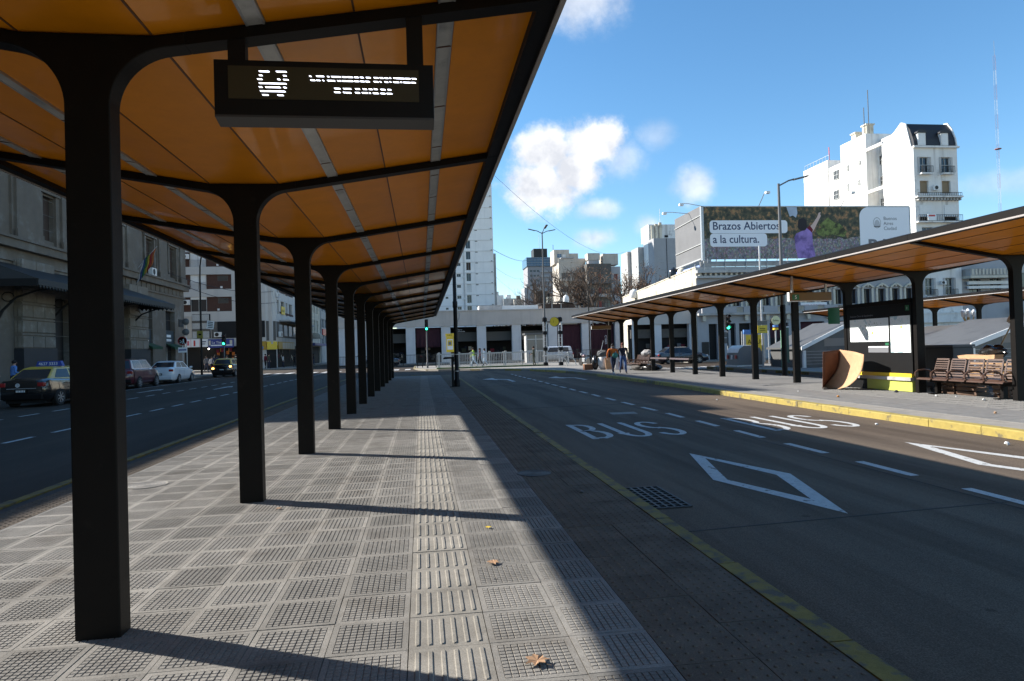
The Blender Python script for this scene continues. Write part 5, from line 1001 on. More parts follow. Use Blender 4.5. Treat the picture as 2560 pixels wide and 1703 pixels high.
for i, (a, c, z0, z1) in enumerate(ops):
    if i in (2, 3): panelbox(mt, 'tan_blind', FM, a, c, z0, z1, -.24, -.2, mat('tan_blind%d' % i, (.24, .18, .11), .8))
    elif i in (4, 5): panelbox(mt, 'white_board', FM, a, c, z0+.4, z1, -.1, .05, sheet_white); panelbox(mt, 'recess', FM, a, c, z0, z0+.39, -.24, -.2, dark_void)
    elif i in (10, 11): panelbox(mt, 'door', FM, a, c, z0, z1, -.24, -.2, maroon)
    else: window(mt, FM, a, c, z0, z1, .22, glass, rail_white, nv=2, nh=2, bar=.05)
    if i in (0, 1, 8, 9, 12, 13):
        panelbox(mt, 'balcony_slab', FM, a-.15, c+.15, z0-.25, z0-.12, .002, .45, white_wall); railing(mt, FM, a-.12, c+.12, z0-.1, z0+.5, .4, black_iron, 9, 'balcony_rail'); panelbox(mt, 'shutter', FM, a-.22, a-.02, z0, z1, .002, .05, grey_wall); panelbox(mt, 'shutter', FM, c+.02, c+.22, z0, z1, .002, .05, grey_wall)
for z0, z1, d in ((19.3, 19.46, .25), (14.55, 14.68, .5), (12.2, 12.32, .45), (2.8, 3.0, .3), (3.6, 3.75, .35)): panelbox(mt, 'cornice', FM, -.1, 4.65, z0, z1, .002, d, white_wall)
railing(mt, FM, .0, 4.55, 14.7, 15.0, .42, black_iron, 24); railing(mt, FM, 0, 4.55, 12.35, 12.9, .4, black_iron, 24)
for k in range(14): panelbox(mt, 'dentil', FM, .1+.33*k, .25+.33*k, 14.3, 14.53, .002, .35, grey_wall)
panelbox(mt, 'balustrade', FM, 0, 4.6, 3.0, 3.6, .1, .3, white_wall); panelbox(mt, 'sale_notice', FM, .85, 1.7, 12.35, 12.95, .46, .5, white_sign); panelbox(mt, 'sale_notice_print', FM, .95, 1.6, 12.72, 12.88, .501, .506, red_sign)
s = MB(); s.prism([(-.02, 19.46), (.12, 20.2), (.5, 21.2), (1.0, 21.9), (1.6, 22.0), (4.2, 21.0), (4.2, 19.46)], 'x', .122, 4.45); s.build('mansard_roof', tile_black, mt)
s = MB(); s.prism([(-.1, 19.46), (.04, 20.25), (.42, 21.3), (.95, 22.05), (1.4, 22.1), (1.4, 21.9), (.6, 21.3), (.2, 20.2), (.1, 19.46)], 'x', 4.452, 4.57); s.build('gable_edge', white_wall, mt)
for x in (.5, 2.85):
    d = MB(); d.box(x, -.06, 19.55, x+.78, .6, 20.75); d_ = d.build('dormer', white_wall, mt)
    s = MB(); pts = [(x+.39+.52*math.cos(rad(a)), 20.72+.3*math.sin(rad(a))) for a in range(0, 181, 20)]; s.prism(pts, 'y', -.12, .9); s.build('hood', tile_black, d_)
    s = MB(); s.box(x+.12, -.075, 19.62, x+.66, -.055, 20.65); s.build('blind', sheet_white, d_)
ac_unit((48.4, 56.75, 15.25), 0, 'air conditioner between the tan blinds of the mansard building', .75); ac_unit((48.75, 56.75, 6.35), 0, 'air conditioner between the lower balconies of the mansard building', .6)
# rear wings of the mansard building
rw_ = thing('rear_wing', 'weathered white rear wing with chimneys behind the billboard, tallest of the wings', 'building', (46.3, 63.6, 0))
s = MB(); s.box(0, 0, 0, 5, 4.2, 22.8); s.box(.01, 4.21, 0, 5, 6.4, 20.9); s.box(1.3, -2.4, 0, 5, -.01, 22.0); s.build('wall', white_wall, rw_)
for z in (16.5, 20.9): s = MB(); s.box(.0, -2.4, z, .25, -.01, z+.3); s.build('tie_beam', white_wall, rw_)
FW = (Vector((0, 0, 0)), Vector((0, 1, 0)), Vector((-1, 0, 0)))
for a, c, z0, z1, d in ((-1.35, -.35, 19.4, 20.35, -1.29), (-2.3, -1.55, 19.0, 20.4, -1.29), (-1.3, -.4, 17.3, 18.2, -1.29), (-2.25, -1.55, 16.9, 18.0, -1.29), (-1.2, -.35, 15.0, 15.9, -1.29), (-2.2, -1.55, 14.8, 15.8, -1.29), (2.85, 3.2, 19.7, 20.3, .005), (.85, 1.2, 19.8, 20.25, .005), (2.9, 3.2, 17.55, 18.3, .005), (1.05, 1.4, 17.7, 18.25, .005), (4.6, 5.5, 19.3, 20.3, -.004+.01), (4.7, 5.6, 17.1, 18.1, -.004+.01)):
    window(rw_, (FW[0]+Vector((-d-.0, 0, 0)) if 0 else FW[0], FW[1], FW[2]), a, c, z0, z1, -d-.032 if d > 0 else -d-.03, glass, rail_white, nv=3, nh=2, bar=.05)
for y, h in ((.6, 1.1), (2.4, .8)): s = MB(); s.box(.6, y, 22.8, 1.4, y+.7, 22.8+h); s.box(.5, y-.1, 22.8+h, 1.5, y+.8, 22.95+h); s.build('chimney', cream_wall, rw_)
for y, h in ((.1, 4.6), (.8, 3.0)): s = MB(); s.tube([(.5, y, 22.8), (.5, y, 22.8+h)], .04, 5); s.build('antenna', black_iron, rw_)
rw2 = thing('rear_wing', 'plain white rear wing, leftmost of the white walls above the billboard', 'building', (46.3, 70.2, 0)); s = MB(); s.box(0, 0, 0, 5, 4.8, 21.9); s.build('wall', white_wall, rw2); s = MB(); s.tube([(.3, .1, 21.9), (.3, .1, 23.4)], .05, 5); s.build('pipe', red_sign, rw2); railing(rw2, (Vector((.2, 0, 0)), Vector((0, 1, 0)), Vector((-1, 0, 0))), -.0, 4.8, 21.95, 22.5, .0, galv, 8)
# neighbours right of the mansard building
t, F = block('balcony_house', 'grey house with an ornate stained balcony right of the mansard building', (50.95, 57.1, 0), 5.0, 14, 9.6, grey_wall2, 2, 2, 1.2, 1.7, 1.0, 4.6, .8, 2.2)
panelbox(t, 'balcony', F, .1, 4.6, 7.1, 7.75, .002, 1.0, grey_wall); panelbox(t, 'balcony_slab', F, .0, 4.7, 6.85, 7.08, .002, 1.1, cream_trim); panelbox(t, 'awning_strip', F, .3, 4.5, 6.3, 6.6, .3, .5, sheet_white); panelbox(t, 'awning_strip', F, .3, 4.5, 5.9, 6.15, .3, .5, sheet_white)
for k in range(12): panelbox(t, 'baluster', F, .2+.37*k, .38+.37*k, 7.15, 7.7, 1.002, 1.06, cream_trim)
t, F = block('concrete_frame', 'unfinished concrete floor slabs behind the mansard building', (51.2, 62, 0), 4.5, 10, 10.5, grey_wall, 2, 1, 1.2, 1.6, 2, 4, 1, 2)
for z in (13.0, 14.2): s = MB(); s.box(-.2, -.6, z, 2.3-.5*(z > 14), 6, z+.2); s.build('floor_slab', grey_wall, t)
for x in (.3, 1.5): s = MB(); s.box(x, -.2, 10.5, x+.25, .05, 13.0); s.build('post', grey_wall, t)
t, F = block('white_house', 'white house with a long balcony at the right edge behind the far canopy', (56, 57.2, 0), 26, 14, 9, white_wall2, 2, 7, 1.4, 2.0, 1.2, 4.2, 1, 3.6); panelbox(t, 'balcony', F, 0, 26, 3.5, 4.1, .002, .9, white_wall2)
# tall lattice mast far away
m_t = thing('radio_mast', 'thin red and white lattice radio mast far behind the roofs', 'mast', (388, 400, 0))
for seg in range(19):
    s = MB(); z0 = seg*10
    for k in range(3): a = 2.094*k; s.tube([(.9*math.cos(a), .9*math.sin(a), z0), (.9*math.cos(a), .9*math.sin(a), z0+10)], .06, 4)
    for j in range(5):
        for k in range(3): a, c = 2.094*k, 2.094*(k+1); s.tube([(.9*math.cos(a), .9*math.sin(a), z0+2*j), (.9*math.cos(c), .9*math.sin(c), z0+2*j+2)], .035, 3)
    s.build('lattice_section', sheet_white if seg % 2 else mat('mast_red%d' % seg, (.42, .26, .27), .7), m_t)
s = MB(); s.lathe([(2, 126.4), (2.1, 126.8), (1, 127.1)], n=8); s.build('platform_ring', mat('faded_red', (.35, .16, .16), .7), m_t); s = MB(); s.tube([(0, 0, 190), (0, 0, 200)], .15, 4); s.build('tip', galv, m_t)
# ------------------------------------------------------------------ street furniture
def tube_obj(name, m, parent, pts, r, n=8): s = MB(); s.tube(pts, r, n); return s.build(name, m, parent, smooth=True)
def bx(name, m, parent, *a, bevel=0): s = MB(); s.box(*a); return s.build(name, m, parent, bevel=bevel)
t = thing('lamp_post', 'thick black lamp post at the end of the near platform by the bus lane', 'lamp post', (1.40, 27.3, 0))
s = MB(); s.lathe([(.125, 0), (.125, .25), (.085, .3), (.08, 3.2), (.1, 3.25), (.1, 3.45), (.075, 3.5), (.06, 8)], n=14); s.build('pole', black_paint, t, smooth=True); s = MB(); s.lathe([(.088, 1.3), (.088, 1.33)], n=14); s.lathe([(.088, .62), (.088, .65)], n=14); s.build('band', galv, t)
tube_obj('arm', black_paint, t, [(0, 0, 7.9), (-.8, 0, 8.1), (-1.6, 0, 8.15)], .04); bx('lamp_head', black_paint, t, -2.1, -.12, 8.1, -1.5, .12, 8.2, bevel=.03); tube_obj('bracket', galv, t, [(.08, 0, 2.65), (.16, 0, 2.8), (.17, 0, 3.0)], .025, 6)
t = thing('perch_stand', 'black flat-topped perch stand left of the thick lamp post', 'perch', (1.22, 27.1, 0)); bx('post', black_paint, t, -.045, -.045, 0, .045, .045, 1.15); bx('foot', black_paint, t, -.12, -.1, 0.001, .06, .1, .03); s = MB(); s.prism([(-.36, 1.13), (.05, 1.151), (.05, 1.22), (-.3, 1.22), (-.36, 1.18)], 'y', -.14, .14); s.build('top_plate', black_paint, t)
def traffic_light(loc, rz, label, h=4.3, m=None, low=True):
    t = thing('traffic_light', label, 'traffic light', loc, rz, 'traffic lights')
    s = MB(); s.lathe([(.09, 0), (.09, .5), (.055, .55), (.055, h)], n=10); s.build('pole', m or dark_galv, t, smooth=True)
    for k, (lm, nm) in enumerate(((lens_green, 'green_lamp'), (lens_off, 'amber_lamp'), (lens_off, 'red_lamp'))):
        z = h-.85+.34*k; hs_ = bx('housing', black_paint, t, -.15, -.13, z-.165, .15, .12, z+.165, bevel=.02)
        s = MB(); s.lathe([(.105, 0), (.1, .02), (.05, .035), (.001, .04)], (0, -.131, z), 14, rot=Matrix.Rotation(rad(90), 3, 'X')); s.build(nm, lm, hs_, smooth=True)
        s = MB(); R_ = .125
        rows = [[(R_*math.cos(rad(a)), -.132-d, z+R_*math.sin(rad(a))) for a in range(0, 181, 20)] for d in (0, .2)]; s.loft(rows, closed=False, cap=False); v_ = s.build('visor', black_paint, hs_); v_.modifiers.new('sheet', 'SOLIDIFY').thickness = .008
    if low:
        for z in (2.0, 1.6): bx('pedestrian_signal', sheet_grey, t, -.45, -.1, z-.17, -.08, .12, z+.17, bevel=.03)
    return t
traffic_light((.49, 60.2, 0), 0, 'traffic light showing green beside the black fence ahead of the near canopy', 4.35, low=False)
traffic_light((19.65, 41, 0), 0, 'traffic light showing green behind the far platform columns', 3.3)
traffic_light((-17.28, 62, 0), 0, 'traffic light showing green in front of the blue shop fascia', 3.55, low=False)
# white railing of the underground stairs
def rail_fence(name, label, loc, rz, L, h, m, step=.13, postx=(), base=None, capm=None):
    t = thing(name, label, 'railing', loc, rz)
    for z, th in ((h, .05), (.16, .035)): bx('rail', m, t, 0, -th/2, z-th/2, L, th/2, z+th/2)
    n = int(L/step)
    for k in range(n+1): bx('baluster', m, t, k*step-.012, -.012, .16, k*step+.012, .012, h-.025)
    for x in postx:
        p = bx('post', m, t, x-.035, -.035, 0, x+.035, .035, h+.03); bx('cap', capm or m, p, x-.09, -.09, h+.031, x+.09, .09, h+.13, bevel=.02)
    if base: bx('base_strip', base, t, -.1, -.35, -.0, L+.1, .2, .1)
    return t
rail_fence('white_railing', 'white railing with square caps round the underground stairs', (1.3, 56, 0), 0, 9.2, 1.22, rail_white, .145, (.15, 2.86, 1.8, 4.36, 5.7, 7.1, 9.1), green_strip)
rail_fence('white_railing', 'white railing on the far side of the underground stairs', (1.3, 59.8, 0), 0, 9.2, 1.15, rail_white, .145, (.15, 3, 6, 9.1))
rail_fence('white_railing', 'short white railing panel right of the sign posts', (10.7, 57.5, 0), 0, 2.1, .95, rail_white, .14, (.05, 2.05))
t = thing('hoop_rail', 'white bent tube handrail at the underground stair mouth', 'handrail', (11, 53.6, 0)); tube_obj('tube', rail_white, t, [(-.6, 0, .85), (.3, 0, .88), (.8, 0, .85), (1.2, 0, .66), (1.45, 0, .35), (1.5, 0, 0)], .045)
t = thing('hoop_rail', 'second white bent tube handrail just left at the stair mouth', 'handrail', (10.2, 52.6, 0)); tube_obj('tube', rail_white, t, [(-.6, 0, .85), (.4, 0, .88), (.9, 0, .8), (1.25, 0, .5), (1.35, 0, 0)], .045)
rail_fence('black_fence', 'black metal fence left of the traffic light', (-.45, 62.5, 0), 0, 1.8, 1.1, black_iron, .12, (.05, .5, 1.75))
rail_fence('black_fence', 'long dark fence along the street in front of the arcade', (-9, 73, 0), 0, 9.3, 1.15, black_iron, .15, (0, 2.3, 4.6, 7, 9.2)); rail_fence('black_fence', 'dark fence in front of the arcade behind the piled sacks', (13.5, 71.8, 0), 0, 14, 1.15, black_iron, .16, (0, 3.5, 7, 10.5, 14))
# underground sign with two lattice posts and the tall triple lamp
t = thing('underground_sign', 'two lattice posts carrying a round yellow underground sign by the stairs', 'sign', (10.25, 55, 0))
for x in (0, 1.3):
    for a, c in ((-.13, -.13), (.13, -.13), (-.13, .13), (.13, .13)): bx('upright', galv, t, x+a-.025, c-.025, .1, x+a+.025, c+.025, 3.7)
    for z in (0, 1.25, 2.6): bx('collar', black_paint, t, x-.17, -.17, z, x+.17, .17, z+.28, bevel=.02)
    s = MB(); s.lathe([(.2, 3.65), (.22, 3.8), (.2, 3.98), (.12, 4.05), (.001, 4.06)], (x, 0, 0), 14); s.build('cap', black_paint, t, smooth=True)
    for k in range(10): bx('rung', galv, t, x-.13, -.015, .4+.32*k, x+.13, .015, .43+.32*k)
s = MB(); s.lathe([(.40, -.16), (.40, .16)], (.86, -.05, 3.65), 26, rot=Matrix.Rotation(rad(90), 3, 'X') @ Matrix.Rotation(rad(-28), 3, 'Y')); dsk = s.build('drum', black_paint, t)
s = MB(); s.lathe([(.38, .161), (.38, .175), (.001, .175)], (.86, -.05, 3.65), 26, rot=Matrix.Rotation(rad(90), 3, 'X') @ Matrix.Rotation(rad(-28), 3, 'Y')); s.build('face', yellow_sign, t)
text('lettering', 'Subte', .24, (.86+.085-.26, -.05-.175, 3.58), (rad(90), 0, rad(-28) if 0 else rad(28)), black_paint, t); tube_obj('arm', black_paint, t, [(.2, 0, 3.65), (1.15, 0, 3.65)], .05)
def lamp_post(loc, h, arms, label, m=dark_galv, rz=0, r=.09, base_m=None):
    t = thing('street_lamp', label, 'street lamp', loc, rz); s = MB(); s.lathe([(r*1.15, 0), (r*1.15, .9), (r, 1.0), (r*.8, h*.6), (r*.55, h)], n=12); s.build('pole', m, t, smooth=True)
    if base_m: s = MB(); s.lathe([(r*1.22, 0), (r*1.22, 2.9), (r*1.1, 3.0)], n=12); s.build('lower_sleeve', base_m, t, smooth=True)
    for ax, ay, az in arms:
        tube_obj('arm', m, t, [(0, 0, h-.1), (ax*.35, ay*.35, h+az*.4), (ax*.55, ay*.55, h+az*.62)], .035, 6)
        d = Vector((ax, ay, az)).normalized(); c = Vector((ax, ay, az))*.78+Vector((0, 0, h)); s = MB(); s.cbox(c, (Vector((ax, ay, az)).length*.5, .2, .055), Matrix.Rotation(math.atan2(ay, ax), 3, 'Z') @ Matrix.Rotation(-math.asin(d.z), 3, 'Y')); s.build('lamp_head', m, t, bevel=.015)
    return t
lamp_post((10.3, 55.2, 0), 11.2, [(-1.15, 0, .28), (1.1, 0, .22), (.25, -.9, .45)], 'tall three-armed street lamp rising from the underground sign')
lamp_post((15.2, 26.5, 0), 8.15, [(1.25, -.1, .3)], 'single-arm street lamp standing behind the far platform, in front of the billboard', base_m=black_paint)
t = lamp_post((17.9, 70, 0), 8.2, [(.8, 0, .75), (1.2, -.3, .7)], 'dark street lamp with two raised heads right of the tall three-armed lamp', black_paint, r=.08)
t = thing('street_lamp', 'dark curved-neck street lamp at the station corner', 'street lamp', (-19.2, 62, 0)); tube_obj('pole', black_paint, t, [(0, 0, 0), (.02, 0, 8.6), (.05, 0, 9.6), (.15, 0, 10.3), (.4, 0, 10.85), (.9, 0, 11.05)], [.1, .07, .06, .06, .055, .05]); bx('lamp_head', black_paint, t, .8, -.12, 11.0, 1.4, .12, 11.14, bevel=.03)
# signs at the station corner
t = thing('signal_backs', 'two grey round sign backs on a post at the station corner', 'sign', (-18.2, 55.3, 0)); tube_obj('post', galv, t, [(0, 0, 0), (0, 0, 4.4)], .035)
for z in (4.35, 3.55): s = MB(); s.lathe([(.001, .0), (.2, .03), (.27, .1), (.25, .17), (.12, .22), (.001, .24)], (0, -.05, z), 20, rot=Matrix.Rotation(rad(90), 3, 'X')); s.build('disc', sheet_grey, t, smooth=True)
t = thing('pedestrian_sign', 'round blue pedestrian sign with a small plate below at the station corner', 'sign', (-18.35, 54.8, 0)); tube_obj('post', galv, t, [(0, .05, 0), (0, .05, 3.1)], .03)
s = MB(); s.lathe([(.33, 0), (.33, .02), (.001, .021)], (0, 0, 2.85), 26, rot=Matrix.Rotation(rad(90), 3, 'X')); s.build('disc', blue_sign, t); s = MB(); s.lathe([(.33, .022), (.33, .026), (.3, .026), (.3, .022)], (0, 0, 2.85), 26, rot=Matrix.Rotation(rad(90), 3, 'X')); s.build('red_rim', red_sign, t)
s = MB(); s.cbox((.08, -.03, 2.95), (.07, .01, .07)); s.cbox((.08, -.03, 2.82), (.09, .01, .15)); s.cbox((.03, -.03, 2.69), (.04, .01, .16), Matrix.Rotation(rad(20), 3, 'Y')); s.cbox((.13, -.03, 2.69), (.04, .01, .16), Matrix.Rotation(rad(-20), 3, 'Y')); s.cbox((-.1, -.03, 2.75), (.2, .01, .05), Matrix.Rotation(rad(-35), 3, 'Y')); s.cbox((-.14, -.03, 2.88), (.05, .01, .05)); s.build('pictogram', white_sign, t)
bx('plate', white_sign, t, -.32, -.02, 1.95, .32, .0, 2.35); bx('plate_print', blue_sign, t, -.28, -.024, 2.1, .28, -.021, 2.2)
t = thing('notice_plate', 'tilted white notice plate on the curved-neck lamp post', 'sign', (-18.4, 61.8, 4.0), 0); s = MB(); s.cbox((.06, 0, .37), (.6, .03, .72), Matrix.Rotation(rad(8), 3, 'Y')); s.build('plate', white_sign, t); s = MB()
for k in range(4): s.cbox((.06+.1*(.2-.1*k), -.02, .6-.15*k), (.42, .008, .06), Matrix.Rotation(rad(8), 3, 'Y'))
s.build('print', black_paint, t)
t = thing('camera_sign', 'olive square camera sign on the curved-neck lamp post', 'sign', (-19.22, 61.8, 3.2)); bx('plate', mat('olive_yellow_plate', (.22, .19, .03), .6), t, -.26, 0, 0, .24, .03, .68); bx('pictogram', black_paint, t, -.12, -.01, .28, .1, -.001, .42)
# kiosk booth, advertising panel
t = thing('ticket_booth', 'grey glazed booth with flat roof behind the white railing', 'booth', (11.9, 70, 0)); bx('roof', sheet_grey, t, -1.15, -.9, 2.9, 1.15, .9, 3.1)
for x in (-1, -.02, .94): bx('mullion', galv, t, x, -.75, 0, x+.08, -.67, 2.9)
for z in (0, 1.2, 2.4): bx('transom', galv, t, -1, -.74, z, 1.02, -.68, z+.08)
bx('pane', mat('pale_booth_glass', (.13, .14, .15), .15), t, -.95, -.7, .1, .95, -.69, 2.88); bx('back_wall', grey_wall, t, -1, .6, 0, 1, .7, 2.88); bx('side_wall', grey_wall, t, -1.02, -.66, 0, -.96, .6, 2.88)
t = thing('advertising_panel', 'yellow advertising panel with a framed picture behind the thick lamp post', 'sign', (2.75, 65, 0)); bx('post', galv, t, -.06, -.05, 0, .06, .05, 1.35); bx('case', yellow_sign, t, -.36, -.08, 1.35, .36, .08, 2.85); bx('header', yellow_sign, t, -.42, -.1, 2.86, .42, .1, 3.15, bevel=.02); bx('picture', white_sign, t, -.28, -.09, 1.6, .28, -.081, 2.6); bx('picture_print', yellow_sign, t, -.22, -.095, 1.95, .22, -.091, 2.5); bx('figure_print', grey_print, t, -.15, -.099, 2.05, .12, -.096, 2.35); text('lettering', 'SUBTE', .16, (-.25, -.104, 2.93), (rad(90), 0, 0), black_paint, t)
# ------------------------------------------------------------------ far platform furniture
def bench(loc, rz, n, label, m=None):
    m = m or bench_m; t = thing('bench', label, 'bench', loc, rz); W = .53; L = n*W
    bx('beam', bronze, t, -L/2, .02, .30, L/2, .1, .37)
    for x in (-L/2+.35, L/2-.35): lg = bx('leg', bronze, t, x-.04, -.02, 0, x+.04, .1, .3); bx('foot', bronze, t, x-.05, -.2, 0.001, x+.05, .28, .03)
    for k in range(n):
        xc_ = -L/2+W*(k+.5); s = MB(); pts = [(-.30, .40), (-.24, .425), (.1, .405), (.18, .43)]; s.prism(pts+[(y, z-.03) for y, z in pts[::-1]], 'x', xc_-.235, xc_+.235); s.build('seat', m, t, bevel=.008)
        bk = MB(); q = lambda z: .17+.10*(z-.45)/.42
        for z0, z1 in ((.46, .50), (.86, .90)): bk.prism([(q(z0), z0), (q(z1), z1), (q(z1)+.025, z1), (q(z0)+.025, z0)], 'x', xc_-.235+.02*(z0 > .8), xc_+.235-.02*(z0 > .8))
        for x0 in (-.235, .2): bk.add([(xc_+x0, q(.5), .5), (xc_+x0+.035, q(.5), .5), (xc_+x0+.035, q(.86), .86), (xc_+x0, q(.86), .86), (xc_+x0, q(.5)+.025, .5), (xc_+x0+.035, q(.5)+.025, .5), (xc_+x0+.035, q(.86)+.025, .86), (xc_+x0, q(.86)+.025, .86)], [(0, 1, 2, 3), (7, 6, 5, 4), (0, 4, 5, 1), (1, 5, 6, 2), (2, 6, 7, 3), (3, 7, 4, 0)])
        b_o = bk.build('backrest', m, t)
        for j in range(6):
            z = .525+.056*j; s = MB(); s.prism([(q(z), z), (q(z+.028), z+.028), (q(z+.028)+.02, z+.028), (q(z)+.02, z)], 'x', xc_-.198, xc_+.198); s.build('slat', m, b_o)
    for k in range(n+1):
        xc_ = -L/2+W*k; tube_obj('armrest', m, t, [(xc_, -.22, .41), (xc_, -.30, .47), (xc_, -.30, .55), (xc_, -.22, .605), (xc_, -.05, .62), (xc_, .1, .6), (xc_, .17, .52), (xc_, .16, .44)], .022, 7)
    return t
bench_m = mat('brown_bench_steel', (.085, .047, .034), .4, var=.1, vscale=8, coat=.3)
bench((12.95, 14.45, 0), rad(-90), 5, 'brown five-seat slatted bench between two columns of the sunlit platform')
bench((12.7, 38.3, 0), rad(-90), 5, 'brown bench behind the walking pair on the far platform')
# information panel with maps, between two columns
ip = thing('map_panel', 'black information panel with two bright maps beside the brown bench', 'information panel', (12.87, 17.4, 0))
bx('frame', black_paint, ip, -.04, -1.32, .5, .06, 1.36, 2.38); bx('top_bar', bronze, ip, -.05, -1.32, 2.381, .07, 1.36, 2.5)
map_m = mat('pale_map_print', (.80, .86, .85), .35, var=.04, vscale=3, col2=(.45, .62, .66), c2lo=.56, c2hi=.6, c2scale=1.6, coat=.5)
a = bx('map', map_m, ip, -.046, -.45, 1.37, -.041, 1.22, 2.03); c = bx('map', map_m, ip, -.046, -1.28, 1.06, -.041, -.52, 2.05)
rm = random.Random(4); s = MB()
for k in range(46):
    y, z = rm.uniform(-.2, .55), rm.uniform(1.5, 1.9); w = rm.uniform(.01, .04); s.box(-.0485, y, z, -.0465, y+w, z+.02)
for k in range(60): y, z = rm.uniform(-1.22, -.56), rm.uniform(1.1, 2.0); s.box(-.0485, y, z, -.0465, y+rm.uniform(.006, .015), z+.01)
s.build('map_print', mat('map_green_print', (.32, .42, .25), .5), ip)
for y, z in ((.22, 1.62), (-.95, 1.75)): s = MB(); s.lathe([(.035, 0), (.035, .003), (.001, .003)], (-.0465, y, z), 12, rot=Matrix.Rotation(rad(-90), 3, 'Y')); s.build('map_marker', yellow_sign, ip)
text('title', 'Estacion Once de Septiembre', .085, (-.043, 1.2, 2.1), (rad(90), 0, rad(-90)), grey_print, ip); bx('route_list', grey_print, ip, -.045, -.42, 1.06, -.041, .42, 1.24); bx('list_header', white_sign, ip, -.047, -.42, 1.2, -.0451, .42, 1.235); bx('line_badge', green_sign, ip, -.047, -.44, 1.26, -.042, -.3, 1.33); bx('platform_badge', green_sign, ip, -.046, -1.26, 2.18, -.041, -1.12, 2.32)
text('lettering', '1', .1, (-.049, -1.165, 2.21), (rad(90), 0, rad(-90)), white_sign, ip)
bx('yellow_band', yellow_sign, ip, -.07, -1.3, .40, .09, 1.36, .5); bx('ledge', grey_wall, ip, -.12, -1.32, .31, .1, 1.36, .399); bx('lime_plinth', mat('lime_yellow_plinth', (.50, .53, .10), .5), ip, -.06, -1.3, .02, .08, .5, .309); bx('dark_plinth', black_paint, ip, -.03, .51, 0, .06, 1.34, .309)
text('lettering', '=  B  >', .08, (-.073, .9, .425), (rad(90), 0, rad(-90)), black_paint, ip)
t = thing('side_badge', 'small dark green badge board beside the map panel column', 'sign', (12.8, 19.3, 1.95)); bx('board', green_sign, t, -.2, 0, 0, .16, .06, .5); bx('hook', black_paint, t, -.05, .061, .2, .2, .1, .3)
# hanging destination signs
for x, y, z, lb, num in ((11.68, 18.76, 2.66, 'brown hanging destination sign with a green number five above the map panel', True), (12.3, 44.75, 2.66, 'hanging destination sign at the far end of the sunlit platform', False)):
    t = thing('destination_sign', lb, 'sign', (x, y, z)); bx('case', mat('bronze_sign_case%d' % num, (.16, .085, .02), .4), t, -.68, 0, 0, .68, .12, .25, bevel=.01); bx('bottom_trim', sheet_white if num else cream_trim, t, -.68, -.004, -.02, .68, .12, -.001); bx('end_cap', sheet_white, t, -.70, -.0, -.0, -.681, .12, .26)
    for xx in (-.6, .5): bx('hanger', galv, t, xx, .04, .251, xx+.06, .08, .74 if xx < 0 else .5)
    if num: bx('number_plate', green_sign, t, -.6, -.006, .03, -.38, -.001, .19); text('lettering', '5', .15, (-.53, -.009, .06), (rad(90), 0, 0), white_sign, t)
# leaning rails
for k, (y0, y1, lb) in enumerate(((33.42, 35.9, 'dark leaning rail between far columns, nearer the bench'), (30.5, 33.0, 'dark leaning rail between far columns, farther from the bench'))):
    t = thing('leaning_rail', lb, 'leaning rail', (12.62, y0, 0)); s = MB(); s.prism([(-.02, .70), (.2, .70), (.22, .75), (0, .78)], 'y', 0, y1-y0); s.build('pad', bench_m, t)
    for y in (.15, y1-y0-.15): bx('bracket', bronze, t, .12, y-.03, .62, .2, y+.03, .699)
# cardboard sheet and box
t = thing('cardboard_sheet', 'large curved sheet of brown cardboard leaning against the map panel', 'cardboard', (12.3, 18.2, 0))
def lerp_list(L, v): v *= len(L)-1; i = min(int(v), len(L)-2); return L[i]+(L[i+1]-L[i])*(v-i)
LY, RY, RZ_ = [18.86, 18.62, 18.42, 18.36, 18.37], [18.05, 17.72, 17.45, 17.28, 17.23, 17.23], [.012, .10, .30, .55, .80, 1.02]
s = MB(); G = []
for i in range(15):
    u = i/14; row = []
    for j in range(13):
        v = j/12; y = lerp_list(LY, v)*(1-u)+lerp_list(RY, v)*u; z = (.015+1.145*v)*(1-u)+lerp_list(RZ_, v)*u
        row.append((-.28*(1-v)**2+.10*math.sin(math.pi*u)*(.4+.6*v)-.04*u+.012*math.sin(9*u+4*v), y-18.2, z))
    G.append(row)
s.loft(G, closed=False, cap=False); o = s.build('lit_flap', cardboard, t, smooth=True); o.modifiers.new('board_thickness', 'SOLIDIFY').thickness = .012
s = MB(); G = []
for i in range(7):
    u = i/6; G.append([((.0-.28*(1-j/12)**2)*(1-u)+(-.62-.05*(1-j/12))*u, (lerp_list(LY, j/12)+.014-18.2)*(1-u)+(.06)*u, .02+(1.14-.05*u)*j/12) for j in range(13)])
s.loft(G, closed=False, cap=False); o = s.build('shaded_flap', cardboard_dark, t, smooth=True); o.modifiers.new('board_thickness', 'SOLIDIFY').thickness = .012  # flap turned from the sun, its shade put into the darker colour
# clutter behind the bench
def crate(loc, rz, label, m, sx=.56, sy=.36, h=.42, tilt=0):
    t = thing('slatted_crate', label, 'crate', loc, rz, 'crates behind the brown bench'); t.rotation_euler[0] = tilt
    for k in range(4):
        z = .02+k*h/4
        for y in (-sy/2, sy/2-.015): bx('slat', m, t, -sx/2, y, z, sx/2, y+.015, z+h/4-.035)
        for x in (-sx/2, sx/2-.015): bx('slat', m, t, x, -sy/2+.016, z, x+.015, sy/2-.016, z+h/4-.035)
    for x in (-sx/2+.02, sx/2-.06):
        for y in (-sy/2+.016, sy/2-.05): bx('corner_post', m, t, x, y, 0, x+.035, y+.03, h)
    bx('bottom', m, t, -sx/2+.01, -sy/2+.017, .0, sx/2-.01, sy/2-.017, .015)
crate_m = mat('brown_crate_plastic', (.11, .06, .035), .6); crate_t = mat('tan_crate_wood', (.36, .22, .11), .8)
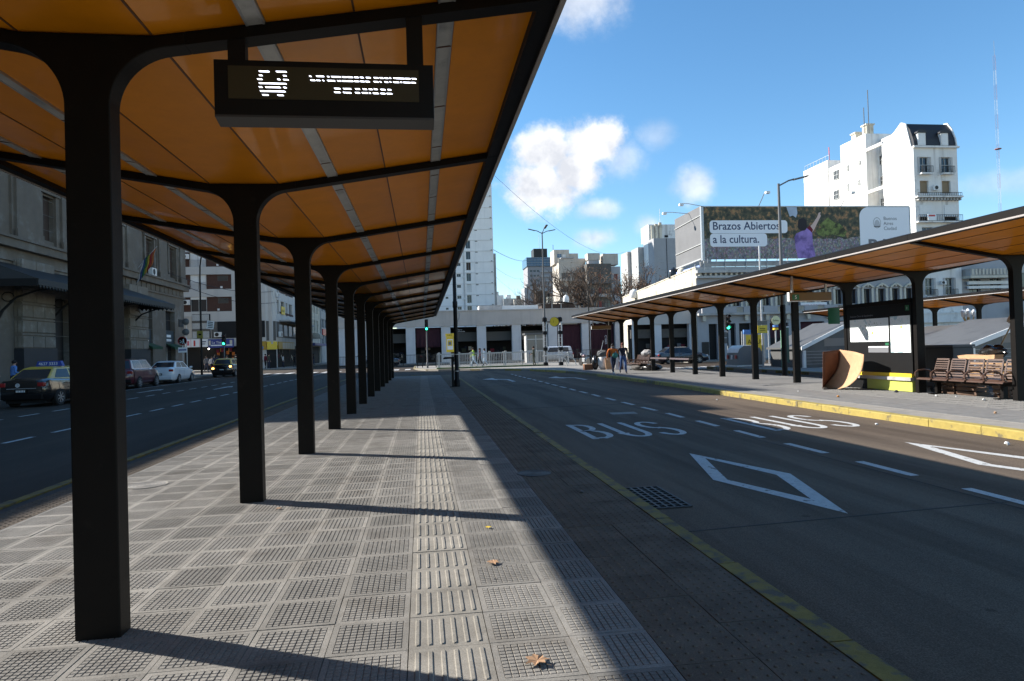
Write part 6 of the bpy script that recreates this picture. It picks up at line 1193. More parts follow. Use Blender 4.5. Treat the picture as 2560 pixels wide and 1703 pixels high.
crate((13.3, 15.35, 0), rad(-90), 'brown slatted crate under the bench, nearest the map panel', crate_m); crate((13.32, 14.72, 0), rad(-86), 'brown slatted crate in the middle under the bench', crate_m); crate((13.4, 13.75, 0), rad(-100), 'brown slatted crate at the near end under the bench', crate_m, tilt=.12)
crate((13.62, 14.6, .42), rad(-90), 'tan slatted crate stacked behind the bench backrests', crate_t, .7, .3, .4); crate((13.65, 13.95, .42), rad(-92), 'tan crate behind the last bench backrests', crate_t, .6, .3, .38)
t = thing('cardboard_tray', 'flat cardboard tray lying on the crates behind the bench', 'cardboard', (13.62, 14.75, .86)); s = MB(); s.prism([(-.5, 0), (.55, .02), (.6, .1), (.3, .13), (-.1, .11), (-.52, .13)], 'x', -.12, .12); s.build('sheet', cardboard, t)
def lump(name, label, cat, loc, r, m, seed=1, n=22, mm=14, amp=.16, parts=None):
    t = thing(name, label, cat, loc); rn = random.Random(seed); s = MB(); s.ball((0, 0, r[2]*.92), r, n, mm); ph = [rn.uniform(0, 6) for _ in range(6)]
    s.v = [(x*(1+amp*math.sin(9*y/r[1]+ph[0])*math.cos(6*z+ph[1])), y*(1+amp*math.sin(8*x/r[0]+ph[2])*math.cos(7*z/r[2]+ph[3])), max(0.0, z*(1+amp*.6*math.sin(6*x/r[0]+ph[4])*math.sin(5*y/r[1]+ph[5])))) for x, y, z in s.v]
    s.build('bulk', m, t, smooth=True); return t
t = lump('rubbish_bag', 'shiny black rubbish bag on top of the crates behind the bench', 'bag', (13.95, 14.75, .88), (.22, .34, .17), bag_black, 3, amp=.22); s = MB(); s.ball((0, -.3, .14), (.06, .12, .05), 8, 6); s.build('knot', bag_black, t)
t = thing('broom_stick', 'pale wooden broom stick rising from the black bag', 'broom', (14.1, 14.8, 1.0)); tube_obj('stick', mat('pale_wood', (.42, .3, .17), .7), t, [(0, 0, 0), (.42, -.05, .75)], .016, 6); s = MB(); s.cbox((.47, -.06, .85), (.1, .28, .2), Matrix.Rotation(rad(30), 3, 'Y')); s.build('head', cream_wall, t)
t = thing('grey_bin', 'grey rectangular container behind the bench near the column', 'container', (14.9, 17.3, 0)); bx('body', mat('dark_grey_plastic', (.07, .07, .075), .6), t, -.3, -.55, 0, .35, .55, 1.15, bevel=.03); bx('rim', mat('mid_grey_plastic', (.12, .12, .125), .6), t, -.33, -.58, 1.151, .38, .58, 1.22, bevel=.015)
t = thing('wire_trolley', 'small wheeled trolley beside the bench leg', 'trolley', (13.35, 15.95, 0)); tube_obj('frame', black_iron, t, [(0, 0, .1), (.05, .02, .9), (.05, -.25, .9), (0, -.27, .1)], .012, 5); tube_obj('axle', galv, t, [(0, .05, .09), (0, -.3, .09)], .012, 5)
for y in (.06, -.31): s = MB(); s.lathe([(.085, -.02), (.085, .02)], (0, y, .09), 14, rot=Matrix.Rotation(rad(90), 3, 'X')); s.build('wheel', rubber, t)
bx('red_handle', red_sign, t, -.03, -.2, .26, .0, .0, .3)
# piled belongings near the far bench
t = lump('white_sack', 'big white bulging sack behind the walking pair', 'sack', (11.45, 41.5, 0), (.36, .32, .5), bag_white, 5, amp=.07); s = MB(); s.ball((0, 0, 1.0), (.4, .34, .24), 16, 8, jit=.12, rnd=random.Random(4)); s.build('stuffing', mat('grey_bundle', (.08, .085, .09), .7), t); tube_obj('stick', galv, t, [(-.2, 0, .9), (.06, 0, 1.85)], .02, 6)
t = lump('black_sack', 'black sack bulging left of the big white sack', 'sack', (10.95, 41.6, 0), (.22, .25, .46), bag_black, 6, amp=.12)
t = thing('wooden_box', 'small brown wooden box beside the black sack', 'box', (10.55, 41.8, 0)); bx('body', mat('red_brown_wood', (.2, .085, .04), .7), t, -.3, -.2, 0, .25, .2, .33); bx('lid', cardboard, t, -.32, -.22, .331, .27, .22, .36)
for x, y, rz, m, w, h, lb in ((11.7, 41.0, .3, cardboard, .45, .75, 'tan carton flap standing beside the white sack'), (12.3, 40.4, -.2, sheet_white, .7, .98, 'white board leaning behind the walking pair'), (12.15, 39.9, .1, cardboard_dark, .25, .5, 'dark brown board leaning behind the walking pair')):
    t = thing('leaning_board', lb, 'board', (x, y, 0), rz); s = MB(); s.cbox((0, .08, h/2), (w, .025, h), Matrix.Rotation(rad(-9), 3, 'X')); s.build('sheet', m, t); bx('edge_tape', cream_trim, t, -w/2, -.0, 0.0, w/2, .02, .03)
lump('dark_bundle', 'dark heap of bags at the foot of a far column', 'bundle', (13.1, 37.0, 0), (.55, .6, .2), bag_black, 8, amp=.15); lump('clear_bag', 'pale translucent bag of belongings on the far bench', 'bag', (13.05, 37.7, .82), (.3, .5, .2), mat('pale_plastic_bag', (.3, .3, .31), .35), 9, amp=.15); lump('dark_bundle', 'dark heap under the far bench', 'bundle', (12.6, 38.1, 0), (.3, .8, .17), mat('grey_heap', (.06, .055, .05), .8), 10, amp=.2)
# dumpster, boards and posts on the far island
t = thing('dumpster', 'grey street dumpster with rounded lid behind the far columns', 'dumpster', (19.25, 38.0, 0)); s = MB(); s.prism([(-.85, .05), (-.78, .8), (-.68, 1.08), (-.4, 1.25), (.3, 1.25), (.62, 1.08), (.75, .8), (.8, .05)], 'y', -.75, .75); s.build('body', mat('grey_dumpster_plastic', (.16, .165, .17), .5), t, bevel=.03)
s = MB(); s.prism([(-.80, .86), (-.7, 1.11), (-.4, 1.285), (.3, 1.285), (.3, 1.26), (-.4, 1.26), (-.68, 1.09), (-.78, .85)], 'y', -.72, .72); s.build('lid', sheet_white, t)
for y in (-.6, .45): bx('reflector', red_sign, t, -.87, y, .5, -.82, y+.15, .72)
for x in (-.6, .5): s = MB(); s.lathe([(.1, -.03), (.1, .03)], (x, -.5, .1), 12, rot=Matrix.Rotation(rad(90), 3, 'X')); s.build('wheel', rubber, t)
bx('skirt', sheet_white, t, -.9, -.76, .03, .82, .76, .12); bx('notice', white_sign, t, -.84, -.1, .45, -.825, .12, .72)
t = thing('stop_sign_board', 'yellow and white notice board on a grey pole behind a far column', 'sign', (19.05, 35.5, 0)); tube_obj('pole', galv, t, [(.05, .06, 0), (.05, .06, 6.9)], .05); bx('yellow_plate', yellow_sign, t, -.24, 0, 1.95, .34, .03, 2.4); bx('white_plate', sheet_grey, t, -.24, 0, 2.42, .34, .03, 2.64); tube_obj('hook', black_iron, t, [(-.2, .01, 2.64), (-.12, .01, 2.72), (-.05, .01, 2.64)], .015, 5)
for z in (2.1, 2.2): bx('print', black_paint, t, -.12, -.003, z, .22, -.0005, z+.03)
t = thing('underground_globe', 'pale round underground sign on a post behind the far columns', 'sign', (22.4, 40, 0)); tube_obj('post', galv, t, [(0, 0, 0), (0, 0, 2.3)], .05); s = MB(); s.lathe([(.31, -.08), (.31, .08)], (0, 0, 2.8), 26, rot=Matrix.Rotation(rad(90), 3, 'X')); s.build('drum', black_paint, t); s = MB(); s.lathe([(.30, .081), (.30, .09), (.001, .09)], (0, 0, 2.8), 26, rot=Matrix.Rotation(rad(90), 3, 'X')); s.build('face', mat('pale_yellow_face', (.68, .66, .38), .5), t); text('lettering', 'Subte', .17, (-.2, -.095, 2.75), (rad(90), 0, 0), black_paint, t)
for z, m in ((2.38, c_sky), (2.2, yellow_sign)): s = MB(); s.lathe([(.17, z), (.17, z+.13)], n=16); s.build('ring', m, t)
t = thing('poster_stand', 'blue and yellow poster stand behind the dumpster', 'poster stand', (22.1, 42.2, 0)); bx('frame', galv, t, -.75, 0, .1, .75, .1, 2.0); bx('yellow_poster', yellow_sign, t, -.6, -.01, .85, .65, -.001, 1.95); bx('blue_header', c_sky, t, -.75, -.06, 2.0, .3, .1, 2.3); text('lettering', 'AQUI', .42, (-.5, -.015, 1.35), (rad(90), 0, 0), black_paint, t)
for x in (-.9, 1.0): bx('post', galv, t, x, 0, 0, x+.06, .06, 2.2)
t = thing('litter_bin', 'round dark litter basket behind a far column', 'litter bin', (21.0, 37.5, 0)); s = MB(); s.lathe([(.22, .0), (.28, .9), (.34, .95), (.3, 1.0)], n=16); s.build('basket', black_iron, t, smooth=True); s = MB(); s.lathe([(.3, 1.0), (.001, 1.02)], n=16); s.build('lid', black_paint, t)
t = lump('planter', 'low stained stone planter beside the litter basket', 'planter', (21.5, 36.9, 0), (.36, .36, .26), mat('mossy_stone', (.16, .14, .08), .9), 12, amp=.05); s = MB(); s.lathe([(.3, .42), (.3, .5), (.24, .5), (.24, .44)], n=14); s.build('rim', kerb_conc, t)
t = thing('green_post', 'slim green service post beside the black lamp base', 'post', (19.5, 34, 0)); bx('post', mat('mint_post_paint', (.16, .32, .22), .5), t, -.16, -.05, 0, -.04, .05, 2.05); bx('cabinet', mat('dark_green_cabinet', (.02, .07, .05), .5), t, .05, -.06, .3, .26, .1, 2.2); bx('cabinet_cap', sheet_white, t, .03, -.08, 2.201, .28, .12, 2.26)
# market stalls with pitched sheet roofs
def stall(loc, rz, W, D, hw, hr, label, m=sheet_grey):
    t = thing('market_stall', label, 'market stall', loc, rz); s = MB(); s.prism([(-W/2, 0), (W/2, 0), (W/2, hw), (0, hr), (-W/2, hw)], 'y', -D/2, D/2); s.build('wall', m, t)
    s = MB(); s.prism([(-W/2-.18, hw-.10), (0, hr-.02), (W/2+.18, hw-.10), (W/2+.18, hw+.0), (0, hr+.1), (-W/2-.18, hw)], 'y', -D/2-.15, D/2+.15); s.build('roof', m, t)
    s = MB(); s.prism([(-W/2-.2, hw-.16), (0, hr-.08), (0, hr+.13), (-W/2-.2, hw+.05)], 'y', -D/2-.2, -D/2-.151); s.prism([(W/2+.2, hw-.16), (0, hr-.08), (0, hr+.13), (W/2+.2, hw+.05)], 'y', -D/2-.2, -D/2-.151); s.build('barge_board', sheet_white, t)
    for x in (-W/2, W/2-.12): bx('corner_post', sheet_white, t, x-.02, -D/2-.03, 0, x+.14, -D/2+.1, hw-.17)
    for k in range(5): bx('siding_joint', grey_wall, t, -W/2+.15, -D/2-.008, .18+.17*k, W/2-.15, -D/2-.001, .195+.17*k)
    bx('gable_panel', mat('beige_gable_panel', (.24, .215, .19), .8) if 'beige_gable_panel' not in MATS else MATS['beige_gable_panel'], t, -W*.28, -D/2-.012, hw+.02, W*.28, -D/2-.002, hw+(hr-hw)*.36)
    return t
stall((23.1, 35.2, 0), 0, 5.6, 3.4, 1.1, 2.35, 'grey market stall with pitched roof left of the map panel'); stall((27.6, 31.6, 0), 0, 6.2, 3.4, 1.0, 1.95, 'low grey market stall seen between the map column and the next column'); stall((26.6, 27.5, 0), 0, 6.6, 3.6, 1.1, 2.15, 'grey market stall with sunlit roof behind the near end of the bench')
# ornamental candelabra lamp
t = thing('candelabra_lamp', 'golden five-globe candelabra lamp behind the far canopy columns', 'street lamp', (34.3, 38, 0)); brass = mat('gilded_iron', (.42, .28, .09), .4, .6)
s = MB(); s.lathe([(.2, 0), (.2, .3), (.1, .45), (.09, 1.2), (.07, 2.2), (.12, 2.3), (.16, 2.4), (.08, 2.5), (.05, 2.7)], n=12); s.build('column', brass, t, smooth=True)
for k in range(5):
    a = k*1.2566+.3; x, y = (.3*math.cos(a), .3*math.sin(a)) if k else (0, 0); tube_obj('arm', brass, t, [(0, 0, 2.35), (x*.7, y*.7, 2.42), (x, y, 2.62)], .03, 6)
    s = MB(); s.lathe([(.05, 2.62), (.09, 2.7), (.12, 3.0), (.1, 3.05), (.03, 3.12)], (x, y, .0 if k else .08), 10); s.build('lantern', lamp_clear, t, smooth=True)
t = thing('green_kiosk_post', 'ringed green post at the right edge behind the bench', 'post', (27.6, 24.9, 0)); s = MB(); s.lathe([(.14, 0), (.14, 2.2)]+[(.14+.06*(k % 2), 2.2+.07*k) for k in range(1, 10)]+[(.05, 2.9)], n=12); s.build('post', mat('pale_green_post', (.12, .2, .15), .5), t, smooth=True); bx('base', black_iron, t, -.2, -.2, 0, .2, .2, .3)
# ------------------------------------------------------------------ vehicles
def car(loc, rz, label, cat, paint, L=4.3, W=1.72, belt=.92, roof=1.45, hood=.95, trunk=.98, yf=(1.05, .45), yr=(-1.15, -1.75), roof_m=None, wheel_r=.31, clear=.2, hood_front=.72, wb=2.55, name='parked_car', suv=False):
    t = thing(name, label, cat, loc, rz); hw = W/2; yF, yR = L/2, -L/2
    def ring(y, w, z0, z1, cr):
        h = [(0, z0), (w*.86, z0), (w*.97, z0+.1), (w, z0+.28), (w*.995, z0+(z1-z0)*.62), (w*.955, z1-.06), (w*.86, z1), (w*.45, z1+cr*.75), (0, z1+cr)]
        return [(x, y, z) for x, z in h]+[(-x, y, z) for x, z in h[-2:0:-1]]
    st_ = [(yR, .86*hw, clear+.16, trunk-.18, .02), (yR+.06, .93*hw, clear+.05, trunk-.06, .02), (yR+.3, .99*hw, clear, trunk, .03), (yr[1]+.05, hw, clear, max(belt, trunk), .03), (0, hw, clear, belt, .03), (yf[0], hw, clear, max(belt, hood), .03), (yF-.65, .98*hw, clear, (hood+hood_front)/2+.06, .04), (yF-.22, .92*hw, clear, hood_front, .04), (yF-.05, .84*hw, clear+.05, hood_front-.12, .03), (yF, .74*hw, clear+.14, hood_front-.25, .02)]
    s = MB(); s.loft([ring(*r) for r in st_]); s.build('body', paint, t, smooth=True)
    cb_, ct = hw*.93, hw*.70
    b0, r1 = belt-.04, roof
    V = {'fb': (cb_*.94, yf[0], b0), 'ft': (ct*.94, yf[1], r1-.05), 'rt': (ct*.94, yr[0], r1-.05), 'rb': (cb_*.92, yr[1], max(b0, trunk-.04))}
    s = MB(); P = []
    for sx_ in (1, -1): P += [(sx_*V[k][0], V[k][1], V[k][2]) for k in ('fb', 'ft', 'rt', 'rb')]
    P += [(sx_*ct*.62, y, r1+.012) for sx_ in (1, -1) for y in (yf[1]-.12, yr[0]+.12)]
    s.add(P, [(0, 1, 2, 3), (7, 6, 5, 4), (0, 4, 5, 1), (3, 2, 6, 7), (1, 8, 9, 2), (5, 6, 11, 10), (1, 5, 10, 8), (2, 9, 11, 6), (8, 10, 11, 9), (0, 3, 7, 4)])
    s.build('cabin', roof_m or paint, t, bevel=.035)
    def mix_(a, c, f): return tuple(a[i]+(c[i]-a[i])*f for i in range(3))
    def pane(nm, q, parent=t, off=.007, m=glass):
        q = [Vector(p) for p in q]; n = (q[1]-q[0]).cross(q[3]-q[0]).normalized(); ctr = sum(q, Vector())/4
        if n.dot(ctr-Vector((0, (yf[1]+yr[0])/2, belt))) < 0: n = -n
        s = MB(); s.add([p+n*off for p in q]+[p-n*.01 for p in q], [(0, 1, 2, 3), (7, 6, 5, 4), (0, 4, 5, 1), (1, 5, 6, 2), (2, 6, 7, 3), (3, 7, 4, 0)]); return s.build(nm, m, parent)
    for nm, A, B in (('windscreen', V['fb'], V['ft']), ('rear_window', V['rb'], V['rt'])):
        lo, hi = mix_(A, B, .10), mix_(A, B, .90); pane(nm, [(-lo[0]*.90, lo[1], lo[2]), (lo[0]*.90, lo[1], lo[2]), (hi[0]*.88, hi[1], hi[2]), (-hi[0]*.88, hi[1], hi[2])])
    for sx_ in (1, -1):
        for f0, f1 in ((.10, .47), (.52, .88)):
            q = []
            for f, g in ((f0, .16), (f1, .16), (f1, .9), (f0, .9)):
                lo, hi = mix_(V['fb'], V['rb'], f), mix_(V['ft'], V['rt'], f); p = mix_(lo, hi, g); q.append((sx_*p[0], p[1], p[2]))
            pane('side_window', q)
        s = MB(); s.cbox((sx_*(hw+.06), yf[0]-.25, belt+.06), (.16, .1, .12)); s.build('mirror', paint if paint != taxi_black else taxi_black, t, bevel=.02)
        for y in (wb/2, -wb/2):
            s = MB(); s.lathe([(wheel_r+.05, -.005), (wheel_r+.05, .012), (.001, .012)], (sx_*(hw-.02), y, wheel_r+.02), 24, rot=Matrix.Rotation(rad(90*sx_), 3, 'Y')); s.build('wheel_arch', black_paint, t)
            w = MB(); w.lathe([(wheel_r*.62, -.1), (wheel_r*.96, -.1), (wheel_r, -.06), (wheel_r, .06), (wheel_r*.96, .1), (wheel_r*.62, .1)], (sx_*(hw-.075), y, wheel_r), 24, rot=Matrix.Rotation(rad(90), 3, 'Y')); w_ = w.build('wheel', rubber, t, smooth=True)
            r = MB(); rt_ = Matrix.Rotation(rad(90*sx_), 3, 'Y'); r.lathe([(wheel_r*.64, .06), (wheel_r*.64, .1), (wheel_r*.58, .085), (wheel_r*.56, .03), (.001, .03)], (sx_*(hw-.07), y, wheel_r), 24, rot=rt_)
            for k in range(7): a = 2*math.pi*k/7; r.cbox((sx_*(hw-.07+.085), y+wheel_r*.32*math.cos(a), wheel_r+wheel_r*.32*math.sin(a)), (.025, wheel_r*.56, .045), Matrix.Rotation(a, 3, 'X'))
            r.lathe([(.05, .05), (.05, .1), (.001, .105)], (sx_*(hw-.07), y, wheel_r), 12, rot=rt_); r.build('rim', rim_m, w_)
        s = MB(); s.cbox((sx_*hw*.80, yR+.05, trunk-.2), (hw*.3, .12, .15)); s.build('tail_light', lamp_red, t, bevel=.03)
        s = MB(); s.cbox((sx_*hw*.64, yF-.12, hood_front-.1), (hw*.44, .2, .15), Matrix.Rotation(rad(-12*sx_), 3, 'Z')); s.build('headlight', lamp_clear, t, bevel=.03)
        for y in (yf[1]-.75, yr[0]+.25): s = MB(); s.cbox((sx_*(hw+.006), y, belt-.13), (.02, .16, .03)); s.build('door_handle', paint, t)
        for y in (yf[0]-.2, (yf[1]+yr[0])/2-.05, yr[0]-.15): s = MB(); s.box(sx_*hw-.002, y-.004, clear+.2, sx_*hw+.002, y+.004, belt-.06); s.build('door_seam', black_iron, t)
    s = MB(); s.box(-hw*.86, yR-.03, clear+.08, hw*.86, yR+.12, clear+.28); s.build('rear_bumper', black_paint if suv or paint == taxi_black else paint, t, bevel=.03)
    s = MB(); s.box(-hw*.82, yF-.1, clear+.05, hw*.82, yF+.015, clear+.24); s.build('front_bumper', black_paint, t, bevel=.03)
    pz = trunk-.34 if not suv else trunk-.4
    pl = MB(); pl.box(-.2, yR-.052, pz-.16, .2, yR-.031, pz-.03); p_ = pl.build('number_plate', black_paint, t); s = MB()
    for k in range(6): s.box(-.16+.055*k, yR-.056, pz-.13, -.125+.055*k, yR-.053, pz-.06)
    s.build('plate_print', white_sign, p_)
    s = MB(); s.box(-hw*.8, yR+.2, clear-.06, hw*.8, yF-.25, clear+.05); s.build('underside', black_iron, t)
    return t
tx = car((-14.15, 28.35, ZR), rad(-4), 'black and yellow taxi pulling out from the left kerb', 'taxi', taxi_black, 4.25, 1.68, .95, 1.44, .93, 1.02, roof_m=taxi_yellow, name='taxi')
s = MB(); s.lathe([(.075, 0), (.075, .012), (.045, .012), (.045, 0)], (-.12, -4.25/2-.015, .80), 16, rot=Matrix.Rotation(rad(90), 3, 'X')); s.build('badge', lamp_clear, tx); s = MB(); s.cbox((0, -2.13, .68), (1.0, .05, .025)); s.build('chrome_strip', galv, tx)
ts = thing('taxi_roof_sign', 'blue taxi roof sign with white numbers on the black and yellow taxi', 'taxi sign', (-14.15-.03, 27.9, ZR+1.45), rad(-4)); s = MB(); s.prism([(-.5, 0), (.5, 0), (.42, .2), (-.42, .2)], 'y', -.06, .1); s.build('case', mat('blue_taxi_sign', (.03, .06, .30), .4), ts, bevel=.01); text('lettering', '4637 3333', .165, (-.385, -.064, .045), (rad(90), 0, 0), white_sign, ts)
for x in (-.46, .4): s = MB(); s.box(x, -.03, -.03, x+.06, .07, 0); s.build('foot', white_sign, ts)
sv = car((-16.75, 41.55, ZR), rad(1), 'burgundy compact SUV parked beside the stone station', 'car', red_paint, 4.3, 1.82, 1.08, 1.66, 1.05, 1.12, (1.1, .55), (-1.75, -2.0), wheel_r=.35, clear=.26, hood_front=.86, suv=True)
for sx_ in (-1, 1): s = MB(); s.tube([(sx_*.55, .4, 1.72), (sx_*.55, -1.6, 1.72)], .02, 6); s.build('roof_rail', black_paint, sv)
car((-16.85, 48.1, ZR), rad(1), 'white sedan parked ahead of the burgundy SUV', 'car', white_paint, 4.6, 1.80, .96, 1.47, .93, 1.06, (1.2, .5), (-1.0, -1.75))
t2 = car((-16.2, 59.4, ZR), rad(0), 'black and yellow taxi with lit lamps in front of the shops', 'taxi', taxi_black, 4.2, 1.72, .98, 1.52, .95, 1.05, (1.1, .5), (-1.6, -1.95), roof_m=taxi_yellow, name='taxi')
for sx_, z in ((-1, .72), (1, .86)): s = MB(); s.cbox((sx_*.68, -2.12, z), (.16, .08, .12)); s.build('lit_lamp', lamp_amber_on, t2)
car((21.2, 53.0, ZR), rad(-90), 'dark navy car driving past the hotel corner', 'car', navy_paint, 4.3, 1.75, .88, 1.38, .9, .95, name='car')
car((14.8, 74.3, ZR), rad(90), 'white van seen behind the white railing', 'van', white_paint, 4.2, 1.8, 1.05, 1.75, 1.05, 1.1, (1.3, .8), (-1.85, -2.0), hood_front=.85, suv=True, name='van')
car((-4.6, 75.2, ZR), rad(90), 'dark car seen behind the black fence on the far street', 'car', navy_paint, 4.3, 1.75, .92, 1.42, .9, .95, name='car')
# motorbike among the sacks
mb_ = thing('motorbike', 'dark motorbike parked left of the piled sacks', 'motorbike', (12.6, 51, 0), rad(15))
for y in (-.62, .62): s = MB(); s.lathe([(.22, -.045), (.30, -.04), (.31, 0), (.30, .04), (.22, .045)], (0, y, .31), 20, rot=Matrix.Rotation(rad(90), 3, 'Y')); w_ = s.build('wheel', rubber, mb_); s = MB(); s.lathe([(.2, -.015), (.2, .015)], (0, y, .31), 14, rot=Matrix.Rotation(rad(90), 3, 'Y')); s.build('rim', rim_m, w_)
tube_obj('frame', black_iron, mb_, [(0, -.62, .31), (0, -.2, .45), (0, .15, .75), (0, .42, .85), (0, .62, .31)], .04); s = MB(); s.ball((0, .1, .78), (.14, .26, .13), 10, 8); s.build('tank', red_paint, mb_, smooth=True); bx('seat', black_paint, mb_, -.12, -.6, .72, .12, -.08, .82, bevel=.03); tube_obj('handlebar', galv, mb_, [(-.34, .3, 1.02), (-.1, .42, 1.0), (.1, .42, 1.0), (.34, .3, 1.02)], .016, 6); s = MB(); s.box(-.14, -.2, .3, .14, .22, .6); s.build('engine', galv, mb_, bevel=.03); s = MB(); s.ball((0, .52, .88), (.09, .08, .09), 10, 8); s.build('headlamp', lamp_clear, mb_)
# ------------------------------------------------------------------ people
def person(loc, rz, label, h=1.68, shirt=None, legs=None, shoes=None, skin_m=None, hair='short', stride=.0, arms=(.0, .0), elbow=(0, 0), lean=0, width=1.0, hips=1.0, group=None, hair_mat=None):
    shirt = shirt or c_grey; legs = legs or c_navy; shoes = shoes or c_black; skin_m = skin_m or skin
    root = thing('person', label, 'person', loc, rz, group); k = h/1.7; sw = .18*width
    J = {'pel': (0, 0, .93), 'wai': (0, lean*.3, 1.10), 'che': (0, lean*.7, 1.30), 'nek': (0, lean, 1.46), 'nk2': (0, lean+.01, 1.53), 'hed': (0, lean+.025, 1.60), 'top': (0, lean+.02, 1.67)}
    ed = [('pel', 'wai', 's'), ('wai', 'che', 's'), ('che', 'nek', 's'), ('nek', 'nk2', 'k'), ('nk2', 'hed', 'k'), ('hed', 'top', 'k')]
    rd = {'pel': (.155*hips, .115), 'wai': (.135, .10), 'che': (.165*width, .115), 'nek': (.06, .06), 'nk2': (.052, .055), 'hed': (.078, .092), 'top': (.066, .078)}
    for sd, sx_ in (('l', -1), ('r', 1)):
        f = stride*sx_; a = arms[0 if sx_ < 0 else 1]; e = elbow[0 if sx_ < 0 else 1]
        J.update({'hip'+sd: (sx_*.085*hips, 0, .88), 'kne'+sd: (sx_*.095, f*.5+abs(f)*.12, .49+.0*f), 'ank'+sd: (sx_*.095, f*1.0-(.10 if f < 0 else 0), .09+(.09 if f < 0 else 0)), 'toe'+sd: (sx_*.105, f*1.0+.15-(.08 if f < 0 else 0), .035+(.0 if f >= 0 else .02)),
                  'sho'+sd: (sx_*sw, lean*.95, 1.41), 'elb'+sd: (sx_*(sw+.07), lean*.8+a*.25-.03, 1.13), 'wri'+sd: (sx_*(sw+.07-.12*e), lean*.8+a*.5+.04+.2*e, .90+.22*e), 'han'+sd: (sx_*(sw+.07-.17*e), lean*.8+a*.55+.06+.26*e, .82+.25*e)})
        ed += [('pel', 'hip'+sd, 'l'), ('hip'+sd, 'kne'+sd, 'l'), ('kne'+sd, 'ank'+sd, 'l'), ('ank'+sd, 'toe'+sd, 'h'), ('che', 'sho'+sd, 's'), ('sho'+sd, 'elb'+sd, 's'), ('elb'+sd, 'wri'+sd, 's'), ('wri'+sd, 'han'+sd, 'k')]
        rd.update({'hip'+sd: (.10*hips, .10), 'kne'+sd: (.066, .068), 'ank'+sd: (.045, .05), 'toe'+sd: (.042, .03), 'sho'+sd: (.072, .07), 'elb'+sd: (.05, .05), 'wri'+sd: (.036, .036), 'han'+sd: (.03, .036)})
    names = list(J); idx = {n: i for i, n in enumerate(names)}
    me = bpy.data.meshes.new('body'); me.from_pydata([tuple(c*k for c in J[n]) for n in names], [(idx[a], idx[b]) for a, b, _ in ed], [])
    tmp = bpy.data.objects.new('tmp', me)
    md = tmp.modifiers.new('skin', 'SKIN'); md.use_smooth_shade = True
    for n in names: sv_ = me.skin_vertices[0].data[idx[n]]; sv_.radius = (rd[n][0]*k, rd[n][1]*k); sv_.use_root = n == 'pel'
    tmp.modifiers.new('sub', 'SUBSURF').levels = 2
    bm_ = evaluated_mesh(tmp)
    bm_.materials.clear()
    for m in (shirt, legs, shoes, skin_m): bm_.materials.append(m)
    segs = [(Vector(J[a])*k, Vector(J[b])*k, {'s': 0, 'l': 1, 'h': 2, 'k': 3}[z]) for a, b, z in ed]
    mi = []
    for p in bm_.polygons:
        c = p.center; best = (9, 0)
        for a, b, z in segs:
            ab_ = b-a; u = max(0, min(1, (c-a).dot(ab_)/ab_.length_squared)); d = (c-(a+ab_*u)).length
            if d < best[0]: best = (d, z)
        z = best[1]
        if z == 0 and c.z < .97*k and abs(c.x) < .17*k: z = 1
        mi.append(z)
    bm_.polygons.foreach_set('material_index', mi); bm_.polygons.foreach_set('use_smooth', [True]*len(mi))
    o = put(bpy.data.objects.new('body', bm_)); o.parent = root
    hd = Vector(J['hed'])*k; s = MB(); hm = hair_mat or hair_m
    s.ball((hd.x, hd.y-.022*k, hd.z+.035*k), (.092*k, .105*k, .098*k), 14, 10)
    if hair == 'long': s.ball((hd.x, hd.y-.06*k, hd.z-.08*k), (.095*k, .07*k, .17*k), 12, 8)
    s.build('hair', hm, root, smooth=True)
    s = MB(); s.add([(hd.x-.014*k, hd.y+.084*k, hd.z-.02*k), (hd.x+.014*k, hd.y+.084*k, hd.z-.02*k), (hd.x, hd.y+.115*k, hd.z-.022*k), (hd.x, hd.y+.088*k, hd.z+.02*k)], [(0, 1, 2), (0, 2, 3), (1, 3, 2)]); s.build('nose', skin_m, root)
    for sx_ in (-1, 1):
        s = MB(); s.ball((hd.x+sx_*.03*k, hd.y+.083*k, hd.z+.012*k), .009*k, 8, 6); s.build('eye', hair_m, root)
        hp = Vector(J['han'+('l' if sx_ < 0 else 'r')])*k; wp = Vector(J['wri'+('l' if sx_ < 0 else 'r')])*k; d = (hp-wp).normalized(); fw = Vector((0, 1, 0)); fw = (fw-d*fw.dot(d)).normalized()
        s = MB()
        for q in range(4): b_ = hp+fw*(.022-.015*q)*k; s.tube([b_, b_+d*(.035 if q != 3 else .028)*k, b_+d*(.06 if q in (1, 2) else .05)*k-Vector((sx_*.012*k, 0, 0))], [.009*k, .008*k, .006*k], 6)
        b_ = wp.lerp(hp, .55)+fw*.025*k; s.tube([b_, b_+(d+fw).normalized()*.03*k, b_+(d*1.3+fw*.6).normalized()*.055*k], [.01*k, .009*k, .007*k], 6); s.build('fingers', skin_m, root)
    return root
pw = person((9.97, 34.2, 0), rad(186), 'person in an orange sweater and dark trousers walking with a companion', 1.57, c_orange, c_navy, shoe_white, hair='long', stride=.24, arms=(.3, -.3), width=1.25, hips=1.25)
s = MB(); s.ball((-.08, .14, .98), (.16, .07, .15), 12, 8); s.build('teal_bag', c_teal, pw, smooth=True); s = MB(); s.lathe([(.085, 1.33), (.1, 1.38), (.08, 1.44)], n=12); s.build('scarf', c_grey, pw, smooth=True)
floral = mat('floral_navy_print', (.018, .018, .03), .9, col2=(.38, .30, .36), c2lo=.60, c2hi=.64, c2scale=9)
pw = person((10.53, 34.25, 0), rad(178), 'person in a floral navy top and blue jeans walking beside the orange sweater', 1.61, floral, c_blue, c_black, hair='long', stride=-.26, arms=(-.3, .35), hair_mat=cloth('red_brown_hair', (.10, .025, .015)), width=1.2, hips=1.1)
